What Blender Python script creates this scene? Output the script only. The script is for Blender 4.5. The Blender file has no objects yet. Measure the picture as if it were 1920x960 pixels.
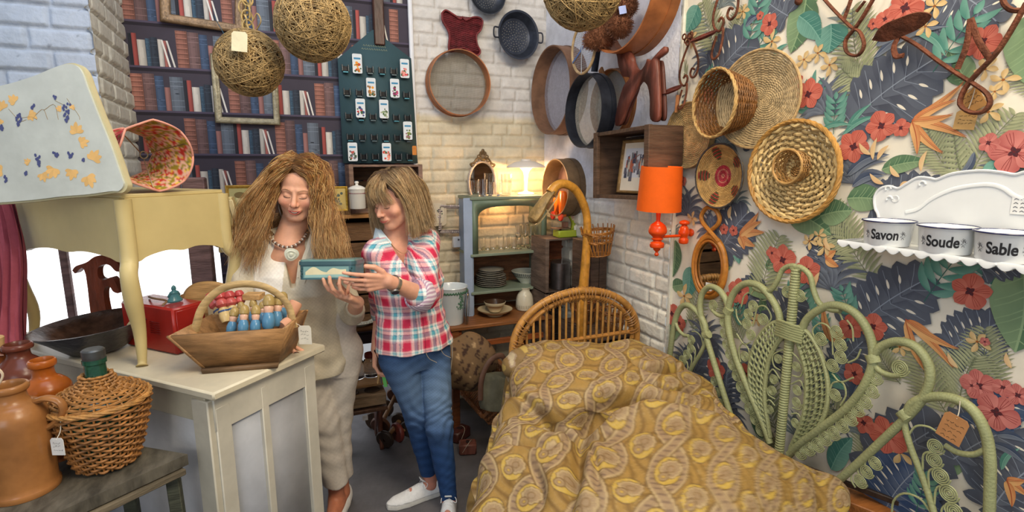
import bpy, math, random
import numpy as np
from mathutils import Matrix
rng = np.random.default_rng(7); random.seed(7)
SC = bpy.context.scene
COL = SC.collection
# ---------------------------------------------------------------- camera
FPX = 1000.0; YAW = math.radians(23); PIT = math.radians(9.93); CAM = np.array([0, 0, 1.65])
cF = np.array([math.sin(YAW)*math.cos(PIT), math.cos(YAW)*math.cos(PIT), -math.sin(PIT)])
cR = np.array([math.cos(YAW), -math.sin(YAW), 0.0]); cU = np.cross(cR, cF)
cd = bpy.data.cameras.new('camera'); cam = bpy.data.objects.new('camera', cd); COL.objects.link(cam)
cd.sensor_width = 36; cd.lens = FPX*36/1920; cd.clip_start = .05
cam.location = CAM; cam.rotation_euler = (math.pi/2-PIT, 0, -YAW); SC.camera = cam
# ---------------------------------------------------------------- light, world, exposure
SC.view_settings.view_transform = 'Standard'; SC.view_settings.look = 'None'
SC.view_settings.exposure = -0.34; SC.view_settings.gamma = 1; SC.view_settings.use_curve_mapping = False
wd = bpy.data.worlds.new('world'); SC.world = wd; wd.use_nodes = True
bg = wd.node_tree.nodes['Background']; bg.inputs[0].default_value = (.93, .96, 1, 1); bg.inputs[1].default_value = .55

def area(name, loc, target, size, power, col, size_y=None):
    l = bpy.data.lights.new(name, 'AREA'); l.energy = power; l.color = col; l.size = size
    if size_y: l.shape = 'RECTANGLE'; l.size_y = size_y
    o = bpy.data.objects.new(name, l); COL.objects.link(o); o.location = loc
    from mathutils import Vector
    o.rotation_euler = (Vector(target)-Vector(loc)).to_track_quat('-Z', 'Y').to_euler()
    return o
def point(name, loc, power, col, r=.03):
    l = bpy.data.lights.new(name, 'POINT'); l.energy = power; l.color = col; l.shadow_soft_size = r
    o = bpy.data.objects.new(name, l); COL.objects.link(o); o.location = loc; return o
area('front_daylight_fill', (-1.6, -1.6, 2.3), (.6, 2.6, 1.2), 1.8, 54, (.88, .94, 1))  # added area light standing for unseen daylight behind the camera
area('warm_fill_right', (1.0, .1, 3.1), (1.1, 1.9, .6), .9, 66, (1, .86, .64))  # added unseen warm light to brighten the right wall and bed
area('cool_top_light', (-.5, 1.7, 3.3), (-.4, 3.0, 1.6), 1.2, 20, (.62, .76, 1))  # unseen cool area light from above, aimed at the left back
area('warm_fill_mid', (.3, 1.2, 3.2), (.6, 3.0, .7), .6, 24, (1, .86, .66))  # added unseen warm light for the middle of the room
# ---------------------------------------------------------------- helpers
def s2l(c):
    c = np.asarray(c, float)/255.0
    return np.where(c <= .04045, c/12.92, ((c+.055)/1.055)**2.4)
def Dr(u, v): return cF+cR*(u-960)/FPX-cU*(v-480)/FPX
def W(u, v, t): return CAM+Dr(u, v)*t
def oX(u, v, X=1.70): d = Dr(u, v); return CAM+d*(X/d[0])
def oY(u, v, Y=3.4): d = Dr(u, v); return CAM+d*(Y/d[1])
def oZ(u, v, Z): d = Dr(u, v); return CAM+d*((Z-CAM[2])/d[2])
def vec(*a): return np.array(a, float)
def unit(v): v = np.asarray(v, float); return v/max(np.linalg.norm(v), 1e-9)
def frame(o, x, y, z=None):
    m = np.eye(4); x = unit(x); y = unit(y); z = np.cross(x, y) if z is None else unit(z)
    m[:3, 0] = x; m[:3, 1] = y; m[:3, 2] = z; m[:3, 3] = o; return m
def T(x, y, z): m = np.eye(4); m[:3, 3] = (x, y, z); return m
def Rot(a, ax): return np.array(Matrix.Rotation(a, 4, ax))
def Sc(x, y=None, z=None):
    y = x if y is None else y; z = x if z is None else z
    return np.diag([x, y, z, 1.0])
def up(o, ang=0): return T(*o) @ Rot(ang, 'Z')
def WR(p, rot=0, out=0.0):   # frame on right wall: x to the right in view (-Y), y up, z out of the wall (-X)
    return frame(vec(p[0]-out, p[1], p[2]), (0, -1, 0), (0, 0, 1)) @ Rot(rot, 'Z')
def WB(p, rot=0, out=0.0):   # frame on back wall: x right (+X), y up, z out (-Y)
    return frame(vec(p[0], p[1]-out, p[2]), (1, 0, 0), (0, 0, 1)) @ Rot(rot, 'Z')
def noise2(x, y, s=0, oct=3):
    o = 0; a = 1
    for k in range(oct):
        f = 2**k
        o = o+a*(np.sin(x*f*1.7+y*f*.9+s*3.1+k)*np.cos(y*f*1.3-x*f*.6+s*1.7+2*k)+.5*np.sin(x*f*2.9-y*f*2.3+s*5.3+k*1.9))
        a *= .55
    return o/2
def cat(pts, n):             # smooth resample (Catmull-Rom)
    P = np.asarray(pts, float); k = len(P)
    if k < 3: return np.array([P[0]+(P[-1]-P[0])*t for t in np.linspace(0, 1, n)])
    Q = np.vstack([2*P[0]-P[1], P, 2*P[-1]-P[-2]])
    t = np.linspace(0, k-1-1e-6, n); i = t.astype(int); f = (t-i)[:, None]
    a, b, c, d = Q[i], Q[i+1], Q[i+2], Q[i+3]
    return .5*(2*b+(c-a)*f+(2*a-5*b+4*c-d)*f**2+(3*b-a-3*c+d)*f**3)
class MB:
    def __init__(s, m=None): s.v = []; s.f = []; s.c = []; s.rl = []; s.rel = False; s.n = 0; s.m = np.eye(4) if m is None else m; s.col = (1, 1, 1)
    def add(s, v, f, col=None):
        v = np.asarray(v, float).reshape(-1, 3); v = v@s.m[:3, :3].T+s.m[:3, 3]
        s.v.append(v)
        if isinstance(f, np.ndarray): s.f.append(f+s.n)
        else:
            g = {}
            for q in f: g.setdefault(len(q), []).append(q)
            for q in g.values(): s.f.append(np.array(q, int)+s.n)
        c = np.asarray(s.col if col is None else col, float)
        if c.ndim == 1: c = np.tile(c[:3], (len(v), 1))
        s.c.append(c); s.rl.append(np.full(len(v), s.rel or col is None)); s.n += len(v); return s
    def box(s, c, size, R=None, bev=0.0, col=None):
        h = np.asarray(size, float)/2; b = min(bev, .45*min(size)); V = []; F = []; idx = {}
        if b <= 0:
            V = np.array([[x, y, z] for x in (-1, 1) for y in (-1, 1) for z in (-1, 1)])*h
            F = [(0, 1, 3, 2), (4, 6, 7, 5), (0, 4, 5, 1), (2, 3, 7, 6), (0, 2, 6, 4), (1, 5, 7, 3)]
        else:
            for sx in (-1, 1):
                for sy in (-1, 1):
                    for sz in (-1, 1):
                        for a in range(3):
                            p = np.array([sx, sy, sz])*(h-b); p[a] = (sx, sy, sz)[a]*h[a]
                            idx[sx, sy, sz, a] = len(V); V.append(p)
            V = np.array(V)
            for a in range(3):
                o = [i for i in range(3) if i != a]
                for sg in (-1, 1):
                    q = []
                    for (p_, r_) in ((-1, -1), (1, -1), (1, 1), (-1, 1)):
                        k = [0, 0, 0]; k[a] = sg; k[o[0]] = p_; k[o[1]] = r_; q.append(idx[(*k, a)])
                    F.append(q)
                for p_ in (-1, 1):
                    for r_ in (-1, 1):
                        def K(c_, ax):
                            k = [0, 0, 0]; k[a] = c_; k[o[0]] = p_; k[o[1]] = r_; return idx[(*k, ax)]
                        F.append([K(-1, o[0]), K(1, o[0]), K(1, o[1]), K(-1, o[1])])
            for sx in (-1, 1):
                for sy in (-1, 1):
                    for sz in (-1, 1): F.append([idx[sx, sy, sz, a] for a in range(3)])
            G = []
            for q in F:
                P = V[q]; n = np.cross(P[1]-P[0], P[2]-P[1])
                G.append(q[::-1] if n@P.mean(0) < 0 else q)
            F = G
        if R is not None: V = V@np.asarray(R)[:3, :3].T
        return s.add(V+np.asarray(c, float), F, col)
    def beam(s, p, q, w, d, upv=(0, 0, 1), bev=.003, col=None):   # box from p to q
        p = np.asarray(p, float); q = np.asarray(q, float); L = np.linalg.norm(q-p); x = unit(q-p)
        y = np.asarray(upv, float); y = unit(y-x*(x@y)); z = np.cross(x, y)
        return s.box((p+q)/2, (L, d, w), np.column_stack([x, y, z]), bev, col)
    def tube(s, pts, r, n=8, closed=False, cap=True, col=None, flat=None):
        P = np.asarray(pts, float); k = len(P); r = np.broadcast_to(np.asarray(r, float), (k,))
        if closed: tg = np.roll(P, -1, 0)-np.roll(P, 1, 0)
        else: tg = np.gradient(P, axis=0)
        tg = tg/np.maximum(np.linalg.norm(tg, axis=1), 1e-9)[:, None]
        a = np.array([0, 0, 1.0]) if abs(tg[0][2]) < .9 else np.array([1.0, 0, 0])
        N = np.zeros_like(P); x = unit(np.cross(tg[0], a)); N[0] = x
        for i in range(1, k):
            x = x-tg[i]*(x@tg[i]); x = unit(x); N[i] = x
        B = np.cross(tg, N); th = np.arange(n)*2*math.pi/n
        fl = (1, 1) if flat is None else flat
        V = P[:, None]+(N[:, None]*np.cos(th)[None, :, None]*fl[0]+B[:, None]*np.sin(th)[None, :, None]*fl[1])*r[:, None, None]
        kk = k if closed else k-1
        i = np.repeat(np.arange(kk), n); j = np.tile(np.arange(n), kk); i2 = (i+1) % k; j2 = (j+1) % n
        F = np.column_stack([i*n+j, i2*n+j, i2*n+j2, i*n+j2])[:, ::-1].copy()
        if col is not None and np.ndim(col) == 2: col = np.repeat(np.asarray(col), n, 0)
        b0 = s.n; s.add(V.reshape(-1, 3), F, col)
        if cap and not closed: s.f.append(np.array([[b0+q for q in range(n)]])); s.f.append(np.array([[b0+(k-1)*n+q for q in range(n)][::-1]]))
        return s
    def tubes(s, P, r, n=3, col=None):       # P (m,k,3) many open strands
        P = np.asarray(P, float); m, k, _ = P.shape; r = np.broadcast_to(np.asarray(r, float), (m, k))
        tg = np.gradient(P, axis=1); tg /= np.maximum(np.linalg.norm(tg, axis=2), 1e-9)[..., None]
        a = np.tile(np.array([.3, .2, .93]), (m, k, 1)); N = np.cross(tg, a); N /= np.maximum(np.linalg.norm(N, axis=2), 1e-6)[..., None]
        B = np.cross(tg, N); th = np.arange(n)*2*math.pi/n
        V = P[:, :, None]+(N[:, :, None]*np.cos(th)[None, None, :, None]+B[:, :, None]*np.sin(th)[None, None, :, None])*r[:, :, None, None]
        mi, i, j = np.meshgrid(np.arange(m), np.arange(k-1), np.arange(n), indexing='ij'); b = mi*k*n; j2 = (j+1) % n
        F = np.stack([b+i*n+j, b+i*n+j2, b+(i+1)*n+j2, b+(i+1)*n+j], -1).reshape(-1, 4)
        if col is not None and np.ndim(col) == 2: col = np.repeat(np.repeat(np.asarray(col)[:, None], k, 1).reshape(-1, 3), n, 0)
        return s.add(V.reshape(-1, 3), F, col)
    def grid(s, P, cu=False, cv=False, col=None, flip=False):
        P = np.asarray(P, float); a, b, _ = P.shape
        i, j = np.meshgrid(np.arange(a if cu else a-1), np.arange(b if cv else b-1), indexing='ij'); i2 = (i+1) % a; j2 = (j+1) % b
        F = np.stack([i*b+j, i2*b+j, i2*b+j2, i*b+j2], -1).reshape(-1, 4)
        if flip: F = F[:, ::-1].copy()
        if col is not None and np.ndim(col) == 3: col = np.asarray(col).reshape(-1, 3)
        return s.add(P.reshape(-1, 3), F, col)
    def lathe(s, prof, n=28, col=None, sx=1, sy=1, wob=0, a0=0, a1=None):
        pr = np.asarray(prof, float); full = a1 is None
        th = np.linspace(a0, a1, n) if not full else np.arange(n)*2*math.pi/n
        r = pr[:, 0][:, None]*(1+wob*np.sin(3*th+1)[None])
        P = np.stack([r*np.cos(th)*sx, r*np.sin(th)*sy, np.repeat(pr[:, 1][:, None], n, 1)], -1)
        if col is not None and np.ndim(col) == 2: col = np.repeat(np.asarray(col), n, 0)
        return s.grid(P, cv=full, col=col, flip=True)
    def prism(s, out, z0, z1, col=None):
        o = np.asarray(out, float); n = len(o); ar = np.sum(o[:, 0]*np.roll(o[:, 1], -1)-np.roll(o[:, 0], -1)*o[:, 1])
        if ar < 0: o = o[::-1]
        V = np.vstack([np.column_stack([o, np.full(n, z0)]), np.column_stack([o, np.full(n, z1)])])
        F = [tuple(range(n))[::-1], tuple(range(n, 2*n))]+[(i, (i+1) % n, n+(i+1) % n, n+i) for i in range(n)]
        return s.add(V, F, col)
    def flat(s, out, z=0, col=None):
        o = np.asarray(out, float); return s.add(np.column_stack([o, np.full(len(o), z)]), [tuple(range(len(o)))], col)
    def ball(s, c, r, nu=16, nv=10, R=None, col=None):
        r = np.broadcast_to(np.asarray(r, float), (3,)); ph = np.linspace(0, math.pi, nv); th = np.arange(nu)*2*math.pi/nu
        P = np.stack([np.sin(ph)[:, None]*np.cos(th)*r[0], np.sin(ph)[:, None]*np.sin(th)*r[1], np.repeat(np.cos(ph)[:, None], nu, 1)*r[2]], -1)
        if R is not None: P = P@np.asarray(R)[:3, :3].T
        return s.grid(P+np.asarray(c, float), cv=True, col=col)
    def ring(s, r, z0, z1, th, n=40, sx=1, sy=1, col=None):   # hoop with wall thickness
        return s.lathe([(r, z0), (r, z1), (r-th, z1), (r-th, z0), (r, z0)], n, col, sx, sy)
    def build(s, name, mat, parent=None, smooth=True, org=None, auto=40):
        V = np.vstack(s.v)
        if parent is not None: o0 = ORG[parent.name]
        else: o0 = np.array([V[:, 0].mean(), V[:, 1].mean(), V[:, 2].min()]) if org is None else np.asarray(org, float)
        me = bpy.data.meshes.new(name); V = (V-o0).astype(np.float32)
        nl = sum(f.size for f in s.f); nf = sum(len(f) for f in s.f)
        me.vertices.add(len(V)); me.vertices.foreach_set('co', V.ravel()); me.loops.add(nl); me.polygons.add(nf)
        me.loops.foreach_set('vertex_index', np.concatenate([f.ravel() for f in s.f]).astype(np.int32))
        tot = np.concatenate([np.full(len(f), f.shape[1]) for f in s.f]); st = np.concatenate([[0], np.cumsum(tot)[:-1]]).astype(np.int32)
        me.polygons.foreach_set('loop_start', st)
        me.update(calc_edges=True); me.validate()
        ca = me.color_attributes.new('Col', 'FLOAT_COLOR', 'POINT'); c = np.vstack(s.c); c = np.where(np.concatenate(s.rl)[:, None], c*BASE.get(mat.name, np.ones(3)), c)
        if len(c) == len(me.vertices): ca.data.foreach_set('color', np.column_stack([np.clip(c, 0, 1), np.ones(len(c))]).astype(np.float32).ravel())
        if smooth:
            me.polygons.foreach_set('use_smooth', np.ones(len(me.polygons), bool))
            if auto: me.set_sharp_from_angle(angle=math.radians(auto))
        me.materials.append(mat)
        o = bpy.data.objects.new(name, me); COL.objects.link(o)
        if parent is not None: o.parent = parent
        else: o.location = o0
        ORG[o.name] = o0; return o
ORG = {}; BASE = {}
def root(name, loc, label, cat_, group=None):
    o = bpy.data.objects.new(name, None); COL.objects.link(o); o.location = loc; o.empty_display_size = .05
    ORG[o.name] = np.array(loc, float); return tag(o, label, cat_, group)
def tag(o, label, cat_, group=None):
    o['label'] = label; o['category'] = cat_
    if group: o['group'] = group
    return o
def kind(o, k='structure'): o['kind'] = k; return o
def lab(o, t): o['label'] = t; return o
def dup(r, shift, label=None, rotz=None):
    def cp(o, par):
        c = o.copy(); COL.objects.link(c)
        if par is not None: c.parent = par
        for ch in [x for x in COL.objects if x.parent == o]: cp(ch, c)
        return c
    c = cp(r, None); c.location = np.array(r.location)+np.asarray(shift, float)
    if rotz is not None: c.rotation_euler = (0, 0, rotz)
    if label: c['label'] = label
    return c
# ---------------------------------------------------------------- materials
def M(name, col, rough=.6, metal=0, var=.15, vs=6, bump=.1, bs=60, vc=False, stretch=None, trans=0, emit=0, spec=.4, col2=None, ior=1.45, sss=0, alpha=None, det=4):
    m = bpy.data.materials.new(name); m.use_nodes = True; N = m.node_tree.nodes; L = m.node_tree.links
    b = N['Principled BSDF']; b.inputs['Roughness'].default_value = rough; b.inputs['Metallic'].default_value = metal
    b.inputs['Specular IOR Level'].default_value = spec; b.inputs['IOR'].default_value = ior
    tc = N.new('ShaderNodeTexCoord'); mp = N.new('ShaderNodeMapping'); L.new(tc.outputs['Object'], mp.inputs[0])
    if stretch: mp.inputs['Scale'].default_value = stretch
    c = s2l(col); c2 = s2l(col2) if col2 is not None else c*(1-min(.9, var*2.2))
    nz = N.new('ShaderNodeTexNoise'); nz.inputs['Scale'].default_value = vs; nz.inputs['Detail'].default_value = det; nz.inputs['Roughness'].default_value = .65
    L.new(mp.outputs[0], nz.inputs[0])
    if vc: BASE[m.name] = c; c2 = c2/np.maximum(c, 1e-3); c = np.ones(3)
    rp = N.new('ShaderNodeMapRange'); rp.inputs[1].default_value = .35; rp.inputs[2].default_value = .68; L.new(nz.outputs[0], rp.inputs[0])
    mx = N.new('ShaderNodeMix'); mx.data_type = 'RGBA'; L.new(rp.outputs[0], mx.inputs[0])
    mx.inputs[6].default_value = (*c2, 1); mx.inputs[7].default_value = (*c, 1); out = mx.outputs[2]
    if vc:
        at = N.new('ShaderNodeAttribute'); at.attribute_name = 'Col'; m2 = N.new('ShaderNodeMix'); m2.data_type = 'RGBA'; m2.blend_type = 'MULTIPLY'
        m2.inputs[0].default_value = 1; L.new(out, m2.inputs[6]); L.new(at.outputs[0], m2.inputs[7]); out = m2.outputs[2]
    L.new(out, b.inputs['Base Color'])
    if bump:
        n2 = N.new('ShaderNodeTexNoise'); n2.inputs['Scale'].default_value = bs; n2.inputs['Detail'].default_value = 3; L.new(mp.outputs[0], n2.inputs[0])
        bp = N.new('ShaderNodeBump'); bp.inputs['Strength'].default_value = bump; bp.inputs['Distance'].default_value = .01
        L.new(n2.outputs[0], bp.inputs['Height']); L.new(bp.outputs[0], b.inputs['Normal'])
    if trans: b.inputs['Transmission Weight'].default_value = trans
    if sss:
        b.inputs['Subsurface Weight'].default_value = sss; b.inputs['Subsurface Radius'].default_value = (.02, .008, .004); b.inputs['Subsurface Scale'].default_value = .5
    if emit:
        b.inputs['Emission Color'].default_value = (*c, 1); b.inputs['Emission Strength'].default_value = emit
    if alpha is not None: b.inputs['Alpha'].default_value = alpha
    return m
WHITE = (255, 255, 255)
m_vc = M('printed_paper', WHITE, .75, var=.05, vs=9, vc=True, bump=.05)
m_vcg = M('painted_gloss', WHITE, .25, var=.06, vs=12, vc=True, bump=.03)
m_enam = M('white_enamel', (228, 230, 232), .14, var=.03, vs=5, bump=0, spec=.6, vc=True)
m_ceram = M('glazed_ceramic', (236, 230, 214), .22, var=.06, vs=14, bump=.02, vc=True)
m_brick = M('painted_brick', WHITE, .7, var=.09, vs=11, bump=.35, bs=55, vc=True)
m_plaster = M('white_plaster', (236, 238, 244), .75, var=.06, vs=3, bump=.3, bs=14)
m_oldwood = M('weathered_wood', (132, 108, 86), .7, var=.26, vs=5, bump=.4, bs=24, stretch=(1, 1, 7), vc=True)
m_wood_h = M('weathered_wood_horizontal', (128, 100, 76), .7, var=.27, vs=5, bump=.4, bs=24, stretch=(1.2, 8, 8), vc=True)
m_pine = M('honey_pine', (176, 118, 62), .5, var=.22, vs=5, bump=.15, bs=20, stretch=(1.2, 9, 9), vc=True)
m_redwood = M('red_brown_wood', (122, 62, 42), .4, var=.24, vs=5, bump=.2, bs=20, stretch=(5, 5, 1.2), vc=True)
m_hoop = M('bent_wood_hoop', (150, 96, 62), .45, var=.24, vs=6, bump=.15, bs=22, stretch=(1, 1, 1), vc=True)
m_hoopgrey = M('aged_bentwood_hoop', (132, 104, 82), .6, var=.22, vs=8, bump=.2, bs=30, vc=True)
m_cane = M('golden_cane', (198, 148, 74), .38, var=.18, vs=30, bump=.15, bs=90, vc=True)
m_wick = M('natural_wicker', (205, 170, 112), .55, var=.22, vs=26, bump=.25, bs=120, vc=True)
m_wickd = M('brown_wicker', (168, 112, 58), .5, var=.26, vs=26, bump=.25, bs=120, vc=True)
m_raff = M('raffia_string', (196, 160, 96), .6, var=.25, vs=30, bump=.2, bs=140, vc=True)
m_green = M('green_painted_rattan', (164, 168, 122), .42, var=.1, vs=12, bump=.25, bs=160, vc=True)
m_cream = M("cream_paint", (204, 184, 128), .42, var=.07, vs=3, bump=.08, bs=16, vc=True)
m_offw = M('offwhite_cabinet_paint', (214, 206, 186), .4, var=.09, vs=5, bump=.12, bs=22, vc=True)
m_iron = M('rusty_iron', (122, 70, 48), .75, metal=.15, var=.3, vs=30, bump=.5, bs=110, vc=True)
m_dark = M('dark_metal', (66, 70, 82), .4, metal=.6, var=.2, vs=14, bump=.1, vc=True)
m_steel = M('brushed_steel', (176, 172, 166), .3, metal=.9, var=.15, vs=14, bump=.05, vc=True)
m_gilt = M('old_gilt', (166, 138, 84), .4, metal=.3, var=.2, vs=30, bump=.3, bs=90, vc=True)
m_stone = M('salt_glazed_stoneware', (184, 118, 58), .26, var=.18, vs=7, bump=.12, bs=20, vc=True)
m_glass = M('clear_glass', (250, 250, 250), .02, trans=1, var=.0, bump=0, ior=1.45)
m_mirror = M('mirror_glass', (200, 205, 205), .03, metal=1, var=.02, bump=0)
m_mesh = M('fine_sieve_mesh', (120, 112, 98), .6, var=.15, vs=60, bump=.5, bs=400, vc=True)
m_cloth = M('cotton_cloth', WHITE, .85, var=.05, vs=60, bump=.10, bs=260, vc=True, spec=.2)
m_skin = M('skin', WHITE, .48, var=.06, vs=30, bump=.06, bs=160, vc=True, sss=.12, spec=.35)
m_hair = M('hair', WHITE, .42, var=.2, vs=50, bump=0, vc=True, spec=.5)
m_tagm = M('card_tag', WHITE, .8, var=.06, vs=20, vc=True)
m_dkwood = M('dark_gap_wood', (74, 56, 42), .75, var=.25, vs=6, bump=.3, stretch=(1.2, 8, 8), vc=True)
# ---------------------------------------------------------------- woven things
def weave(mb, prof, n_spk, n_ring, r, amp, spk_r=None, col=None, colf=None, seg=3, sx=1, sy=1, jit=.1, n=5, spoke_in=0.0):
    """woven surface of revolution: rings run over and under spokes along profile [(r,z)..]"""
    mb.rel = col is None and colf is None
    P = cat(np.asarray(prof, float), 80); d = np.r_[0, np.cumsum(np.linalg.norm(np.diff(P, axis=0), axis=1))]
    s_ = (np.arange(n_ring)+.5)/n_ring*d[-1]
    R_ = np.interp(s_, d, P[:, 0]); Z_ = np.interp(s_, d, P[:, 1])
    tg = np.gradient(P, axis=0); tg /= np.linalg.norm(tg, axis=1)[:, None]
    tr = np.interp(s_, d, tg[:, 0]); tz = np.interp(s_, d, tg[:, 1])
    m = n_spk*seg; th = np.arange(m)*2*math.pi/m
    for k in range(n_ring):
        rr = r*(1+rng.uniform(-jit, jit)); a = amp*np.cos(n_spk*th/2+k*math.pi) if n_spk % 2 == 0 else amp*np.cos(n_spk*th+k*math.pi)
        a = a+rng.normal(0, amp*.12, m)
        X = R_[k]+a*tz[k]; Zk = Z_[k]-a*tr[k]+rng.normal(0, r*.1, m)
        c = (np.array(col if col is not None else (1, 1, 1))*rng.uniform(.78, 1.08))
        cc = np.tile(c, (m, 1))
        if colf is not None: cc = colf(R_[k], th, k)*rng.uniform(.85, 1.05)
        mb.tube(np.column_stack([X*np.cos(th)*sx, X*np.sin(th)*sy, Zk]), rr, n, closed=True, col=cc)
    if spk_r:
        Q = P[::8] if len(P) > 16 else P
        for j in range(n_spk):
            t = j*2*math.pi/n_spk
            rad = np.maximum(Q[:, 0]-spoke_in, .002)
            mb.tube(np.column_stack([rad*math.cos(t)*sx, rad*math.sin(t)*sy, Q[:, 1]]), spk_r, 5, col=np.array(col if col is not None else (1, 1, 1))*rng.uniform(.7, 1))
    mb.rel = False
    return mb
def wrapped(mb, pts, r, pitch=.012, n=8, depth=.12, col=None, closed=False):   # cane pole bound with strip: tiny ribs
    P = np.asarray(pts, float); L = np.linalg.norm(np.diff(P, axis=0), axis=1).sum(); k = max(8, int(L/pitch*2.0))
    Q = cat(P, k) if len(P) > 2 else np.array([P[0]+(P[-1]-P[0])*t for t in np.linspace(0, 1, k)])
    rr = r*(1+depth*((np.arange(k) % 2)-.5)*2*.5)
    c = np.tile(np.array(col if col is not None else (1, 1, 1), float), (k, 1))*(1-.12*(np.arange(k) % 2))[:, None]
    mb.rel = col is None; mb.tube(Q, rr, n, col=c); mb.rel = False; return mb
def spiral(mb, m, R, turns, r, col=None, hand=1, n=6):
    old = mb.m; mb.m = m; k = int(turns*18)
    th = np.linspace(0, turns*2*math.pi, k); rad = np.linspace(r*.9, R, k)
    mb.tube(np.column_stack([rad*np.cos(hand*th), rad*np.sin(hand*th), np.zeros(k)+r]), r, n, col=col); mb.m = old
def tagcard(name, p, w, h, m, label, col=(205, 165, 110), parent=None, lines=3, cordto=None):
    """small price tag with a cord; handwriting as short strokes"""
    r = root(name, p, label, 'tag') if parent is None else None
    par = r if r is not None else parent
    mm = m.copy(); mm[:3, 3] = p
    b = MB(mm); b.prism([(-w/2, -h/2), (w/2, -h/2), (w/2, h*.38), (w*.36, h/2), (-w*.36, h/2), (-w/2, h*.38)], -.0008, .0008, s2l(col)); 
    for k in range(lines):
        y = h*.2-k*h*.2; x = -w*.32
        while x < w*.3:
            l = rng.uniform(.08, .2)*w; b.tube([(x, y, .001), (x+l/2, y+rng.uniform(-.05, .08)*h, .001), (x+l, y+rng.uniform(-.03, .05)*h, .001)], w*.012, 3, col=s2l((60, 50, 45))); x += l+.06*w
    b.build('card', m_tagm, par)
    if cordto is not None:
        q = np.asarray(cordto, float); a = (mm@np.array([0, h*.4, .001, 1]))[:3]
        MB().tube(cat([a, (a+q)/2+vec(.004, 0, -.004), q], 8), .0012, 4, col=s2l((225, 215, 195))).build('cord', m_tagm, par)
    return r
# ================================================================ setting
XW, XB, YB = 1.71, 1.69, 3.40
def brickwall(name, org, ux, nv, w, h, res=.008, course=.076, colf=None, depth=.013, mask=None, seed=0, rough=.003):
    """painted brickwork as real relief: rows of bricks with rounded arrises"""
    r = np.random.default_rng(seed); nx = int(w/res)+1; nz = int(h/res)+1
    x = np.linspace(0, w, nx); z = np.linspace(0, h, nz); X, Z = np.meshgrid(x, z)
    row = np.floor((Z+.004*np.sin(X*2+seed))/course).astype(int); nrow = row.max()+2
    H = np.zeros_like(X); TI = np.ones_like(X)
    for k in range(0, nrow):
        m = row == k
        if not m.any(): continue
        e = [-r.uniform(0, .2)]
        while e[-1] < w: e.append(e[-1]+r.choice([.215, .11, .2], p=[.6, .28, .12])+r.uniform(-.006, .006))
        e = np.array(e); xi = X[m]; i = np.clip(np.searchsorted(e, xi)-1, 0, len(e)-2)
        dx = np.minimum(xi-e[i], e[i+1]-xi); zz = Z[m]+.004*np.sin(xi*2+seed)-k*course; dz = np.minimum(zz, course-zz)
        d = np.minimum(dx, dz)-.001; wob = .002*noise2(xi*40, Z[m]*40, seed)
        s = np.clip((d+wob)/.011, 0, 1); s = s*s*(3-2*s)
        off = r.uniform(-.35, .35, len(e))[i]; H[m] = s*(1+off*.5)
        TI[m] = 1+(r.uniform(-.07, .04, len(e))[i])*s-(1-s)*.12
    H = H*depth+rough*noise2(X*22, Z*22, seed+1, 4)*.5
    mk = 1.0 if mask is None else mask(X, Z)
    H = H*mk+(1-mk)*(depth+.004*noise2(X*5, Z*5, 3)); TI = TI*mk+(1-mk)
    spots = (noise2(X*31, Z*29, seed+4, 4) > 1.02)*mk
    C = np.ones(X.shape+(3,)) if colf is None else colf(X, Z)
    C = C*TI[..., None]*(1-.35*spots[..., None])
    H = H-depth
    P = np.asarray(org, float)+X[..., None]*np.asarray(ux, float)+Z[..., None]*vec(0, 0, 1)+H[..., None]*np.asarray(nv, float)
    b = MB(); b.grid(P, col=C); return kind(b.build(name, m_brick, smooth=True, auto=0))
def mixc(a, b, t): a = s2l(a); b = s2l(b); return a*(1-t[..., None])+b*t[..., None]
# floor
b = MB(); b.box((.3, 1.6, -.05), (5.2, 5.2, .1))
m_floor = M('worn_concrete', (126, 124, 128), .6, var=.22, vs=3.2, bump=.2, bs=26, det=8, vc=True)
kind(b.build('floor', m_floor, smooth=False))
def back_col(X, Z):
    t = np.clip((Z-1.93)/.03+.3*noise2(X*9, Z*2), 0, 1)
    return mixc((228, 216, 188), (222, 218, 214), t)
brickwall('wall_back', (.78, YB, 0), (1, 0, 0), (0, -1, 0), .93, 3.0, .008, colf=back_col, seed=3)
brickwall('wall_left', (-2.0, 2.75, 1.42), (1, 0, 0), (0, -1, 0), 1.33, 1.5, .007, course=.084, colf=lambda X, Z: mixc((178, 187, 202), (164, 178, 196), .5+.5*np.sin(X*3)), seed=5, depth=.016)
brickwall('wall_recess', (-.67, 2.75, 1.42), unit((-.015, .65, 0)), unit((.65, .015, 0)), .65, 1.5, .009, course=.084, colf=lambda X, Z: mixc((190, 190, 190), (205, 205, 196), .5+.5*np.sin(Z*3)), seed=6, depth=.016)
def rmask(X, Z): return np.clip((1.52-Z)/.12+.4*noise2(X*4, Z*3, 2), 0, 1)
def rcol(X, Z): return mixc((240, 236, 220), (232, 234, 244), np.clip((Z-1.3)/.3, 0, 1))
brickwall('wall_right', (XB, YB, 0), (0, -1, 0), (-1, 0, 0), 1.36, 3.0, .008, course=.084, colf=rcol, mask=rmask, seed=9, depth=.014)
b = MB(); b.box((XB+.03, 2.035, 1.5), (.055, .02, 3.0), bev=.004, col=s2l((226, 222, 206))); kind(b.build('trim_1', m_brick))
# shell behind the shop front (seen only from other positions)
b = MB(); b.box((-2.05, .9, 1.4), (.1, 5, 2.9), col=s2l((225, 222, 215))); kind(b.build('wall_side', m_plaster, smooth=False))
# white conduit at the edge of the book wallpaper
b = MB(); b.tube(cat([(.765, 3.375, 3.0), (.772, 3.375, 2.0), (.776, 3.375, 1.0)], 20), .014, 8, col=s2l((225, 225, 225))); kind(b.build('trim_2', m_plaster))
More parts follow.
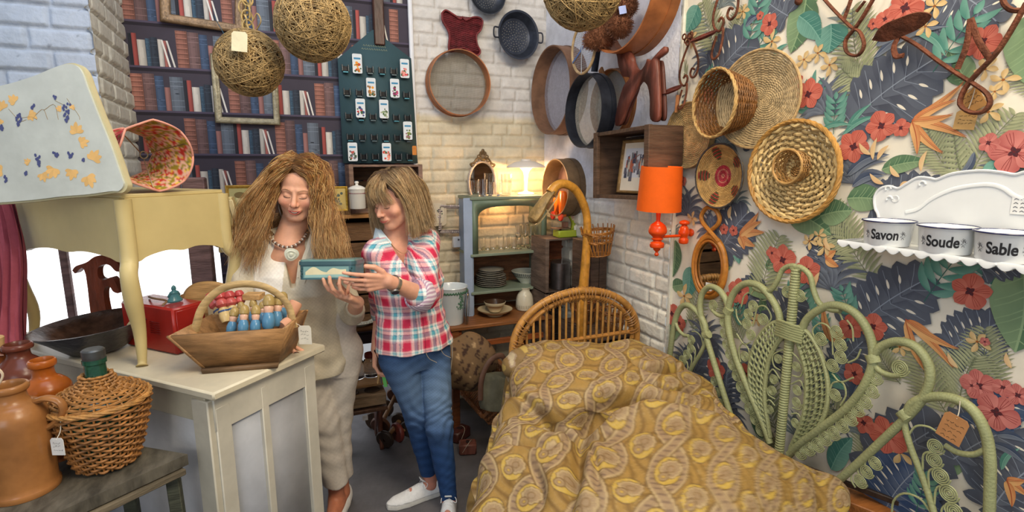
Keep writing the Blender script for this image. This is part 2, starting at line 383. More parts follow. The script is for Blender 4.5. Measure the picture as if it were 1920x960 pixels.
# ---- bookshelf wallpaper: a flat print of rows of old books
bw = MB(); x0, x1 = -.72, .765; y = YB-.004
def bq(xa, xb, za, zb, c, dz=0, lean=0):
    bw.add([(xa, y-dz, za), (xb, y-dz, za), (xb+lean, y-dz, zb), (xa+lean, y-dz, zb)], [(0, 1, 2, 3)], c)
bq(x0, x1, 1.47, 3.0, s2l((66, 60, 72))); bq(-.36, x1, .5, 1.47, s2l((66, 60, 72)))
RS = .2225; Z0 = 1.915    # a shelf board line
SEQ = [('thick', .055, .93, (176, 104, 82)), ('m', .052, .95, (128, 92, 92)), ('b', .040, .88, (62, 92, 134)), ('s', .026, .62, (176, 110, 104)), ('g', .062, .90, (108, 122, 142)),
       ('d', .016, .80, (46, 48, 60)), ('r', .022, .82, (196, 66, 54)), ('c', .036, .66, (222, 214, 202)), ('b', .020, .68, (54, 94, 124)), ('n', .034, .72, (52, 66, 86)),
       ('c', .024, .70, (214, 206, 196)), ('r', .017, .68, (190, 92, 82)), ('l', .010, .68, (226, 220, 212)), ('l', .010, .66, (226, 220, 212))]
PER = .445
for row in range(-6, 5):
    zb = Z0+row*RS; off = .2+(.0 if row % 2 == 0 else -.225)
    xl_ = x0 if zb > 1.45 else -.36
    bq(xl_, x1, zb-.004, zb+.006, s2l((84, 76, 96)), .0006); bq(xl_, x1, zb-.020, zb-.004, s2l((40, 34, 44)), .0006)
    n0 = int((x0-1)//PER)
    for p in range(n0, 4):
        x = p*PER+off
        for (k, w_, h_, c) in SEQ:
            xa, xb = x, x+w_-.0015; x += w_
            if k == 'l': x += .012
            if xa < xl_+.005 or xb+.02 > x1-.002: continue
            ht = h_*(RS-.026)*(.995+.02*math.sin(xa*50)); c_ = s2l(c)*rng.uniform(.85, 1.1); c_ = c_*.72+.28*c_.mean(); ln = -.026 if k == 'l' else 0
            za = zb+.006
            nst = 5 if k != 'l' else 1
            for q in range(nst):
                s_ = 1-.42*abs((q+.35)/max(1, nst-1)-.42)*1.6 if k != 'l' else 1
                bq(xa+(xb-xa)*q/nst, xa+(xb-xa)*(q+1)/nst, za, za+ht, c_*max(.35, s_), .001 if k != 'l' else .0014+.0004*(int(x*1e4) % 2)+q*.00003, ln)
            if k == 'thick':
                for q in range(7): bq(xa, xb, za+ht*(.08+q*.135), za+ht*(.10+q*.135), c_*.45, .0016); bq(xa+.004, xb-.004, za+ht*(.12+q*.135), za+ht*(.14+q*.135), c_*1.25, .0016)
            elif k in 'mbgn':
                for q in (.12, .3, .72, .86): bq(xa+.001, xb-.001, za+ht*q, za+ht*(q+.012), c_*1.5+.02, .0016)
                for q in range(5): zz = rng.uniform(.1, .9)*ht; xx = xa+rng.uniform(.2, .6)*(xb-xa); bq(xx, xx+w_*.3, za+zz, za+zz+.004, c_*.6, .0017)
            elif k in 'c': bq(xa+w_*.3, xb-w_*.3, za+ht*.3, za+ht*.7, c_*.93, .0016)
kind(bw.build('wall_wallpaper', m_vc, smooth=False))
# dark beam over the seed rack
b = MB(); b.box((.575, 3.36, 2.62), (.062, .05, .58), bev=.006, col=s2l((84, 54, 46))); tag(b.build('wooden_post', m_redwood), 'dark red-brown wooden upright hanging in front of the book wallpaper above the seed rack', 'post')
# ---- window behind the side table
wx0, wx1, wz0, wz1, wy = -1.62, -.42, .84, 1.46, 3.15
b = MB(); sky = M('daylit_street', (255, 255, 255), .9, var=.06, vs=3, bump=0, emit=0)
b.box(((wx0+wx1)/2, wy+.5, 1.1), (2.6, .02, 1.6), col=(1, 1, 1)); 
street = b.build('wall_outside', M('daylight_glow_wall', (250, 250, 252), .8, var=.03, vs=2, bump=0, vc=True, emit=2.2), smooth=False); kind(street)  # outside wall glows by emission, standing in for bright daylight
fr = MB()
for (c, s) in (((wx0, wy, 1.15), (.05, .06, .72)), ((wx1, wy, 1.15), (.06, .06, .72)), (((wx0+wx1)/2, wy, wz0-.02), (1.3, .08, .05)), (((wx0+wx1)/2, wy, wz1+.02), (1.3, .08, .06)), ((-.99, wy, 1.15), (.03, .04, .66))): fr.box(c, s, bev=.004, col=s2l((150, 120, 118)))
win = fr.build('window_1', m_oldwood); kind(win)
g = MB(); g.box(((wx0+wx1)/2, wy, 1.15), (1.2, .004, .62)); g.build('pane', m_glass, win)
b = MB(); b.box((-.98, wy+.02, .42), (1.4, .1, .8), col=s2l((206, 200, 190))); kind(b.build('wall_under_window', m_plaster, smooth=False))
b = MB(); b.box((-.42, wy+.02, 1.2), (.10, .12, .75), bev=.006, col=s2l((140, 110, 108))); kind(b.build('trim_3', m_oldwood))
# ---- tropical wallpaper: one flat print
class Print:
    def __init__(s): s.b = MB(frame((XW, 0, 0), (0, -1, 0), (0, 0, 1))); s.k = 0
    def start(s): s.k += 1
    def poly(s, pts, c, dz=0, c2=None):
        s.n_ = getattr(s, 'n_', 0)+1; s.z = .0003+s.n_*1.6e-6; dz = 0
        pts = np.asarray(pts, float); n = len(pts); c = np.asarray(c, float)
        col = np.tile(c, (n, 1)) if c2 is None else c+(np.asarray(c2, float)-c)*np.linspace(0, 1, n)[:, None]
        s.b.add(np.column_stack([pts, np.full(n, s.z+dz)]), [tuple(range(n))], col)
PR = Print(); PR.b.add([(-2.04, .2, 0), (-.2, .2, 0), (-.2, 3.2, 0), (-2.04, 3.2, 0)], [(0, 1, 2, 3)], s2l((232, 224, 206)))
def wp(u, v): p = oX(u, v, XW); return vec(-p[1], p[2])
def px(u, v): return oX(u, v, XW)[0]/Dr(u, v)[0]/1000.0*XW/XW   # metres per pixel at that spot
def mpp(u, v): d = Dr(u, v); return (XW/d[0])/1000.0
def lens(a, b, w, n=9, bend=0.0, fat=.45):
    a = np.asarray(a, float); b = np.asarray(b, float); d = b-a; nn = vec(-d[1], d[0]); t = np.linspace(0, 1, n)
    wd_ = w*np.sin(math.pi*t**(math.log(.5)/math.log(fat)))**.8; mid = a+np.outer(t, d)+np.outer(np.sin(math.pi*t)*bend, nn)
    q = unit(nn); return np.vstack([mid+np.outer(wd_/2, q), (mid-np.outer(wd_/2, q))[::-1][1:-1]]), mid
def strip(mid, w): d = np.gradient(mid, axis=0); n = np.column_stack([-d[:, 1], d[:, 0]]); n /= np.maximum(np.linalg.norm(n, axis=1), 1e-9)[:, None]; return np.vstack([mid+n*w/2, (mid-n*w/2)[::-1]])
NAVY = s2l((72, 76, 90)); NAV2 = s2l((118, 126, 138)); TEAL = s2l((62, 122, 110)); TEA2 = s2l((118, 164, 148)); GRN = s2l((70, 106, 78)); GR2 = s2l((136, 160, 120))
SAGE = s2l((122, 130, 98)); SAG2 = s2l((176, 178, 140)); RED = s2l((178, 72, 58)); RE2 = s2l((216, 132, 112)); OCH = s2l((192, 154, 92)); OC2 = s2l((224, 196, 146)); ORG_ = s2l((192, 110, 62)); OR2 = s2l((224, 176, 116)); PNK = s2l((160, 62, 62)); PN2 = s2l((228, 150, 138)); PCH = s2l((226, 180, 132)); CRM = s2l((228, 220, 202)); BLUE = s2l((40, 66, 106))
def leaf(a, b, w, c1, c2, bend=0., veins=7, dz=0, fat=.4):
    pl, mid = lens(a, b, w, 15, bend, fat); n = len(mid)
    PR.poly(np.vstack([mid, pl[:n][::-1][1:-1]]), c1, dz, c1*.7+c2*.3); PR.poly(np.vstack([mid, pl[n:]]), c1*.55+c2*.45, dz, c2)
    PR.poly(strip(mid, w*.03+.0008), c2*1.1, dz+.00003)
    d = np.asarray(b, float)-np.asarray(a, float); L = np.linalg.norm(d); d = d/L; nn = vec(-d[1], d[0])
    for k in range(veins):
        t = (k+.6)/(veins+.8); i = int(t*(n-1)); p = mid[i]; wl = np.linalg.norm(pl[i]-mid[i])
        for s_ in (1, -1): q = p+nn*s_*wl*.85+d*wl*.5; PR.poly(strip(np.array([p, (p+q)/2+d*wl*.04, q]), w*.014+.0004), c2*1.05, dz+.00003)
def monstera(a, b, w, c1=NAVY, c2=NAV2):
    a = np.asarray(a, float); b = np.asarray(b, float); d = b-a; L = np.linalg.norm(d); d = d/L; nn = vec(-d[1], d[0])
    pl, mid = lens(a, b, w*.85, 15, .04, .42); PR.poly(pl, c1*.75+c2*.25, 0, c1*.5+c2*.5)
    K = 7; late = []
    for k in range(K):
        t = .04+.86*k/(K-1); p = a+d*L*t*.92
        for s_ in (1, -1):
            ww = w*.56*math.sin(math.pi*min(.93, .2+t*.75))**.7; q = p+nn*s_*ww+d*L*(.10+.16*t)-(d*L*.16 if k == 0 else 0)
            l_, _m = lens(p, q, L*.235, 9, -.14*s_, .62); PR.poly(l_, c1*rng.uniform(.8, 1.1), .00001, c1*.6+c2*.4)
            late.append((strip(np.array([p, (p+q)/2+d*.01*L, p+(q-p)*.86]), .0016), c2*1.3))
            if 0 < k < K-1: h = p+nn*s_*ww*.34+d*L*.09; late.append((lens(h, h+(q-p)*.26, L*.028, 7)[0], CRM))
    for q, c_ in late: PR.poly(q, c_)
    PR.poly(strip(mid, .003), c2*1.4, .00005)
def frond(a, b, w, c1=SAGE, c2=SAG2, n=17, bend=.06, lw=.05, ang=.5):
    a = np.asarray(a, float); b = np.asarray(b, float); d = b-a; L = np.linalg.norm(d); nn = vec(-d[1], d[0])/L; t = np.linspace(0, 1, 12)
    mid = a+np.outer(t, d)+np.outer(np.sin(math.pi*t)*bend*L, nn); PR.poly(strip(mid, .0026), c1*.8, 0)
    for k in range(n):
        tt = (k+.8)/n; p = a+d*tt+nn*math.sin(math.pi*tt)*bend*L; dd = d/L; wl = w*.5*math.sin(math.pi*(.16+.80*tt))**.6
        for s_ in (1, -1):
            q = p+(nn*s_*math.cos(ang)+dd*math.sin(ang)*1.1)*wl*rng.uniform(.9, 1.06)
            PR.poly(lens(p, q, L*lw*rng.uniform(.75, 1), 7, .05*s_*-1, .4)[0], c1*rng.uniform(.85, 1.15), .00001, c2)
def fan(c, r, c1=NAVY, c2=NAV2, a0=-20, a1=200, n=13, bend=.22):
    c = np.asarray(c, float)
    for k in range(n):
        an = math.radians(a0+(a1-a0)*k/(n-1)); R_ = r*rng.uniform(.75, 1.05); q = c+vec(math.cos(an), math.sin(an))*R_
        s_ = 1 if math.cos(an) < 0 else -1
        PR.poly(lens(c, q, r*.13, 9, bend*s_*-1, .5)[0], c1*rng.uniform(.8, 1.2), k*.000003, c2)
def sprig(a, b, w, c1=TEAL, c2=TEA2, n=5):
    a = np.asarray(a, float); b = np.asarray(b, float); d = b-a; L = np.linalg.norm(d); dd = d/L; nn = vec(-dd[1], dd[0])
    PR.poly(strip(np.array([a, (a+b)/2+nn*.01*L, b]), .0026), c1*.7)
    for k in range(n):
        p = a+d*(.18+.78*k/n)
        for s_ in (1, -1): q = p+(nn*s_*.72+dd*.7)*w*.55*rng.uniform(.8, 1.1); PR.poly(lens(p, q, w*.15, 9, .1*s_, .45)[0], c1*rng.uniform(.85, 1.1), .00001, c2)
    PR.poly(lens(a+d*.9, b+d*.12, w*.15, 9)[0], c1, .00001, c2)
def orchid(c, r, c1=RED, c2=RE2, a0=None):
    c = np.asarray(c, float); a0 = rng.uniform(0, 6) if a0 is None else a0
    for k, (wd_, L) in enumerate([(.75, 1), (1.0, 1.0), (.75, .95), (.75, .95), (1.0, 1.0)]):
        an = a0+k*2*math.pi/5; q = c+vec(math.cos(an), math.sin(an))*r*L; pl, mid = lens(c, q, r*wd_, 11, 0, .62)
        PR.poly(pl, c1*rng.uniform(.85, 1.1), k*.00001, c2*.75+c1*.25)
        for s_ in (-.25, 0, .25): 
            m2 = c+np.outer(np.linspace(.2, .85, 4), (q-c))+vec(-math.sin(an), math.cos(an))*s_*r*.5*np.array([[0], [.6], [.9], [1]]); PR.poly(strip(m2, r*.025), c1*.75, k*.00001+.000006)
    for k in range(4): an = a0+.6+k*1.5; q = c+vec(math.cos(an), math.sin(an))*r*.26; PR.poly(lens(c, q, r*.2, 7)[0], s2l((110, 30, 32)), .00007, s2l((60, 40, 50)))
def bloom(c, r, c1=OCH, c2=OC2):
    c = np.asarray(c, float); a0 = rng.uniform(0, 6)
    for k in range(5):
        an = a0+k*1.2566+rng.uniform(-.2, .2); q = c+vec(math.cos(an), math.sin(an))*r*rng.uniform(.8, 1.1); PR.poly(lens(c, q, r*.42, 9, .08, .6)[0], c1, k*.00001, c2)
    PR.poly(lens(c-vec(r*.12, 0), c+vec(r*.12, 0), r*.2, 6)[0], s2l((150, 90, 40)), .00006)
def bird(a, tips, w=.03):
    for k, q in enumerate(tips):
        pl, mid = lens(a, q, w, 11, .05*(-1)**k, .35); PR.poly(pl, ORG_*rng.uniform(.9, 1.1), k*.00001, OR2); PR.poly(strip(mid, .0015), ORG_*.6, k*.00001+.000005)
        PR.poly(strip(mid+vec(0, w*.16), .0012), s2l((176, 70, 50)), k*.00001+.000005)
def LF(u0, v0, u1, v1, w, c1=GRN, c2=GR2, bend=0.05, veins=8): PR.start(); leaf(wp(u0, v0), wp(u1, v1), w*mpp((u0+u1)/2, (v0+v1)/2), c1, c2, bend, veins)
def MO(u0, v0, u1, v1, w, c1=NAVY, c2=NAV2): PR.start(); monstera(wp(u0, v0), wp(u1, v1), 1.22*w*mpp((u0+u1)/2, (v0+v1)/2), c1, c2)
def FR(u0, v0, u1, v1, w, c1=SAGE, c2=SAG2, **k): PR.start(); frond(wp(u0, v0), wp(u1, v1), 1.3*w*mpp((u0+u1)/2, (v0+v1)/2), c1, c2, **k)
def FN(u, v, r, c1=NAVY, c2=NAV2, **k): PR.start(); fan(wp(u, v), 1.3*r*mpp(u, v), c1, c2, **k)
def SP(u0, v0, u1, v1, w, c1=TEAL, c2=TEA2, n=5): PR.start(); sprig(wp(u0, v0), wp(u1, v1), w*mpp(u0, v0), c1, c2, n)
def OR(u, v, r, c1=RED, c2=RE2): PR.start(); orchid(wp(u, v), 1.12*r*mpp(u, v), c1, c2)
def BL(u, v, r): PR.start(); bloom(wp(u, v), 1.3*r*mpp(u, v))
def BD(u, v, tips, w=16): PR.start(); bird(wp(u, v), [wp(*q) for q in tips], w*mpp(u, v))
def PB(u, v, du, dv, w=9): PR.start(); m_ = mpp(u, v); PR.poly(lens(wp(u, v), wp(u+du, v+dv), w*m_, 9, .1)[0], PCH*.9, 0, OC2)
# deepest layer: fronds and palms
rp = np.random.default_rng(21)
for gy in range(10):
    for gx in range(10):
        Yc = -2.0+gx*.19+rp.uniform(-.07, .07); Zc = .35+gy*.24+rp.uniform(-.08, .08); k = rp.integers(0, 7); an = rp.uniform(.3, 2.6); L = rp.uniform(.14, .24); c = vec(Yc, Zc)
        if rp.uniform() < .08: continue
        q = c+vec(math.cos(an), math.sin(an))*L; PR.start()
        if k < 2: frond(c, q, .15, SAGE, SAG2)
        elif k == 2: fan(c, L*.55, NAVY, NAV2)
        elif k == 3: sprig(c, c+(q-c)*.8, .12)
        elif k == 4: fan(c, L*.5, s2l((92, 104, 108)), s2l((150, 160, 156)), n=11)
        elif k == 5: leaf(c, c+(q-c)*.7, .07, GRN, GR2)
        else: monstera(c, q, .15)
for a in [(1355, 105, 1318, 5, 75), (1378, 98, 1400, 15, 60), (1630, 170, 1600, 20, 95), (1655, 175, 1580, 130, 80), (1640, 530, 1570, 385, 80), (1428, 570, 1462, 445, 95), (1300, 620, 1320, 520, 60), (1815, 345, 1905, 215, 90), (1800, 770, 1830, 670, 110), (1780, 780, 1720, 650, 90), (1610, 470, 1540, 420, 70), (1460, 810, 1420, 690, 90), (1590, 800, 1530, 700, 80), (1690, 720, 1640, 640, 60), (1790, 330, 1740, 240, 70), (1395, 640, 1360, 560, 60), (1850, 420, 1790, 250, 60), (1700, 960, 1640, 860, 90)]: FR(*a)
for a in [(1550, 215, 58), (1600, 345, 58), (1560, 545, 62), (1290, 405, 46), (1335, 440, 40), (1325, 650, 50), (1290, 690, 40), (1430, 690, 46), (1560, 740, 60), (1880, 340, 40), (1360, 780, 46), (1268, 215, 34), (1490, 640, 40), (1350, 165, 34)]: FN(*a)
for a in [(1262, 0, 1264, 64, 48), (1515, -10, 1484, 100, 66), (1925, 30, 1925, 158, 80), (1655, 318, 1740, 302, 34), (1590, 372, 1665, 378, 52), (1920, 495, 1905, 660, 110), (1268, 450, 1262, 520, 34), (1330, 520, 1372, 500, 30), (1480, 395, 1560, 440, 60), (1395, 530, 1440, 560, 30), (1540, 405, 1600, 395, 50), (1250, 640, 1290, 600, 30)]: LF(*a)
for a in [(1310, 10, 1288, 60, 46), (1560, 45, 1555, 100, 66), (1295, 500, 1290, 560, 40), (1500, 30, 1540, 75, 44), (1355, 480, 1380, 474, 18), (1375, 455, 1388, 495, 24), (1560, 880, 1600, 820, 40), (1730, 900, 1700, 850, 26), (1540, 700, 1590, 730, 30), (1870, 300, 1845, 345, 30)]: LF(*a, TEAL, TEA2)
for a in [(1330, 162, 1406, 72, 95), (1592, 232, 1752, 112, 118), (1770, -25, 1870, 40, 90), (1352, 470, 1402, 400, 80), (1600, 620, 1735, 525, 105), (1255, 160, 1262, 235, 50), (1840, 505, 1925, 470, 60), (1640, 900, 1760, 800, 120), (1790, 860, 1915, 800, 120), (1450, 610, 1500, 560, 70), (1290, 740, 1330, 640, 70), (1860, 960, 1930, 880, 100), (1480, 30, 1420, -20, 60), (1570, 700, 1620, 640, 70)]: MO(*a)
for a in [(1660, 960, 1720, 880, 110), (1830, 800, 1910, 740, 60)]: MO(*a, BLUE, NAV2)
for a in [(1404, 90, 1428, -5, 70), (1565, 252, 1570, 180, 60), (1752, 135, 1838, 15, 90), (1735, 565, 1805, 470, 100), (1310, 185, 1345, 130, 50), (1600, 600, 1580, 540, 60), (1545, 655, 1540, 590, 50), (1720, 960, 1740, 890, 60), (1480, 560, 1500, 520, 40), (1400, 620, 1380, 560, 44)]: SP(*a)
for a in [(1590, 250, 1636, 195, 13), (1582, 254, 1648, 218, 12), (1540, 245, 1600, 235, 10), (1720, 60, 1775, 105, 16), (1450, 110, 1480, 82, 10), (1340, 175, 1380, 130, 10), (1590, 640, 1650, 590, 12), (1880, 880, 1915, 840, 12)]: LF(*a, TEAL, TEA2, .12, 0)
for a in [(1640, 110, 1780, 50, 22), (1645, 85, 1690, 70, 20), (1400, 50, 1425, 30, 14), (1590, 330, 1670, 290, 22), (1600, 350, 1660, 330, 18), (1860, 830, 1925, 870, 18), (1870, 815, 1930, 830, 16), (1600, 760, 1640, 700, 20), (1830, 285, 1790, 335, 14)]: LF(*a, s2l((42, 56, 84)), NAV2, .15, 0)
for a in [(1712, 228, [(1815, 258), (1770, 288), (1722, 290), (1810, 155), (1795, 188), (1790, 215)]), (1388, 442, [(1436, 436), (1418, 462), (1398, 468), (1425, 398), (1430, 415)]), (1560, 640, [(1640, 610), (1600, 590), (1545, 570)]), (1700, 600, [(1790, 690), (1740, 700), (1760, 640), (1800, 655)]), (1318, 178, [(1345, 185), (1300, 190), (1335, 165)]), (1550, 485, [(1570, 470), (1575, 500)]), (1890, 900, [(1930, 930), (1925, 900), (1900, 950)])]: BD(a[0], a[1], a[2])
for a in [(1510, 112, 16), (1536, 100, 16), (1558, 122, 17), (1450, 78, 18), (1395, 22, 14), (1755, 12, 20), (1738, 50, 18), (1850, 130, 18), (1884, 150, 20), (1856, 210, 20), (1868, 172, 14), (1520, 452, 14), (1548, 462, 16), (1538, 442, 12), (1285, 555, 18), (1272, 60, 10), (1300, 72, 14), (1690, 848, 22), (1835, 640, 18), (1690, 650, 16), (1420, 600, 12), (1258, 700, 12), (1300, 410, 12)]: BL(*a)
for a in [(1445, 45, 19), (1518, 177, 27), (1497, 152, 13), (1268, 115, 24), (1603, 275, 29), (1655, 236, 27), (1692, 240, 16), (1700, 15, 34), (1662, 36, 17), (1845, 78, 30), (1640, 45, 10), (1470, 487, 27), (1516, 508, 26), (1450, 474, 12), (1388, 546, 24), (1368, 562, 15), (1262, 588, 20), (1276, 606, 16), (1822, 546, 32), (1345, 692, 22), (1360, 430, 10), (1378, 432, 10), (1640, 612, 24), (1598, 612, 22), (1667, 815, 34), (1622, 792, 20), (1330, 180, 14), (1500, 168, 10), (1255, 128, 14), (1428, 30, 8), (1282, 340, 10), (1545, 330, 12), (1400, 700, 18), (1300, 780, 16), (1605, 700, 20)]: OR(*a)
for a in [(1905, 285, 38), (1857, 268, 17), (1838, 722, 28), (1872, 772, 34), (1884, 726, 17), (1825, 722, 12), (1912, 740, 20), (1850, 640, 8)]: OR(*a, PNK, PN2)
for a in [(1640, 300, 8, -42), (1636, 290, -22, -22), (1648, 300, 22, -28), (1730, 322, 12, -40), (1690, 332, -18, -22), (1660, 345, -26, -20), (1490, 150, -6, -26), (1480, 140, 8, -22), (1690, 350, 20, -8), (1790, 440, 20, -30), (1370, 410, 4, -24), (1530, 540, 10, -30), (1560, 470, -10, -24), (1240, 130, 30, -30), (1430, 330, 16, -16), (1900, 450, 6, -30), (1800, 690, -20, -30), (1900, 690, -10, -30)]: PB(*a)
kind(PR.b.build('wall_floral', m_vc, smooth=False))
# ================================================================ signed-distance modelling (people, soft shapes)
def caps(p, a, b, ra, rb=None):
    rb = ra if rb is None else rb; a = np.asarray(a, np.float32); b = np.asarray(b, np.float32); ab = b-a
    t = np.clip(((p-a)@ab)/max(float(ab@ab), 1e-12), 0, 1); d = p-a-t[:, None]*ab
    return np.sqrt((d*d).sum(1))-(ra+(rb-ra)*t)
def ell(p, c, r, R=None):
    q = p-np.asarray(c, np.float32)
    if R is not None: q = q@np.asarray(R, np.float32)
    r = np.asarray(r, np.float32); k0 = np.sqrt(((q/r)**2).sum(1)); k1 = np.sqrt(((q/r**2)**2).sum(1))+1e-9
    return k0*(k0-1)/k1
def smin(a, b, k): h = np.clip(.5+.5*(b-a)/k, 0, 1); return b+(a-b)*h-k*h*(1-h)
def smax(a, b, k): return -smin(-a, -b, k)
def sdf_mesh(f, lo, hi, h):
    lo = np.asarray(lo, float); hi = np.asarray(hi, float); B = 8; nb = np.ceil((hi-lo)/(h*B)).astype(int); n = nb*B+1
    bi = np.stack(np.meshgrid(*[np.arange(k) for k in nb], indexing='ij'), -1).reshape(-1, 3)
    cen = (lo+(bi*B+B/2)*h).astype(np.float32)
    fc = np.concatenate([f(cen[i:i+200000]) for i in range(0, len(cen), 200000)])
    act = np.abs(fc) < h*B*1.05+.006
    Vv = np.full(n, 1.0, np.float32)
    inn = bi[fc < 0]
    for b_ in inn: x, y, z = b_*B; Vv[x:x+B+1, y:y+B+1, z:z+B+1] = -1
    loc = np.stack(np.meshgrid(*[np.arange(B+1)]*3, indexing='ij'), -1).reshape(-1, 3)
    ab = bi[act]
    for s0 in range(0, len(ab), 600):
        blk = ab[s0:s0+600]; idx = (blk[:, None]*B+loc[None]).reshape(-1, 3); v = f((lo+idx*h).astype(np.float32)); Vv[idx[:, 0], idx[:, 1], idx[:, 2]] = v
    S = Vv < 0; c = np.zeros(n-1, np.int8)
    for dx in (0, 1):
        for dy in (0, 1):
            for dz in (0, 1): c += S[dx:n[0]-1+dx, dy:n[1]-1+dy, dz:n[2]-1+dz]
    cells = np.argwhere((c > 0) & (c < 8)); vid = np.full(n-1, -1, np.int32); vid[tuple(cells.T)] = np.arange(len(cells))
    acc = np.zeros((len(cells), 3)); cnt = np.zeros(len(cells)); cor = [(x, y, z) for x in (0, 1) for y in (0, 1) for z in (0, 1)]
    val = {q: Vv[cells[:, 0]+q[0], cells[:, 1]+q[1], cells[:, 2]+q[2]] for q in cor}
    for q in cor:
        for ax in range(3):
            if q[ax] == 0:
                r_ = list(q); r_[ax] = 1; r_ = tuple(r_); a = val[q]; b = val[r_]; m = (a < 0) != (b < 0)
                t = np.where(m, a/np.where(m, a-b, 1), 0); t = np.clip(t, 0, 1); pos = np.tile(np.array(q, float), (len(cells), 1)); pos[:, ax] += t
                acc[m] += pos[m]; cnt[m] += 1
    P = lo+(cells+acc/np.maximum(cnt, 1)[:, None])*h; F = []
    for ax in range(3):
        sl0 = [slice(1, -1)]*3; sl1 = [slice(1, -1)]*3; sl0[ax] = slice(0, -1); sl1[ax] = slice(1, None)
        a = S[tuple(sl0)]; b = S[tuple(sl1)]; e = np.argwhere(a != b); 
        if not len(e): continue
        sg = a[tuple(e.T)]; e = e+np.array([1 if i != ax else 0 for i in range(3)])
        u_, v_ = [(1, 2), (2, 0), (0, 1)][ax]; du = np.zeros(3, int); du[u_] = 1; dv = np.zeros(3, int); dv[v_] = 1
        q = np.stack([vid[tuple((e-du-dv).T)], vid[tuple((e-dv).T)], vid[tuple(e.T)], vid[tuple((e-du).T)]], 1)
        q[~sg] = q[~sg][:, ::-1]; F.append(q[(q >= 0).all(1)])
    return P, np.vstack(F)
def sdf_obj(name, f, lo, hi, h, mat, parent, colf=None, relax=1, post=None):
    P, F = sdf_mesh(f, lo, hi, h)
    for _ in range(relax):
        A = np.zeros_like(P); n_ = np.zeros(len(P))
        for k in range(4):
            np.add.at(A, F[:, k], P[F[:, (k+1) % 4]]); np.add.at(n_, F[:, k], 1)
        P = .5*P+.5*A/np.maximum(n_, 1)[:, None]
    C = np.ones((len(P), 3)) if colf is None else colf(P)
    b = MB(); b.add(P, F, C); return b.build(name, mat, parent, auto=0)
def column(p, ctr, lat, fwd, tab):
    """elliptical column: rows (z, centre_lat, centre_fwd, rx, ry) in a frame (ctr, lat, fwd, up=z)"""
    q = p-np.asarray(ctr, np.float32); x = q@np.asarray(lat, np.float32); y = q@np.asarray(fwd, np.float32); z = q[:, 2]; t = np.asarray(tab, float); zs = t[:, 0]
    cx = np.interp(z, zs, t[:, 1]); cy = np.interp(z, zs, t[:, 2]); rx = np.interp(z, zs, t[:, 3]); ry = np.interp(z, zs, t[:, 4])
    e = np.sqrt(((x-cx)/rx)**2+((y-cy)/ry)**2); d = (e-1)*np.minimum(rx, ry)*np.clip(1.2-.2*e, .6, 1.2)
    return np.maximum(d, np.maximum(zs[0]-z, z-zs[-1]))
def hand_caps(m, side=1, curl=(.2, .3, .2), spread=.06, thumb=((.035, .03, .012), (.06, .058, .02), (.066, .088, .022)), sc=1.0, curls=None):
    """hand frame m: origin wrist, x towards the thumb, y towards the fingers, z out of the palm"""
    L = []; g = lambda *a: (m@np.array([a[0]*sc, a[1]*sc, a[2]*sc, 1]))[:3]
    for k, (x, ml, ls, r) in enumerate([(.030, .083, (.042, .026, .020), .0085), (.010, .087, (.046, .030, .021), .0088), (-.010, .082, (.042, .028, .020), .0083), (-.029, .074, (.033, .021, .018), .0073)]):
        L.append((g(x*.55, .0, 0), g(x, ml, -.002), .0135*sc, .0115*sc, 'p')); c_ = curls[k] if curls else curl
        a = 0; p = np.array([x, ml, -.001]); dx = x*spread/.03
        for j in range(3):
            a += c_[j]; q = p+np.array([dx*.35*ls[j]/.04*.5, math.cos(a), math.sin(a)])*np.array([1, ls[j], ls[j]]); rr = r*(1-.07*j)
            L.append((g(*p), g(*q), rr*sc, rr*.92*sc, 'f%d' % k)); p = q
    p = (.014, .012, .004)
    for j, q in enumerate(thumb): L.append((g(*p), g(*q), (.0165, .0125, .0105)[j]*sc, (.0125, .0105, .009)[j]*sc, 't')); p = q
    return L
def hand_sdf(p, L):
    groups = {}
    for a, b, ra, rb, k in L:
        d = caps(p, a, b, ra, rb); groups[k] = d if k not in groups else smin(groups[k], d, .006 if k == 'p' else .002)
    pl = groups.pop('p'); out = pl
    pl = pl
    for k, d in groups.items(): out = smin(out, d, .006 if k == 't' else .0035)
    return out
def head_sdf(p, m, fat=1.0, smile=0):
    """face frame m: origin between the eyes' level inside the head, x person's right, y forward, z up"""
    mi = np.linalg.inv(m); q = (p@mi[:3, :3].T.astype(np.float32)+mi[:3, 3].astype(np.float32)); qs = q.copy(); qs[:, 0] = np.abs(qs[:, 0])
    d = ell(qs, (0, -.012, .045), (.074, .094, .080))
    d = smin(d, ell(qs, (0, .022, -.022), (.062*fat, .066, .082)), .02)
    d = smin(d, caps(qs, (.050*fat, .002, -.048), (.018, .058, -.092), .019, .017), .018)
    d = smin(d, ell(qs, (0, .068, -.093), (.021, .017, .017)), .014)
    d = smin(d, ell(qs, (.040*fat, .060, -.026), (.024, .021, .020)), .018)
    d = smin(d, caps(qs, (.010, .081, .024), (.046, .064, .020), .0095, .008), .012)
    d = smax(d, -ell(qs, (.031, .094, .004), (.017, .013, .0095)), .010)
    d = smin(d, ell(qs, (.0305, .0695, .001), (.0155, .0145, .0118)), .003)
    d = smin(d, caps(qs, (0, .084, .012), (0, .103, -.027), .0072, .0112), .008)
    d = smin(d, ell(qs, (0, .107, -.031), (.0105, .010, .0095)), .005)
    d = smin(d, ell(qs, (.0125, .095, -.034), (.0075, .0095, .0075)), .004)
    d = smin(d, ell(qs, (0, .083, -.058), (.026, .014, .016)), .010)
    d = smax(d, -caps(qs, (0, .103, -.044), (0, .101, -.052), .0025), .004)
    d = smax(d, -caps(qs, (.0215, .091, -.040), (.034, .079, -.056), .0022), .006)
    d = smin(d, ell(qs, (.075*fat**.5, -.008, -.008), (.008, .020, .030)), .006)
    return d
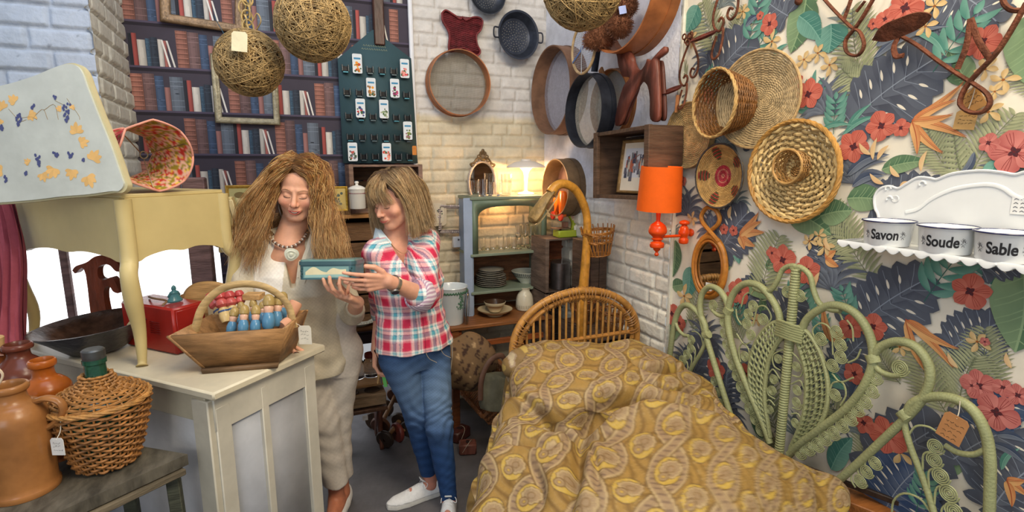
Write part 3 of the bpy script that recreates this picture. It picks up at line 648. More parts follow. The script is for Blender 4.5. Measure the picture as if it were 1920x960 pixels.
def face_details(parent, m, lipc, browc, open_=0, lashc=(60, 40, 32), gaze=-.3, fat=1.0, smile=.004):
    g = lambda P: np.asarray(P, float)@m[:3, :3].T+m[:3, 3]; I4 = np.eye(4)
    def pr(x, z, off=.0):        # put (x, z) points onto the face surface
        x = np.asarray(x, float); z = np.asarray(z, float)+0*x; lo = np.full(len(x), .03); hi = np.full(len(x), .14)
        for _ in range(22):
            y = (lo+hi)/2; d = head_sdf(np.column_stack([x, y, z]).astype(np.float32), I4, fat); lo = np.where(d < 0, y, lo); hi = np.where(d < 0, hi, y)
        return np.column_stack([x, (lo+hi)/2+off, z])
    for s in (1, -1):
        th = np.linspace(-1, 1, 13); x = s*(.0305+th*.0145)
        MB().tube(g(pr(x, -.0035-.0035*(1-th**2)+.001*th, .0004)), .0004+.0010*(1-th**2)**.4, 5, col=s2l(lashc)).build('eyelash_line', m_hair, parent)
        MB().tube(g(pr(x, .0105+.002*(1-th**2), -.0002)), .0006, 4, col=s2l((150, 92, 66))).build('eyelid_crease', m_skin, parent)
        t = np.linspace(0, 1, 11); MB().tube(g(pr(s*(.013+.037*t), .0225+.0065*np.sin(t*2.6)-.004*t, .0002)), .0019*np.sin(.5+2.2*t), 6, col=s2l(browc), flat=(1, .6)).build('eyebrow', m_hair, parent)
    t = np.linspace(-1, 1, 21); w = .0255*t; e = (1-t**2); zc = -.0630+smile*t**2; o = open_
    MB().tube(g(pr(w, zc+o*.45*e+.0018*e-.0008*np.exp(-(t/.15)**2), .0002)), .0005+.0020*e**.6, 6, col=s2l(lipc)).build('upper_lip', m_skin, parent)
    MB().tube(g(pr(w*.95, zc-.0022*e-o*e, .0002)), .0005+.0029*e**.6, 6, col=s2l(np.array(lipc)*1.06)).build('lower_lip', m_skin, parent)
    up_, lw_ = zc+o*.45*e+.0008, zc-(.0016+o)*e
    MB().grid(g(np.stack([pr(w*.97, up_, .0006), pr(w*.97, (up_+lw_)/2, .0008), pr(w*.97, lw_, .0006)]).reshape(-1, 3)).reshape(3, 21, 3), col=s2l((92, 36, 32))).build('mouth', m_skin, parent)
    if o > .001: MB().grid(g(np.stack([pr(w*.72, zc+o*.42*e, .0013), pr(w*.70, zc+o*.42*e-(.0012+o*.62)*e, .0013)]).reshape(-1, 3)).reshape(2, 21, 3), col=s2l((226, 214, 198))).build('teeth', m_enam, parent)
    for s in (1, -1): MB().ball(g([[s*.0068, .1015, -.0402]])[0], (.0024, .0024, .0012), 8, 6, col=s2l((140, 74, 56))).build('nostril', m_skin, parent)
def strands(guides, n, colf, k=26, spread=.02, curl=0, curlf=14, r=.0011, seed=1, tip=.35, sp_end=1.6, cl=16, fz=.35):
    """hair locks around guide curves: list of (points, weight)"""
    rr = np.random.default_rng(seed); G = [cat(g_, k) for g_, w in guides]; wt = np.array([w for g_, w in guides], float); wt /= wt.sum()
    P = []; C = []
    ids = rr.choice(len(G), n, p=wt)
    nc = max(1, n//cl); CO = rr.normal(0, 1, (nc, 3)); CP = rr.uniform(0, 6.28, nc); CFq = rr.uniform(.75, 1.25, nc); CA = rr.uniform(.5, 1.3, nc); CI = rr.choice(len(G), nc, p=wt); CW = rr.uniform(0, .5, nc)
    for _i in range(n):
        ci = rr.integers(0, nc); i = CI[ci]
        a = G[i]; j = rr.integers(0, len(G)); b_ = G[j] if rr.uniform() < .0 else a; t = np.linspace(0, 1, k)[:, None]
        # blend with a random neighbour guide so the locks fill the gaps between guides
        nb = min(max(i+(1 if ci % 2 else -1), 0), len(G)-1); w = CW[ci] if np.linalg.norm(G[nb][k//2]-a[k//2]) < .07 else 0
        q = a*(1-w)+G[nb]*w; off = (CO[ci]+rr.normal(0, 1, 3)*fz)*spread; q = q+off*(.35+sp_end*t**.8)
        ph = CP[ci]+rr.uniform(-.35, .35); f = curlf*CFq[ci]; am = curl*CA[ci]*rr.uniform(.7, 1.2)*np.clip(t*2.2, 0, 1)
        q = q+am*np.column_stack([np.sin(f*t[:, 0]+ph), np.cos(f*t[:, 0]*.9+ph*1.3), .5*np.sin(f*t[:, 0]*1.1+ph*.7)])
        P.append(q); C.append(colf(rr, t))
    P = np.array(P); m = len(P); rad = r*(1-(1-tip)*np.linspace(0, 1, k)**2)[None]*rr.uniform(.7, 1.4, (m, 1))
    b = MB(); b.tubes(P, rad, 3); C = np.array(C)   # (m,k,3)
    b.c[-1] = np.repeat(C.reshape(-1, 3), 3, 0); return b
# ================================================================ two women looking at a tin
UPV = vec(0, 0, 1)
cRh = cR; cFh = unit(vec(cF[0], cF[1], 0))     # horizontal right / forward of the room as seen from the door
def headframe(o, yaw, pitch, roll):
    """yaw>0 turns the face towards +right of view"""
    f = -cFh*math.cos(yaw)+cRh*math.sin(yaw); f = f*math.cos(pitch)-UPV*math.sin(pitch); x = unit(np.cross(f, UPV)); z = np.cross(x, f)
    m = frame(o, x, f, z); return m@Rot(roll, 'Y')
def linen(p, s=0, a=.002): return a*np.sin(p[:, 0]*38+p[:, 2]*22+3*np.sin(p[:, 2]*11+s))*np.sin(p[:, 2]*31-p[:, 1]*27+s)+a*.8*np.sin(p[:, 2]*70+9*np.sin(p[:, 0]*13+s)+p[:, 1]*30)*np.clip(np.sin(p[:, 2]*9+p[:, 0]*7+s), 0, 1)
# ---- woman 1 (long curly hair, linen)
def woman1():
    H = headframe(W(547, 361, 2.15)-0*UPV+cFh*.075, .16, .20, -.10)
    R1 = root('person', (.10, 2.42, 0), 'woman with long curly blond hair in a pale linen shirt and trousers behind the trug', 'person')
    nb = W(540, 446, 2.25); sr = W(466, 486, 2.22); sl = W(624, 486, 2.34)
    er = W(446, 585, 2.16); wr = W(490, 640, 2.02); el = W(662, 588, 2.36); wl = W(670, 567, 2.13); hd = W(632, 549, 2.03)
    lat = unit((sl-sr)*vec(1, 1, 0)); fw = unit(np.cross(UPV, lat)); fw = fw if fw@cFh < 0 else -fw
    HL = frame(wl, unit(np.cross(unit(hd-wl), UPV))*-1, unit(hd-wl)); HL = frame(wl, HL[:3, 0], HL[:3, 1], np.cross(HL[:3, 0], HL[:3, 1]))
    if HL[2, 2] < 0: HL = frame(wl, -HL[:3, 0], HL[:3, 1], -HL[:3, 2])
    hl = hand_caps(HL, curls=[(.15, .45, .3), (.2, .5, .35), (.3, .5, .4), (.35, .6, .4)], thumb=((.040, .035, .022), (.050, .060, .036), (.046, .085, .044)))
    yr = unit(W(540, 655, 1.98)-wr); HR = frame(wr, unit(np.cross(yr, UPV)), yr); HR = HR if HR[2, 2] < 0 else frame(wr, -HR[:3, 0], HR[:3, 1], -HR[:3, 2])
    hr = hand_caps(HR, curl=(.15, .25, .2))
    neck0 = (H@vec(0, -.02, -.06, 1))[:3]
    def body(p):
        d = head_sdf(p, H, 1.13); d = smin(d, caps(p, neck0, nb-UPV*.02+fw*-.02, .052, .058), .03)
        ch = smin(caps(p, sr+vec(0, 0, -.03)-fw*.01, nb-UPV*.055-fw*.02, .04, .062), caps(p, sl+vec(0, 0, -.03)-fw*.01, nb-UPV*.055-fw*.02, .04, .062), .04)
        ch = smin(ch, caps(p, nb-UPV*.08-fw*.022, nb-UPV*.26-fw*.03, .064, .064), .05); d = smin(d, ch, .03)
        d = smin(d, smin(caps(p, sl, el, .04, .038), caps(p, el, wl, .038, .026), .01), .01)
        d = smin(d, smin(caps(p, sr, er, .04, .038), caps(p, er, wr, .038, .026), .01), .01)
        d = smin(d, hand_sdf(p, hl), .008); d = smin(d, hand_sdf(p, hr), .008)
        return d
    Hi = np.linalg.inv(H)
    def sk(P):
        q = P@Hi[:3, :3].T+Hi[:3, 3]; c = np.tile(s2l((222, 166, 136)), (len(P), 1)); ck = np.exp(-(((np.abs(q[:, 0])-.04)/.02)**2+((q[:, 2]+.03)/.02)**2))*(q[:, 1] > .03)
        c = c*(1-ck[:, None]*np.array([.0, .16, .16])); nz = np.exp(-((q[:, 0]/.014)**2+((q[:, 2]+.03)/.014)**2))*(q[:, 1] > .085); c = c*(1-nz[:, None]*np.array([0, .12, .12]))
        return c
    bd = sdf_obj('body', body, np.minimum(sr, H[:3, 3])-vec(.22, .35, .62), np.maximum(sl, H[:3, 3])+vec(.2, .2, .22), .0032, m_skin, R1, sk)
    face_details(bd, H, (192, 100, 88), (170, 126, 88), open_=.0058, fat=1.13, smile=.007)
    # ankles and slip-on shoes
    a1 = W(630, 918, 2.53); a2 = W(641, 925, 2.60)
    f1 = oZ(628, 948, .035); f1[:2] = a1[:2]; toe = unit(-cFh+cRh*.1)
    def legs(p): return smin(caps(p, vec(*a1[:2], .30), vec(*a1[:2], .07), .042, .034), caps(p, vec(*a1[:2], .07), vec(*a1[:2], .045)+toe*.13, .036, .026), .02)
    def legs2(p): return smin(caps(p, vec(*a2[:2], .30), vec(*a2[:2], .07), .042, .034), caps(p, vec(*a2[:2], .07), vec(*a2[:2], .045)+toe*.13, .036, .026), .02)
    sdf_obj('ankle', lambda p: np.minimum(legs(p), legs2(p)), np.minimum(a1, a2)*vec(1, 1, 0)-vec(.12, .25, .02), np.maximum(a1, a2)*vec(1, 1, 0)+vec(.12, .1, .34), .005, m_skin, R1, lambda P: np.tile(s2l((190, 120, 90)), (len(P), 1)))
    for a in (a1, a2):
        b_ = vec(*a[:2], .022)
        sdf_obj('shoe', lambda p: np.maximum(smin(caps(p, b_-toe*.035, b_+toe*.15, .042, .038), caps(p, b_-toe*.04+UPV*.03, b_+toe*.02+UPV*.005, .038), .02), -(ell(p, b_+UPV*.075+toe*.01, (.04, .05, .045)))), b_-vec(.12, .25, .05), b_+vec(.12, .2, .12), .005, m_cloth, R1, lambda P: np.tile(s2l((222, 218, 214)), (len(P), 1)))
    # trousers
    hp = W(604, 650, 2.42); hpl = hp+lat*.085; hpr = hp-lat*.085; k1 = W(606, 785, 2.44); k2 = W(630, 785, 2.52)
    zr = hp[2]
    def tr(p):
        d = column(p, hp, lat, fw, [(-.12, 0, -.01, .14, .105), (0, 0, 0, .160, .118), (.12, 0, .01, .15, .11), (.22, 0, .01, .15, .11)])
        L1 = smin(caps(p, hpr-UPV*.04, k1, .092, .068), caps(p, k1, vec(*a1[:2], .15), .068, .058), .03); L2 = smin(caps(p, hpl-UPV*.04, k2, .092, .068), caps(p, k2, vec(*a2[:2], .15), .068, .058), .03)
        d = smin(d, smin(L1, L2, .012), .03)+linen(p, 2, .0035); return np.maximum(d, .155-p[:, 2]-.004*np.sin(p[:, 0]*60))
    def trc(P): return s2l((206, 196, 184))*(1+.05*np.sin(P[:, 2]*300)*np.sin(P[:, 0]*280))[:, None]
    lo = np.minimum(np.minimum(hpr, a1), k1)-.22; lo[2] = .1; hi = np.maximum(np.maximum(hpl, a2), k2)+.22; hi[2] = zr+.25
    sdf_obj('trousers', tr, lo, hi, .006, m_cloth, R1, trc)
    # shirt
    ct = (sr+sl)/2; Hs = ct[2]-zr
    def shirt(p):
        d = column(p, vec(ct[0], ct[1], zr), lat, fw, [(-.10, .04, -.01, .172, .128), (0, .04, 0, .168, .124), (.14, .02, .01, .165, .125), (.28, .0, .03, .178, .135), (Hs-.05, 0, .015, .165, .12), (Hs-.005, 0, -.01, .12, .085), (Hs+.03, 0, -.03, .06, .04)])
        sh = smin(caps(p, nb-UPV*.035-fw*.03, sr-UPV*.01, .058, .056), caps(p, nb-UPV*.035-fw*.03, sl-UPV*.01, .058, .056), .03); d = smin(d, sh, .05)
        d = smin(d, smin(caps(p, sr-UPV*.01, er, .062, .055), caps(p, er, er+(wr-er)*.55, .056, .05), .02), .02)
        d = smin(d, smin(caps(p, sl-UPV*.01, el, .058, .048), caps(p, el, el+(wl-el)*.45, .048, .040), .02), .02)
        d = d+linen(p, 0, .0035)
        q = p-nb.astype(np.float32); x = q@lat; y = q@fw; z = q[:, 2]      # V neck
        v = np.abs(x-.01)-(.008+.17*np.clip(z+.19, 0, .3)); return np.where(y > -.03, smax(d, -np.maximum(v, -(z+.19)), .004), smax(d, z-.03, .01))
    def shc(P):
        q = P-nb; x = q@lat; z = q[:, 2]; c = np.tile(s2l((206, 194, 170)), (len(P), 1)); m_ = (x < -.02-.16*np.clip(-z-.12, 0, .5)) & (q@fw > -.03) & (x > -.135) & (z < .0)
        wv = 1+.06*np.sin(x*420)*np.sin(z*400)+.05*np.sin(x*90)
        c[m_] = s2l((232, 226, 216)); ed = np.abs(x+.135) < .0035; c[ed & (q@fw > 0)] *= .72; return c*wv[:, None]
    lo = np.minimum(np.minimum(sr, er), wr)-.13; hi = np.maximum(np.maximum(sl, el), nb)+.14; lo[2] = zr-.13; lo[1] -= .08; hi[1] += .05
    sdf_obj('shirt', shirt, lo, hi, .0045, m_cloth, R1, shc)
    # collar: a turned band round the neck and down the right front edge
    cp = cat([nb+lat*-.075-fw*.045+UPV*.02, nb-fw*.085+UPV*.035, nb+lat*.085-fw*.03+UPV*.03, nb+lat*.075+fw*.055-UPV*.03, nb+lat*.05+fw*.095-UPV*.09, nb+lat*.02+fw*.125-UPV*.18], 30)
    wd_ = np.linspace(.03, .022, 30)
    out = cp+(unit(vec(*lat))*.012)+np.outer(-wd_, UPV*.75)+np.outer(wd_*.7, lat)
    MB().grid(np.stack([cp+UPV*.012, cp+fw*.01+lat*.012+UPV*.008, out+fw*.014, out+fw*.006]), col=s2l((200, 190, 168))).build('collar', m_cloth, R1)
    # necklace
    t = np.linspace(-1.5, 1.5, 40); nk = nb+np.outer(np.sin(t)*.072, lat)+np.outer(np.cos(t)*.075-.005, fw)+np.outer(.012-.042*np.cos(t)**2, UPV)
    b = MB(); 
    for i, q in enumerate(nk): b.ball(q, .0062, 8, 6, col=s2l([(150, 110, 84), (210, 200, 190), (96, 70, 60)][i % 3]))
    ne = b.build('bead_necklace', m_ceram, R1)
    b = MB(frame(nb+fw*.098-UPV*.055+lat*.012, lat, UPV)@Rot(.2, 'X')); b.lathe([(0, -.003), (.026, -.003), (.028, .001), (.019, .003), (.017, .006), (.008, .003), (.006, .008), (0, .009)], 20, s2l((222, 224, 206)), wob=.06); b.build('flower_pendant', m_ceram, ne)
    for k in range(4): MB().ball(nb+lat*(.045-.012*k)+fw*(.112+.008*k)-UPV*(.10+.05*k), .0055, 10, 6, col=s2l((190, 176, 150))).build('button', m_ceram, R1)
    # hair
    g = lambda x, y, z: (H@vec(x, y, z, 1))[:3]
    G = []
    def gd(s, a, b_, e_, c_, d_, w=1): G.append(([g(*a), g(*b_), g(*e_)]+[np.asarray(q) for q in (c_, d_)], w))
    pt = lambda u, v, t: W(u, v, t)
    part = (.012, .03, .122)
    # viewer's left side (person's right, +x)
    for y0 in (.055, .03, .0, -.03, -.06):
        gd(1, (.015, y0, .136-.3*max(0, y0-.03)**1), (.050, y0+.004, .124-.3*max(0, y0-.03)), (.084, y0+.008, .07), pt(478-(.05-y0)*80, 390, 2.14+(.05-y0)), pt(468-(.05-y0)*120, 480, 2.14+(.05-y0)*.9), 1)
    G.append(([g(.012, .070, .118), g(.074, .066, .064), pt(497, 392, 2.15), pt(492, 446, 2.16)], .6))
    G.append(([g(.014, .056, .126), g(.080, .050, .05), pt(489, 402, 2.14), pt(474, 470, 2.10)], .8))
    G.append(([g(.014, .03, .136), g(.055, .03, .122), g(.090, .02, .05), pt(484, 430, 2.13), pt(468, 500, 2.12)], 1))
    G.append(([g(.014, 0, .138), g(.055, -.01, .122), g(.092, -.02, .04), pt(475, 420, 2.2), pt(446, 470, 2.2)], 1))
    # viewer's right side
    G.append(([g(.008, .070, .118), g(-.074, .066, .060), pt(599, 402, 2.16), pt(612, 470, 2.15)], .6))
    G.append(([g(.008, .056, .126), g(-.082, .046, .05), pt(603, 402, 2.15), pt(620, 470, 2.13)], .8))
    for y0 in (.05, .02, -.01, -.04, -.07):
        G.append(([g(.008, y0, .136-.3*max(0, y0-.03)), g(-.046, y0, .126-.3*max(0, y0-.03)), g(-.086, y0, .065), pt(606+(.05-y0)*150, 410, 2.17+(.05-y0)*.8), pt(622+(.05-y0)*260, 478+(.05-y0)*100, 2.14+(.05-y0)*.8)], 1.2))
        G.append(([g(.004, y0, .138-.3*max(0, y0-.03)), g(-.05, y0, .124-.3*max(0, y0-.03)), g(-.092, y0, .04), pt(600+(.05-y0)*100, 425, 2.16+(.05-y0)*.8), pt(612+(.05-y0)*180, 498, 2.12+(.05-y0)*.8)], 1))
    # back
    for x0 in (-.06, -.02, .02, .06): G.append(([g(x0*.3, -.05, .118), g(x0, -.11, .04), g(x0*1.5, -.12, -.10), g(x0*2.4, -.11, -.2)], .8))
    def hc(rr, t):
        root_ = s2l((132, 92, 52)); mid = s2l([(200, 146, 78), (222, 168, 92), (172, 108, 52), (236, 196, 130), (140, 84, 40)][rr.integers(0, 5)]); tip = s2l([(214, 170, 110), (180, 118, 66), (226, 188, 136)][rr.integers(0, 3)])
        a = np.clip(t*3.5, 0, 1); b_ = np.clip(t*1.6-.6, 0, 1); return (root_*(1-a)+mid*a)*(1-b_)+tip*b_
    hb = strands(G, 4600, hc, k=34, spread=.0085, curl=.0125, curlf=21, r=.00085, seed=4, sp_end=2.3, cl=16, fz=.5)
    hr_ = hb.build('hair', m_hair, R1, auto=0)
    # scalp base beneath the locks
    def scalp(p):
        q = p@Hi[:3, :3].T.astype(np.float32)+Hi[:3, 3].astype(np.float32)
        d = ell(q, (0, -.018, .046), (.080, .098, .084)); cut = np.maximum(q[:, 1]-.048+np.abs(q[:, 0])*.12-.75*np.clip(q[:, 2]-.06, 0, .1), -1)
        d = np.maximum(d, cut); sd = ell(np.column_stack([np.abs(q[:, 0]), q[:, 1], q[:, 2]]), (.058, -.045, -.05), (.036, .05, .10)); return smin(d, sd, .02)
    sdf_obj('hair_base', scalp, H[:3, 3]-.2, H[:3, 3]+.18, .0045, m_hair, hr_, lambda P: np.tile(s2l((128, 86, 48)), (len(P), 1)))
    return R1
# ---- woman 2 (checked shirt, jeans)
def plaid(u, v, ph=0):
    pal = [((206, 52, 84), .30), ((232, 150, 160), .36), ((238, 228, 222), .46), ((96, 172, 188), .60), ((60, 120, 150), .64), ((238, 230, 224), .78), ((110, 186, 196), .84), ((236, 222, 218), .93), ((212, 70, 100), 1.01)]
    def band(x):
        f = (x/.098) % 1; out = np.zeros((len(x), 3)); lo = 0
        for c, hi_ in pal: m = (f >= lo) & (f < hi_); out[m] = s2l(c); lo = hi_
        return out
    a = band(u+ph); b_ = band(v+.03+ph); return .5*a+.5*b_*(.9)+.08*a*b_
def woman2():
    H = headframe(W(722, 378, 2.27)+cFh*.06+cRh*.03, -.62, .28, .02)
    R1 = root('person', (.55, 2.42, 0), 'woman with shoulder-length blond hair in a red and turquoise checked shirt and blue jeans', 'person')
    nb = W(742, 438, 2.40); sr = W(706, 470, 2.32); sl = W(798, 448, 2.46)
    el = W(796, 556, 2.27); wl = W(728, 527, 2.085); hd = W(636, 533, 1.995)
    er = W(716, 590, 2.56); wr = W(706, 655, 2.50); hr0 = W(708, 700, 2.46)
    lat = unit((sl-sr)*vec(1, 1, 0)); fw = unit(np.cross(UPV, lat)); fw = fw if fw@cFh < 0 else -fw
    yl = unit(hd-wl); xl = unit(UPV-yl*(UPV@yl)); HL = frame(wl, xl, yl, np.cross(xl, yl))
    if HL[:3, 2]@cFh < 0: HL[:3, 2] *= -1
    HL = HL@Rot(.25, 'Y')
    hl = hand_caps(HL, curls=[(.04, .12, .12), (.12, .22, .2), (.28, .35, .3), (.42, .45, .3)], thumb=((.040, .026, .004), (.060, .056, .006), (.063, .088, .012)), spread=.03)
    yr = unit(hr0-wr); xr = unit(-cFh-yr*(-cFh@yr)); HR = frame(wr, xr, yr, np.cross(xr, yr))
    if HR[:3, 2]@cRh < 0: HR[:3, 2] *= -1
    hr = hand_caps(HR, curls=[(.5, .7, .5), (.55, .8, .5), (.6, .8, .5), (.6, .8, .5)], thumb=((.03, .03, .02), (.034, .058, .032), (.02, .08, .034)))
    neck0 = (H@vec(0, -.02, -.06, 1))[:3]
    def body(p):
        d = head_sdf(p, H, 1.08); d = smin(d, caps(p, neck0, nb-UPV*.02-fw*.02, .050, .056), .03)
        ch = smin(caps(p, sr-UPV*.03, nb-UPV*.055-fw*.02, .038, .06), caps(p, sl-UPV*.03, nb-UPV*.055-fw*.02, .038, .06), .04); ch = smin(ch, caps(p, nb-UPV*.08-fw*.02, nb-UPV*.24-fw*.01, .066, .068), .05); d = smin(d, ch, .03)
        d = smin(d, smin(caps(p, sl, el, .044, .042), caps(p, el, wl, .042, .026), .012), .01); d = smin(d, smin(caps(p, sr, er, .044, .04), caps(p, er, wr, .038, .026), .012), .01)
        d = smin(d, hand_sdf(p, hl), .008); return smin(d, hand_sdf(p, hr), .008)
    Hi = np.linalg.inv(H)
    def sk(P):
        q = P@Hi[:3, :3].T+Hi[:3, 3]; c = np.tile(s2l((222, 164, 136)), (len(P), 1)); ck = np.exp(-(((np.abs(q[:, 0])-.04)/.02)**2+((q[:, 2]+.03)/.02)**2))*(q[:, 1] > .03)
        return c*(1-ck[:, None]*np.array([.0, .18, .16]))
    lo = np.min([sr, sl, el, wl, hd, er, wr, hr0, H[:3, 3]], 0)-.13; hi = np.max([sr, sl, el, wl, H[:3, 3]], 0)+.14
    bd = sdf_obj('body', body, lo, hi, .0033, m_skin, R1, sk)
    face_details(bd, H, (190, 104, 92), (140, 104, 76), open_=.0003, fat=1.08, smile=.006)
    # wrist watch
    ax = unit(wl-el); wc = wl-ax*.035; mw = frame(wc, unit(np.cross(ax, UPV)), ax); mw[:3, 2] = np.cross(mw[:3, 0], mw[:3, 1])
    b = MB(frame(wc, mw[:3, 0], mw[:3, 2], ax)); b.ring(.0345, -.008, .008, .004, 28, col=s2l((200, 198, 190))); wt = b.build('watch', m_steel, R1)
    dq = unit(-cFh*.8+UPV*-.3+cRh*-.1); dq = unit(dq-ax*(dq@ax)); b = MB(frame(wc+dq*.034, ax, np.cross(dq, ax), dq)); b.lathe([(0, 0), (.017, 0), (.018, .006), (.015, .008), (0, .008)], 22, s2l((190, 188, 182))); b.lathe([(.0, .0085), (.014, .0085)], 22, s2l((60, 60, 66))); b.build('watch_face', m_steel, wt)
    # finger ring
    # jeans
    hp = W(778, 645, 2.46); a1 = W(803, 888, 2.66); a2 = W(842, 935, 2.56); k1 = W(783, 775, 2.50); k2 = W(824, 800, 2.46); hr1 = hp-lat*.085; hl1 = hp+lat*.085
    def jw(p): 
        s = np.exp(-((p[:, 2]-k1[2])/.09)**2)*.004+.0012; return s*.7*np.sin(p[:, 2]*95+5*np.sin(p[:, 0]*26)+6*np.sin(p[:, 2]*17+p[:, 1]*30)+p[:, 1]*40)
    def jeans(p):
        d = column(p, hp, lat, fw, [(-.10, 0, -.02, .13, .11), (0, 0, 0, .172, .125), (.06, 0, 0, .15, .108)])
        L1 = smin(caps(p, hr1-UPV*.05, k1, .088, .056), caps(p, k1, a1, .057, .038), .03); L2 = smin(caps(p, hl1-UPV*.05, k2, .090, .058), caps(p, k2, a2, .058, .038), .03)
        L1 = smin(L1, caps(p, k1+vec(0, .02, -.05), k1*.45+a1*.55+vec(0, .015, 0), .05, .046), .02); L2 = smin(L2, caps(p, k2+vec(0, .02, -.05), k2*.45+a2*.55+vec(0, .015, 0), .05, .046), .02)
        d = smin(d, np.minimum(L1, L2), .02); d = d+jw(p); c1 = caps(p, a1, a1-UPV*.2, .07); c2 = caps(p, a2, a2-UPV*.2, .07)
        return np.maximum(d, -np.minimum(np.maximum(c1, p[:, 2]-a1[2]), np.maximum(c2, p[:, 2]-a2[2])))
    def jc(P):
        q = P-hp; x = q@lat; f_ = np.clip(.5+q@fw*4, 0, 1); th = np.exp(-((P[:, 2]-.62)/.16)**2)*f_; c = s2l((42, 72, 118))*(1-th[:, None])+s2l((98, 122, 152))*th[:, None]
        nz = 1+.14*np.sin(P[:, 2]*500+P[:, 0]*90)*np.sin(P[:, 0]*430)+.12*np.sin(P[:, 2]*120+4*np.sin(P[:, 0]*20)+P[:, 1]*20); c = c*nz[:, None]
        return c
    lo = np.min([hr1, k1, a1, a2], 0)-.16; hi = np.max([hl1, k2, hp], 0)+.19; lo[2] = min(a1[2], a2[2])-.04
    jn = sdf_obj('jeans', jeans, lo, hi, .0048, m_cloth, R1, jc)
    b = MB(); b.tube(cat([hp+lat*.168+fw*.03+UPV*.06, hp+lat*.172+fw*.045-UPV*.06, hl1+lat*.07+fw*.05-UPV*.2, k2+lat*.05+fw*.03], 30), .0014, 4, col=s2l((196, 190, 176))); b.build('side_seam', m_cloth, jn)
    b = MB()
    for p_ in (hp+lat*.06+fw*.118, hp-lat*.02+fw*.128): b.tube(cat([p_+UPV*.02, p_-UPV*.03+lat*.02, p_-UPV*.06+lat*.06], 10), .0014, 4, col=s2l((170, 160, 140)))
    b.build('pocket_stitching', m_cloth, jn)
    # ankles
    toe1 = unit(-cRh*.8-cFh*.45); toe2 = unit(-cFh+cRh*.05); h1 = vec(a1[0], a1[1], .045)+toe1*-.01; h2 = vec(a2[0], a2[1], .045)
    sdf_obj('ankle', lambda p: np.minimum(smin(caps(p, a1+UPV*.08, h1+UPV*.02, .034, .031), caps(p, h1+UPV*.01, h1+toe1*.1, .03, .025), .02), smin(caps(p, a2+UPV*.08, h2+UPV*.02, .034, .031), caps(p, h2+UPV*.01, h2+toe2*.1, .03, .025), .02)), np.minimum(h1, h2)-.17, np.maximum(a1, a2)+.15, .005, m_skin, R1, lambda P: np.tile(s2l((206, 140, 118)), (len(P), 1)))
    def sneaker(h, toe):
        s_ = unit(np.cross(UPV, toe)); fl = h*vec(1, 1, 0); m = frame(fl-toe*.035, toe, s_, UPV)
        mi = np.linalg.inv(m).astype(np.float32)
        def f(p):
            q = p@mi[:3, :3].T+mi[:3, 3]; x = q[:, 0]; w_ = np.interp(x, [-.03, 0, .08, .16, .22, .255], [.024, .034, .036, .045, .040, .018]); top = np.interp(x, [-.03, 0, .05, .10, .16, .22, .26], [.075, .092, .088, .080, .058, .046, .03])
            d = np.maximum(np.sqrt((q[:, 1]/w_)**2+(np.maximum(q[:, 2]-.02, 0)/(top-.018))**2)-1, 0)*0+(np.sqrt((q[:, 1]/w_)**2+(np.maximum(q[:, 2]-.018, 0)/(top-.016))**2)-1)*.03
            d = smax(d, smax(-x-.03, x-.26, .01), .012); d = smax(d, -q[:, 2], .003); cut = ell(q, (.035, 0, .10), (.045, .028, .04)); return smax(d, -cut, .004)
        def fc(P):
            q = P@np.linalg.inv(m)[:3, :3].T+np.linalg.inv(m)[:3, 3]; c = np.tile(s2l((232, 232, 232)), (len(P), 1)); c[(q[:, 2] < .026)] = s2l((214, 212, 206)); c[np.abs(q[:, 2]-.027) < .002] *= .6
            c[(q[:, 0] < .0) & (q[:, 2] > .045)] = s2l((150, 170, 160)); return c
        sh = sdf_obj('sneaker', f, fl-vec(.3, .3, .01), fl+vec(.3, .3, .12), .0038, m_cloth, R1, fc)
        b = MB(m)
        for k in range(6):
            x = .075+.017*k; z = np.interp(x, [-.03, 0, .05, .10, .16, .22, .26], [.075, .092, .088, .080, .058, .046, .03])+.001; b.tube(cat([(x, -.02, z-.010), (x+.004, 0, z+.001), (x+.008, .02, z-.010)], 8), .0026, 5, col=s2l((240, 240, 240)))
        b.tube(cat([(.07, 0, .09), (.06, .03, .085), (.08, .035, .07), (.075, 0, .09), (.06, -.03, .085), (.08, -.035, .07)], 24), .0018, 4, col=s2l((240, 240, 240)))
        b.build('laces', m_cloth, sh); b = MB(m@T(.07, 0, .095)@Rot(-.7, 'Y')); b.box((0, 0, 0), (.05, .034, .006), bev=.003, col=s2l((226, 228, 226))); b.build('tongue', m_cloth, sh)
    sneaker(h1, toe1); sneaker(h2, toe2)
    # shirt
    zr = hp[2]; ct = (sr+sl)/2; Hs = ct[2]-zr
    T_ = [(-.005, .0, .0, .182, .135), (.06, 0, .0, .176, .132), (.18, .0, .0, .155, .12), (.30, 0, .02, .165, .135), (Hs-.06, 0, .0, .155, .11), (Hs-.01, 0, -.02, .11, .07), (Hs+.04, 0, -.03, .06, .045)]
    base = vec(ct[0]*.6+hp[0]*.4, ct[1]*.6+hp[1]*.4, zr)
    def shirt(p):
        # the column follows the lean of the torso
        q = p.copy(); sh_ = np.clip((p[:, 2]-zr)/Hs, 0, 1.2)[:, None]; q[:, :2] -= ((sh_-.6)*(ct-hp)[None, :2]*1.0).astype(np.float32)
        d = column(q, base, lat, fw, T_); s_ = smin(caps(p, nb-UPV*.035-fw*.03, sr-UPV*.01, .055, .052), caps(p, nb-UPV*.035-fw*.03, sl-UPV*.01, .055, .054), .03); d = smin(d, s_, .05)
        d = smin(d, caps(p, sl-UPV*.01, el+(sl-el)*.02, .062, .060), .025); d = smin(d, caps(p, el, el+(wl-el)*.12, .061, .062), .012)
        d = smin(d, caps(p, sr-UPV*.01, er, .058, .052), .025); d = d+linen(p, 1, .003)
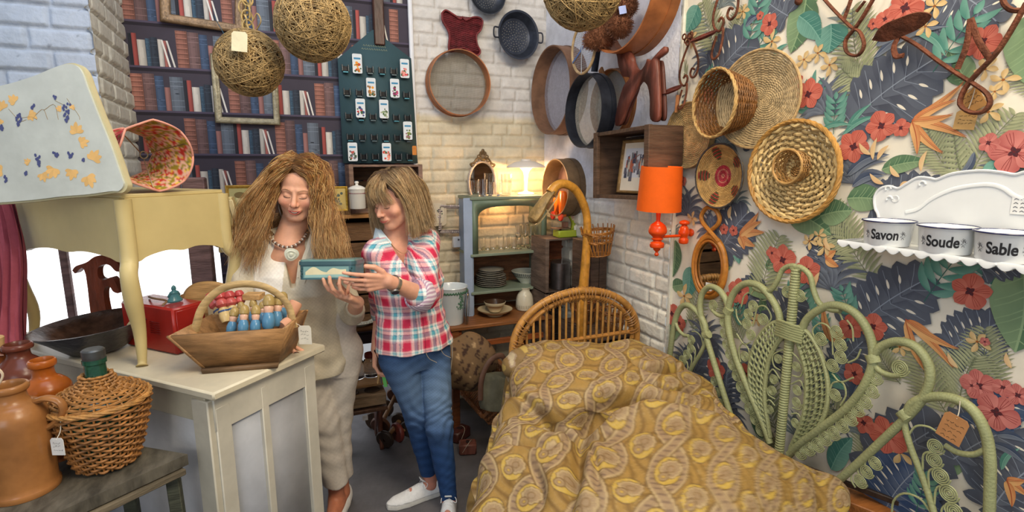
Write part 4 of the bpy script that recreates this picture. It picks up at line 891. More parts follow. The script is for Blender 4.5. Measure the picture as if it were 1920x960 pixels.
        g_ = p-nb.astype(np.float32); x = g_@lat; y = g_@fw; z = g_[:, 2]; v = np.abs(x+.012)-(.006+.28*np.clip(z+.17, 0, .3))
        return np.where(y > -.03, smax(d, -np.maximum(v, -(z+.17)), .004), smax(d, z-.03, .01))
    def shc(P):
        q = P-base; x = q@lat; y = q@fw; ang = np.arctan2(x, y); u_ = ang*.165; v_ = P[:, 2]; C = plaid(u_, v_)
        ab = el-sl; t = np.clip(((P-sl)@ab)/(ab@ab), 0, 1.3); dd = np.linalg.norm(P-sl-t[:, None]*ab, axis=1); arm = (dd < .082) & (x > .115)
        a_ = unit(ab); e1 = unit(np.cross(a_, cFh)); e2 = np.cross(a_, e1); r_ = P-sl; C[arm] = plaid((np.arctan2(r_@e1, r_@e2)*.06)[arm], (r_@a_)[arm], .02)
        pl = (np.abs(x+.012-.0*y) < .017) & (y > .05); ed = pl & (np.abs(np.abs(x+.012)-.0155) < .0022); C[ed] *= .55
        return C*(1+.05*np.sin(P[:, 2]*700)*np.sin(u_*600))[:, None]
    lo = np.min([sr, sl, el, hp-lat*.2, er], 0)-.13; hi = np.max([sr, sl, el, nb, hp+lat*.2], 0)+.1; lo[2] = zr-.03; lo[1] -= .05; hi[1] += .08
    st = sdf_obj('shirt', shirt, lo, hi, .0040, m_cloth, R1, shc)
    # rolled cuff on the raised arm
    a_ = unit(wl-el); m = frame(el+a_*.028, unit(np.cross(a_, UPV)), unit(np.cross(a_, np.cross(a_, UPV))), a_)
    b = MB(m); n = 44; th = np.arange(n)*2*math.pi/n; prof = [(.052, -.03), (.062, -.03), (.067, -.02), (.068, .0), (.066, .022), (.060, .03), (.050, .028)]
    P = np.stack([np.stack([np.cos(th)*(r_+.0025*np.sin(th*5+z*90)), np.sin(th)*(r_+.0025*np.sin(th*5+z*90)), np.full(n, z+.004*np.sin(th*2))], -1) for r_, z in prof])
    chk = (np.indices((len(prof), n)).sum(0) % 2); C = np.where(chk[..., None] == 0, s2l((232, 224, 228)), s2l((170, 130, 160))); b.grid(P, cv=True, col=C, flip=True); b.build('rolled_cuff', m_cloth, st)
    # collar
    cc = s2l((206, 222, 226))
    for s_ in (1, -1):
        a = nb+lat*s_*.062-fw*.03+UPV*.028; t1 = nb+lat*(s_*.050-.0)+fw*.062-UPV*.028; t2 = nb+lat*s_*.092+fw*.065-UPV*.075; t3 = nb+lat*s_*.098-fw*.02-UPV*.012
        b = MB(); P = np.array([[a, (a+t1)/2+fw*.02+lat*s_*.008, t1], [a+lat*s_*.02+UPV*.004, (a+t1+t2+t3)/4+lat*s_*.016+UPV*.016+fw*.012, (t1+t2)/2+fw*.012], [t3, (t3+t2)/2+lat*s_*.006, t2]])
        b.grid(P, col=cc); b.grid(P-fw*.004-UPV*.003, col=cc*.8); b.build('collar', m_cloth, st)
    b = MB(frame(nb+lat*.085+fw*.128-UPV*.19, lat, UPV)@Rot(-.3, 'Y')); b.prism([(-.05, .03), (.05, .035), (.05, -.0), (.0, -.022), (-.05, 0)], -.004, .004, s2l((206, 110, 140))); b.build('pocket_flap', m_cloth, st)
    for k in range(5): MB().ball(nb-lat*.012+fw*(.115+.0*k)-UPV*(.20+.085*k)+fw*(.012 if k > 0 else 0), .005, 10, 6, col=s2l((210, 200, 205))).build('button', m_ceram, st)
    t = np.linspace(-1.4, 1.4, 30); nk = nb+np.outer(np.sin(t)*.068, lat)+np.outer(np.cos(t)*.085-.01, fw)+np.outer(.01-.09*np.cos(t)**2, UPV); MB().tube(nk, .0014, 5, col=s2l((190, 150, 110))).build('fine_necklace', m_gilt, R1)
    # hair: fringe and shoulder-length bob
    g = lambda x, y, z: (H@vec(x, y, z, 1))[:3]; G = []
    for x0 in np.linspace(-.052, .055, 12): G.append(([g(x0*.5-.002, .028, .137), g(x0*.95, .078, .112-.3*abs(x0)), g(x0*1.15+.004, .101-.42*abs(x0), .060), g(x0*1.32+.004, .098-.55*abs(x0), .030-.25*abs(x0))], .42))
    for x1, y1 in ((-.050, .062), (-.058, .045), (-.062, .030)): G.append(([g(-.008, y1-.02, .137), g(x1, y1, .112), g(-.084, y1-.02, .055), g(-.094, y1-.03, -.01), g(-.094, y1-.035, -.08), g(-.086, y1-.03, -.150)], 1.0))
    for s_ in (1, -1):
        for y0 in np.linspace(.045 if s_ > 0 else .012, -.06, 6):
            k = (.05-y0)/.11
            G.append(([g(s_*.006, y0, .137-.03*k*k-.3*max(0,y0-.03)), g(s_*.046, y0, .126-.3*max(0,y0-.03)), g(s_*.080, y0+.004, .08), g(s_*(.088+.006*k), y0+.01-.02*k, .0), g(s_*(.092+.012*k), y0+.012-.02*k, -.075), g(s_*(.078+.03*k), y0+.018-.03*k, -.150)], 1.25))
            G.append(([g(s_*.004, y0, .137-.03*k*k-.3*max(0,y0-.03)), g(s_*.050, y0, .124-.3*max(0,y0-.03)), g(s_*.078, y0, .085), g(s_*(.088+.006*k), y0-.0, .01), g(s_*(.082+.01*k), y0-.0, -.07), g(s_*(.080+.02*k), y0+.0, -.135)], .9))
    for x0 in (-.07, -.04, -.01, .02, .05, .08): G.append(([g(x0*.2, -.04, .136), g(x0, -.105, .06), g(x0*1.1, -.118, -.04), g(x0*1.1, -.108, -.135)], 1))
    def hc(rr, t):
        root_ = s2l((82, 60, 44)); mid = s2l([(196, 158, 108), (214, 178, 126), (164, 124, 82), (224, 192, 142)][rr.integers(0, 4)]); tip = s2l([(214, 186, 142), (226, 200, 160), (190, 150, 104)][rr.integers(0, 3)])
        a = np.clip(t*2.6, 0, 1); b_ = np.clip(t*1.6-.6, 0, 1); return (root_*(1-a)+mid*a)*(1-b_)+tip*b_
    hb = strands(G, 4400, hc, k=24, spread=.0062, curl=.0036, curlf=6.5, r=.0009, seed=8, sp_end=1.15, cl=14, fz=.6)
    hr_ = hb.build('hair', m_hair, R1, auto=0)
    def scalp(p):
        q = p@Hi[:3, :3].T.astype(np.float32)+Hi[:3, 3].astype(np.float32); d = ell(q, (0, -.018, .046), (.080, .098, .084)); d = np.maximum(d, q[:, 1]-.045-.6*np.clip(q[:, 2]-.05, 0, .1))
        return smin(d, ell(np.column_stack([np.abs(q[:, 0]), q[:, 1], q[:, 2]]), (.055, -.045, -.045), (.035, .052, .09)), .02)
    sdf_obj('hair_base', scalp, H[:3, 3]-.2, H[:3, 3]+.18, .0045, m_hair, hr_, lambda P: np.tile(s2l((110, 80, 52)), (len(P), 1)))
    # phone and keys held in the lowered hand
    m = HR@T(.0, .075, .028)@Rot(.4, 'X')
    ph = root('phone', tuple((m@vec(0, 0, 0, 1))[:3]), 'black phone held in the lowered hand of the woman in jeans', 'phone'); b = MB(m); b.box((0, .0, 0), (.075, .145, .009), bev=.004, col=s2l((40, 42, 50))); b.build('case', m_dark, ph); b = MB(m); b.box((0, 0, .005), (.068, .136, .001), bev=.0004, col=s2l((26, 28, 38))); b.build('screen', m_vcg, ph)
    kp = (HR@vec(.02, .10, .02, 1))[:3]; k_ = root('key_ring', tuple(kp), 'bunch of keys with a green fob hanging below the black phone', 'keys'); 
    th = np.arange(20)*2*math.pi/20; MB().tube(kp+np.column_stack([np.cos(th)*.012, th*0, np.sin(th)*.012]), .0012, 5, closed=True).build('ring', m_steel, k_)
    for j, c in enumerate(((176, 140, 90), (90, 80, 76), (120, 210, 110))): b = MB(frame(kp+cRh*(.012*j-.01)-UPV*.035, cRh, UPV)@Rot(.15*(j-1), 'Z')); b.prism([(-.006, .022), (.006, .022), (.006, .002), (.003, 0), (.003, -.034), (-.003, -.034), (-.003, 0), (-.006, .002)] if j < 2 else [(-.008, .02), (.008, .02), (.008, -.05), (-.008, -.05)], -.0015, .0015, s2l(c)); b.build(['key', 'key', 'fob'][j], m_vcg, k_)
w1 = woman1(); w2 = woman2()
# ---- the tin they hold
tm = frame(W(624, 502, 2.12), unit(cRh+UPV*.01), unit(UPV+cFh*.12)); tr_ = root('tin_box', tuple(tm[:3, 3]-UPV*.038), 'blue-green printed tin held between the two women', 'tin')
def rrect(w, h, r, n=6):
    o = []
    for (cx, cy, a) in ((w/2-r, h/2-r, 0), (-w/2+r, h/2-r, 90), (-w/2+r, -h/2+r, 180), (w/2-r, -h/2+r, 270)):
        for k in range(n+1): t = math.radians(a+90*k/n); o.append((cx+r*math.cos(t), cy+r*math.sin(t)))
    return o
mt = tm@Rot(-math.pi/2, 'X')   # x right, y depth, z up
b = MB(mt); b.prism(rrect(.215, .14, .018), -.040, .020, s2l((66, 104, 114))); b.build('tin_body', m_vcg, tr_)
b = MB(mt); b.prism(rrect(.222, .147, .020), .016, .030, s2l((62, 92, 100))); b.prism(rrect(.212, .137, .016), .030, .036, s2l((112, 150, 146))); b.build('lid', m_vcg, tr_)
b = MB(tm@T(0, 0, .0702)); b.flat([(-.09, -.034), (.085, -.034), (.085, .010), (-.09, .010)], .0002, s2l((120, 158, 156)))
t = np.linspace(-.082, .075, 24); top = -.012+.016*np.abs(np.sin(t*34))+.005*np.sin(t*90); b.flat(list(zip(t, top))+[(.075, -.020), (-.082, -.022)], .0004, s2l((222, 214, 176))); b.flat([(-.085, -.022), (.08, -.020), (.08, -.032), (-.085, -.032)], .0006, s2l((150, 190, 186)))
for x in (-.098, .092): 
    for k in range(4): b.ball((x+.004*(k % 2), -.026+.010*k, .0005), (.004, .005, .0008), 8, 5, col=s2l((36, 74, 76)))
b.build('printed_panel', m_vcg, tr_)
# ================================================================ left: cabinet, bench, jugs, side table
aD = vec(math.cos(math.radians(44)), math.sin(math.radians(44)), 0); bD = vec(-aD[1], aD[0], 0)
P0 = vec(-.254, 1.819, 0); CT = .95
def loc(x, y, z=0): return P0+aD*x+bD*y+UPV*z          # x along the right face, y along the front face
cm = frame(P0, aD, bD)
ct = root('counter', tuple(loc(.22, .6, 0)), 'cream painted counter cabinet with panelled side carrying the side table and trug', 'counter')
b = MB(cm); b.box((.225, .60, CT-.014), (.49, 1.27, .028), bev=.006, col=s2l((214, 204, 178))); b.build('worktop', m_offw, ct)
b = MB(cm); b.box((.225, .61, CT/2-.02), (.40, 1.19, CT-.05), col=s2l((176, 178, 184))); b.build('carcass', m_offw, ct, smooth=False)
b = MB(cm)   # right end: frame and panels
b.box((.225, .012, CT-.09), (.44, .022, .12), bev=.003, col=s2l((210, 204, 188)))
for x in (.035, .2, .415): b.box((x, .012, .44), (.055 if x != .2 else .03, .024, .88), bev=.003, col=s2l((210, 204, 188)))
b.box((.225, .020, .06), (.42, .02, .12), bev=.003, col=s2l((210, 204, 188)))
b.build('end_panel', m_offw, ct)
b = MB(cm); b.box((.012, .045, CT/2-.02), (.05, .075, CT-.04), bev=.004, col=s2l((204, 196, 176))); b.build('leg', m_offw, ct)
b = MB(cm); b.box((.012, 1.17, CT/2-.02), (.05, .075, CT-.04), bev=.004, col=s2l((204, 196, 176))); b.build('leg', m_offw, ct)
b = MB(cm); b.box((.008, .60, CT-.075), (.03, 1.15, .09), bev=.003, col=s2l((194, 184, 158))); b.build('apron', m_offw, ct)
# bench
BZ = .76; bp = [vec(-.331, 1.795, 0), vec(-.472, 1.905, 0), vec(-1.02, 2.22, 0), vec(-.90, 1.38, 0)]
bn = root('bench', (-.65, 1.8, 0), 'low green-grey worn wooden bench with stoneware jugs standing on it', 'bench')
b = MB(); b.prism([q[:2] for q in bp], BZ-.035, BZ, s2l((104, 98, 86))); b.build('bench_top', M('worn_green_paint', (150, 146, 132), .6, var=.3, vs=7, bump=.3, bs=24, stretch=(3, 1.2, 1), vc=True), bn)
b = MB(); b.beam(bp[0]+UPV*(BZ-.05)+vec(-.02, .005, 0), bp[3]+UPV*(BZ-.05)+vec(0, .01, 0), .05, .02, col=s2l((120, 108, 88))); b.build('rail', m_oldwood, bn)
for q in (bp[0]+vec(-.05, .02, 0), bp[1]+vec(-.05, .0, 0), bp[3]+vec(.08, .09, 0)):
    b = MB(); b.beam(q+UPV*(BZ-.036), q+vec(.015, -.005, 0), .04, .035, upv=(1, 0, 0), col=s2l((84, 86, 70))); b.build('leg', m_oldwood, bn)
def jar(name, c, prof, col, label, cat_='jug', handle=None, mat=None, extra=None):
    r = root(name, tuple(c), label, cat_); b = MB(T(*c)); b.lathe(cat(prof, 44) if len(prof) > 5 else prof, 40, s2l(col)); b.build('body', mat or m_stone, r)
    if handle is not None: p, hr = handle; MB(T(*c)).tube(cat(p, 24), hr, 10, col=s2l(col), flat=(1, .7)).build('handle', mat or m_stone, r)
    return r
q = oZ(48, 918, BZ); jb = jar('stoneware_jug', q, [(0, 0), (.070, 0), (.079, .004), (.079, .016), (.075, .022), (.077, .1), (.078, .19), (.074, .225), (.058, .25), (.040, .262), (.036, .285), (.043, .292), (.044, .305), (.036, .308), (.032, .290), (.03, .25)], (172, 116, 66), 'large tan stoneware jug with loop handle at the front of the bench',
    handle=([(.050, .0, .25), (.085, -.02, .262), (.115, -.03, .25), (.118, -.03, .22), (.095, -.02, .19), (.072, -.01, .175)], .0125))
tagcard('tag', q+vec(.10, -.045, .13), .035, .05, frame((0, 0, 0), cRh, UPV), 'white paper tag tied to the handle of the large tan jug', col=(226, 224, 220), cordto=q+vec(.11, -.03, .2))
MB().tube(cat([q+vec(-.02, -.03, .30), q+vec(-.035, -.04, .345), q+vec(-.01, -.04, .375), q+vec(.01, -.04, .35), q+vec(-.01, -.035, .31)], 20), .003, 5, col=s2l((222, 200, 172))).build('cord', m_tagm, jb)
q = oZ(106, 852, BZ); jar('stoneware_bottle', q, [(0, 0), (.060, 0), (.063, .01), (.064, .1), (.064, .2), (.060, .228), (.042, .248), (.029, .258), (.027, .285), (.034, .29), (.034, .305), (.027, .308), (.023, .28)], (184, 98, 34), 'orange-brown glazed stoneware bottle with short neck between jug and demijohn', 'bottle')
q = oZ(60, 815, BZ); jar('stoneware_jug', q, [(0, 0), (.062, 0), (.068, .02), (.083, .13), (.083, .19), (.07, .235), (.045, .262), (.032, .275), (.031, .295), (.040, .30), (.040, .312), (.032, .316), (.026, .29)], (112, 58, 42), 'dark brown glazed jug with ear handle behind the tan jug',
    handle=([(-.03, -.02, .29), (-.075, -.045, .295), (-.10, -.055, .265), (-.085, -.045, .225), (-.06, -.035, .21)], .010))
q = oZ(20, 812, BZ); r = jar('stoneware_bottle', q, [(0, 0), (.048, 0), (.05, .02), (.05, .20), (.045, .235), (.028, .262), (.025, .285), (.031, .29), (.031, .302), (.024, .304)], (178, 96, 46), 'brown stoneware bottle closed with a cork, leftmost on the bench', 'bottle')
MB(T(*q)).lathe([(0, .298), (.021, .298), (.025, .332), (.022, .335), (0, .336)], 20, s2l((206, 168, 116))).build('cork', m_tagm, r)
# demijohn in wicker
q = oZ(204, 868, BZ); dj = root('wicker_demijohn', tuple(q), 'green glass demijohn in a tight brown wicker jacket on the bench end', 'demijohn')
b = MB(T(*q)); weave(b, [(.075, .008), (.095, .07), (.112, .14), (.124, .205)], 26, 19, .0042, .0048, .003, s2l((188, 128, 70))); b.build('wicker_jacket', m_wickd, dj)
b = MB(T(*q)); weave(b, [(.118, .208), (.10, .228), (.07, .240), (.048, .258), (.034, .285)], 22, 13, .0042, .004, .003, s2l((198, 140, 78))); b.build('wicker_shoulder', m_wickd, dj)
b = MB(T(*q)); 
for k in range(3): b.tube(np.array([[(.124+.003*math.sin(9*t+k*2))*math.cos(t), (.124+.003*math.sin(9*t+k*2))*math.sin(t), .206+.004*math.cos(9*t+k*2)] for t in np.linspace(0, 6.283, 90, endpoint=False)]), .0045, 6, closed=True, col=s2l((206, 150, 84)))
b.build('wicker_rim', m_wickd, dj)
m_gg = M('green_bottle_glass', (48, 108, 84), .08, var=.05, bump=0, trans=.6, spec=.6)
MB(T(*q)).lathe([(0, .01), (.07, .012), (.108, .14), (.117, .2), (.09, .228), (.04, .25), (.027, .27), (.026, .315), (.030, .318), (.030, .33), (.022, .332)], 32).build('glass_neck', m_gg, dj)
MB(T(*q)).lathe([(0, .326), (.026, .326), (.0285, .331), (.0285, .356), (.024, .36), (0, .36)], 26, s2l((96, 98, 98))).build('cap', m_dark, dj)
# ---- dark bowl
q = loc(.085, .70, CT+.001); bl = MB(T(*q)@Rot(math.radians(-4.5), 'Y')@T(0, 0, .007)); pr = [(0, 0), (.085, 0), (.095, .006), (.150, .062), (.192, .098), (.197, .103), (.191, .104), (.145, .068), (.09, .016), (0, .012)]
C = np.array([s2l((74, 72, 76))]*6+[s2l((84, 60, 48))]*4); bl.lathe(pr, 56, C); tag(bl.build('bowl', M('dark_turned_bowl', (255, 240, 230), .3, var=.3, vs=20, bump=.25, bs=50, vc=True), auto=60), 'wide dark turned bowl tilted on the left of the counter', 'bowl')
# ---- side table (cream, cabriole legs)
tL, tW = .66, .37; tc = vec(-.497, 2.14, 0)-P0; tx, ty = tc@aD, tc@bD; tm_ = frame(loc(tx, ty, 0), aD, bD)
st_ = root('side_table', tuple(loc(tx+.18, ty+.33, CT)), 'cream painted side table with cabriole legs standing on the counter', 'table')
TZ = 1.545; AZ = 1.315
b = MB(tm_)
def apron(b, o, d, n, L):
    t = np.linspace(0, 1, 25); low = AZ+.03*np.sin(math.pi*np.clip((t-.08)/.84, 0, 1))**.5-.012*np.exp(-((t-.5)/.1)**2)
    out = [(L*a, z) for a, z in zip(t, low)]+[(L, TZ-.012), (0, TZ-.012)]
    mm = b.m.copy(); b.m = mm@frame(o, d, (0, 0, 1)); b.prism(out, -.011, .011); b.m = mm
apron(b, (0, .0, 0), (0, 1, 0), 0, tL); apron(b, (tW, 0, 0), (0, 1, 0), 0, tL); apron(b, (0, 0, 0), (1, 0, 0), 0, tW); apron(b, (0, tL, 0), (1, 0, 0), 0, tW)
b.build('apron', m_cream, st_)
b = MB(tm_); b.box((tW/2, tL/2, TZ-.006), (tW+.01, tL+.01, .014), bev=.003); b.build('inner_top', m_cream, st_)
for sx, x in ((-1, 0), (1, tW)):
    for sy, y in ((-1, 0), (1, tL)):
        out = cat([(x, y, TZ-.015), (x+sx*.002, y+sy*.002, AZ+.02), (x+sx*.022, y+sy*.022, AZ-.035), (x+sx*.012, y+sy*.012, AZ-.13), (x-sx*.008, y-sy*.008, AZ-.24), (x+sx*.0, y+sy*.0, CT+.025), (x+sx*.008, y+sy*.008, CT+.002)], 26)
        rr = np.interp(np.linspace(0, 1, 26), [0, .35, .5, .65, .85, .95, 1], [.026, .026, .028, .021, .014, .014, .019])
        b = MB(tm_); b.tube(out, rr, 12, flat=(1, 1)); b.build('leg', m_cream, st_)
# ---- painted loose top with grapes
pmat = frame(W(110, 262, 1.70), unit(cRh), unit(UPV-cFh*-.10)); k_ = 1.70/1000
pxl = lambda u, v: ((u-110)*k_, (262-v)*k_)
ol = cat([(*pxl(*q), 0) for q in [(-70, 172), (-20, 166), (20, 158), (70, 143), (108, 128), (132, 121), (150, 122), (162, 134), (172, 165), (190, 218), (208, 268), (227, 332), (231, 348), (222, 360), (205, 361), (160, 367), (110, 371), (60, 377), (0, 382), (-70, 386)]], 90)[:, :2]
tp = root('painted_tabletop', tuple(pmat[:3, 3]-UPV*.2), 'pale loose tabletop stencilled with grapes and orange vine leaves leaning on the side table', 'tabletop')
b = MB(pmat); b.prism(ol, -.028, -.008, s2l((200, 190, 150))); b.prism(ol*.985, -.036, -.022, s2l((196, 182, 140))); b.prism(ol*.975+vec(-.002, .001), -.012, 0, s2l((196, 200, 192))); b.build('panel', m_offw, tp)
b = MB(pmat)
def vleaf(u, v, s, a):
    c = np.array(pxl(u, v)); s *= k_
    for k, (da, L) in enumerate([(-1.25, .75), (-.6, .95), (0, 1.15), (.6, .95), (1.25, .75)]):
        an = a+da; pl, _ = lens(c, c+vec(math.cos(an), math.sin(an))*s*L, s*.42, 9, .05, .6); b.flat(pl, .0006+k*.00006, s2l((226, 180, 112))*rng.uniform(.9, 1.1))
def grapes(u, v, n, w, h):
    for k in range(n):
        f = k/n; x = u+rng.uniform(-1, 1)*w*(1-f*.7); y = v+f*h; c = pxl(x, y); t = np.arange(8)*.785; b.flat(np.column_stack([c[0]+2.2*k_*np.cos(t), c[1]+2.7*k_*np.sin(t)]), .001+k*.00002, s2l((74, 80, 124)))
for a in [(10, 205, 17, 2), (34, 192, 15, 2.4), (58, 215, 15, -.5), (5, 225, 10, 4), (145, 250, 19, 1.6), (150, 268, 16, .2), (172, 300, 20, 1.0), (160, 330, 21, -1.2), (132, 318, 18, 4.5), (98, 315, 20, 4.2), (75, 325, 15, 5), (52, 305, 10, 2.5), (118, 205, 9, 3), (138, 205, 8, 1), (0, 320, 16, 3), (-30, 220, 16, 2)]: vleaf(*a)
for a in [(38, 215, 16, 8, 22), (128, 196, 22, 9, 34), (70, 290, 14, 7, 22), (6, 236, 8, 5, 9), (65, 198, 6, 4, 8), (104, 286, 8, 6, 8), (130, 286, 9, 6, 10), (109, 182, 4, 3, 6), (154, 298, 4, 3, 4), (44, 322, 5, 3, 6), (6, 330, 6, 3, 12)]: grapes(*a)
for k in range(6): p = cat([(*pxl(20+k*22, 205+20*math.sin(k)), .0004), (*pxl(40+k*22, 212+15*math.cos(k)), .0004), (*pxl(52+k*20, 225), .0004)], 8); b.tube(p, .0007, 3, col=s2l((160, 130, 80)))
b.build('stencilled_vine', m_vc, tp)
# ---- floral lampshade on its side
ax0, ax1 = W(236, 288, 1.98), W(332, 295, 1.78); ax = unit(ax1-ax0); sm = frame(ax0, unit(np.cross(UPV, ax)), np.cross(ax, unit(np.cross(UPV, ax))), ax); L = .235
ls = root('fabric_lampshade', tuple((ax0+ax1)/2-UPV*.12), 'red floral fabric lampshade lying on its side on the side table', 'lampshade')
def shade(b, r0, r1, colf, e=0):
    n = 96; th = np.arange(n)*2*math.pi/n; P = []; C = []
    for t in np.linspace(0, 1, 26):
        sc = 1-.05*np.abs(np.sin(th*4)); r = (r0+(r1-r0)*t-.012*math.sin(math.pi*t)-e)*sc; z = L*t+.012*np.abs(np.sin(th*4))*(2*t-1); P.append(np.stack([r*np.cos(th), r*np.sin(th), z+0*th], -1)); C.append(colf(th, t))
    b.grid(np.array(P), cv=True, col=np.array(C), flip=True)
def fin(th, t):
    n = noise2(th*5, np.full_like(th, t*9), 2, 4); n2 = noise2(th*11, np.full_like(th, t*19), 5, 3); c = np.tile(s2l((222, 176, 150)), (len(th), 1)); c[n > .25] = s2l((196, 60, 48)); c[(n < -.2)] = s2l((150, 132, 44)); c[(n2 > .5)] = s2l((226, 188, 70)); c[(n2 < -.6)] = s2l((96, 104, 56)); return c
def fo(th, t):
    c = np.tile(s2l((178, 36, 48)), (len(th), 1)); n = noise2(th*6, np.full_like(th, t*8), 7, 3); c[n > .35] = s2l((214, 150, 120)); c[n < -.5] = s2l((120, 110, 50)); return c
b = MB(sm); shade(b, .092, .122, fo); b.build('outer_fabric', m_cloth, ls, auto=0); b = MB(sm); shade(b, .092, .122, fin, .002); b.build('lining', m_cloth, ls, auto=0)
for r0, z in ((.122, L), (.092, 0)):
    th = np.linspace(0, 2*math.pi, 96, endpoint=False); sc = (1-.05*np.abs(np.sin(th*4))); MB(sm).tube(np.column_stack([r0*sc*np.cos(th), r0*sc*np.sin(th), z+.012*np.abs(np.sin(th*4))*(1 if z else -1)]), .0036, 7, closed=True, col=s2l((214, 150, 130))).build('rim_trim', m_cloth, ls)
b = MB(sm)
for k in range(3): a = k*2.09+.4; b.tube([(.11*math.cos(a), .11*math.sin(a), L*.95), (.012*math.cos(a), .012*math.sin(a), L*.6)], .0018, 5, col=s2l((150, 130, 100)))
b.ring(.014, L*.59, L*.61, .003, 20, col=s2l((150, 130, 100))); b.build('wire_carrier', m_steel, ls)
# ---- red metal case, figure, carved bracket
q = vec(-.403, 2.20, CT); rm = frame(q, bD, aD, UPV); rc = root('red_case', tuple(q), 'small red painted metal case with vent slots under the side table', 'case')
b = MB(rm); b.box((.148, .065, .09), (.295, .13, .175), bev=.007, col=s2l((158, 40, 32))); b.build('case_body', m_vcg, rc)
b = MB(rm); b.box((-.0015, .065, .09), (.004, .108, .15), bev=.0015, col=s2l((150, 36, 30))); b.build('end_plate', m_vcg, rc); b = MB(rm)
for k in range(6): b.box((.105, -.001, .074+k*.0085), (.055, .003, .0028), bev=.001, col=s2l((110, 22, 20)))
b.build('vent_slots', m_vcg, rc); b = MB(rm@T(.22, -.003, .11)@Rot(.7, 'Y')); b.box((0, 0, 0), (.10, .002, .026), bev=.0008, col=s2l((226, 206, 160))); b.build('paper_strap', m_tagm, rc)
b = MB(frame(q, bD, aD, UPV)); b.box((-.02, .17, .085), (.05, .06, .17), bev=.004, col=s2l((226, 206, 160))); tag(b.build('cream_box', m_cream), 'small cream upright box right of the red case', 'box')
b = MB(); p = W(333, 545, 1.98)[2]; z = CT+.18; fq = vec(-.41, 2.31, z)
b = MB(T(*fq)@Rot(.6, 'Z')@Sc(.62)); b.lathe(cat([(0, 0, 0), (.030, 0, 0), (.036, .008, 0), (.030, .020, 0), (.020, .045, 0), (.022, .060, 0), (.010, .070, 0), (.0115, .080, 0), (.009, .094, 0), (.004, .100, 0), (0, .104, 0)], 30)[:, :2], 20, s2l((66, 116, 126)), 1.25, .8)
b.tube(cat([(-.02, 0, .058), (-.032, .006, .036), (-.012, .022, .028)], 8), .006, 8, col=s2l((66, 116, 126))); b.tube(cat([(.02, 0, .058), (.032, .006, .036), (.010, .022, .03)], 8), .006, 8, col=s2l((66, 116, 126)))
tag(b.build('figurine', m_ceram), 'small blue seated figurine on top of the red case', 'figurine')
b = MB(); b.tube(cat([fq+bD*.15+UPV*.004, fq+bD*.08+UPV*.012-aD*.03, fq+bD*.02+UPV*.006-aD*.02, fq-bD*.02+UPV*.004-aD*.06], 16), .004, 7, col=s2l((150, 120, 90))); tag(b.build('twig', m_oldwood), 'thin brown stick lying across the top of the red case', 'stick')
cb = frame(loc(.28, 1.02, CT), unit(cRh), UPV); cpx = lambda u, v: ((u-118)*2.32/1000, (668-v)*2.32/1000)
b = MB(cb); o = cat([(*cpx(*a), 0) for a in [(80, 560), (88, 552), (108, 545), (126, 534), (148, 532), (164, 534), (165, 548), (172, 560), (160, 562), (150, 551), (140, 549), (128, 555), (126, 572), (136, 578), (150, 573), (157, 585), (160, 602), (150, 600), (144, 590), (135, 594), (131, 612), (131, 668), (104, 668), (103, 562), (84, 566)]], 110)[:, :2]
b.prism(o, -.015, .018, s2l((150, 72, 46))); tag(b.build('carved_bracket', m_redwood), 'scroll-cut red-brown wooden bracket standing behind the dark bowl', 'bracket')
# pink cloth hanging at the left edge
b = MB(); n = 40; P = []
for v in np.linspace(376, 655, 24): P.append([W(u, v, 1.93)+cFh*(.012*math.sin(k*.9)+.006*math.sin(k*2.1+v*.02)) for k, u in enumerate(np.linspace(-60, 20+10*math.sin((v-380)/60)+(v-376)*.12, n))])
b.grid(np.array(P), col=s2l((170, 84, 96))); P2 = np.array(P)+cFh*.012; b.grid(P2, col=s2l((150, 74, 86))); tag(b.build('velvet_cloth', m_cloth), 'dusty pink velvet cloth hanging at the far left behind the table leg', 'cloth')
# wooden platter behind the trug
b = MB(frame(W(392, 562, 2.16), unit(cRh*.95+cFh*.3), UPV)@Rot(.15, 'Z')); b.lathe([(0, 0), (.03, .010), (.082, .014), (.090, .004), (.086, -.008), (0, -.012)], 40, s2l((196, 156, 104)), 1.05, .9, wob=.05); b.ball((-.085, .03, 0), (.018, .014, .012), col=s2l((150, 110, 70)))
tag(b.build('wooden_platter', m_pine), 'rough round wooden platter standing behind the trug handle', 'platter')
# cream drawer box and block right of the side table
z_ = frame(W(428, 398, 2.3), unit(cRh*.95+cFh*.3), UPV); b = MB(z_@Rot(.17, 'Z')); b.box((0, 0, -.03), (.055, .125, .075), bev=.005); b.box((.022, 0, .012), (.02, .10, .006), bev=.003, col=s2l((222, 204, 156))); tag(b.build('cream_block', m_cream), 'cream painted wooden block leaning beside the side table top', 'block')
dr = root('drawer_box', tuple(W(432, 478, 2.3)), 'small cream drawer front with a dark slot pull beside the side table', 'drawer'); b = MB(frame(W(432, 455, 2.3), unit(cRh*.98+cFh*.2), UPV)); b.box((0, 0, -.06), (.098, .085, .13), bev=.003); b.build('drawer_body', m_cream, dr); b = MB(frame(W(430, 450, 2.295), unit(cRh*.98+cFh*.2), UPV)); b.box((0, 0, .004), (.07, .014, .004), bev=.001, col=s2l((96, 66, 40))); b.build('slot_pull', m_dkwood, dr)
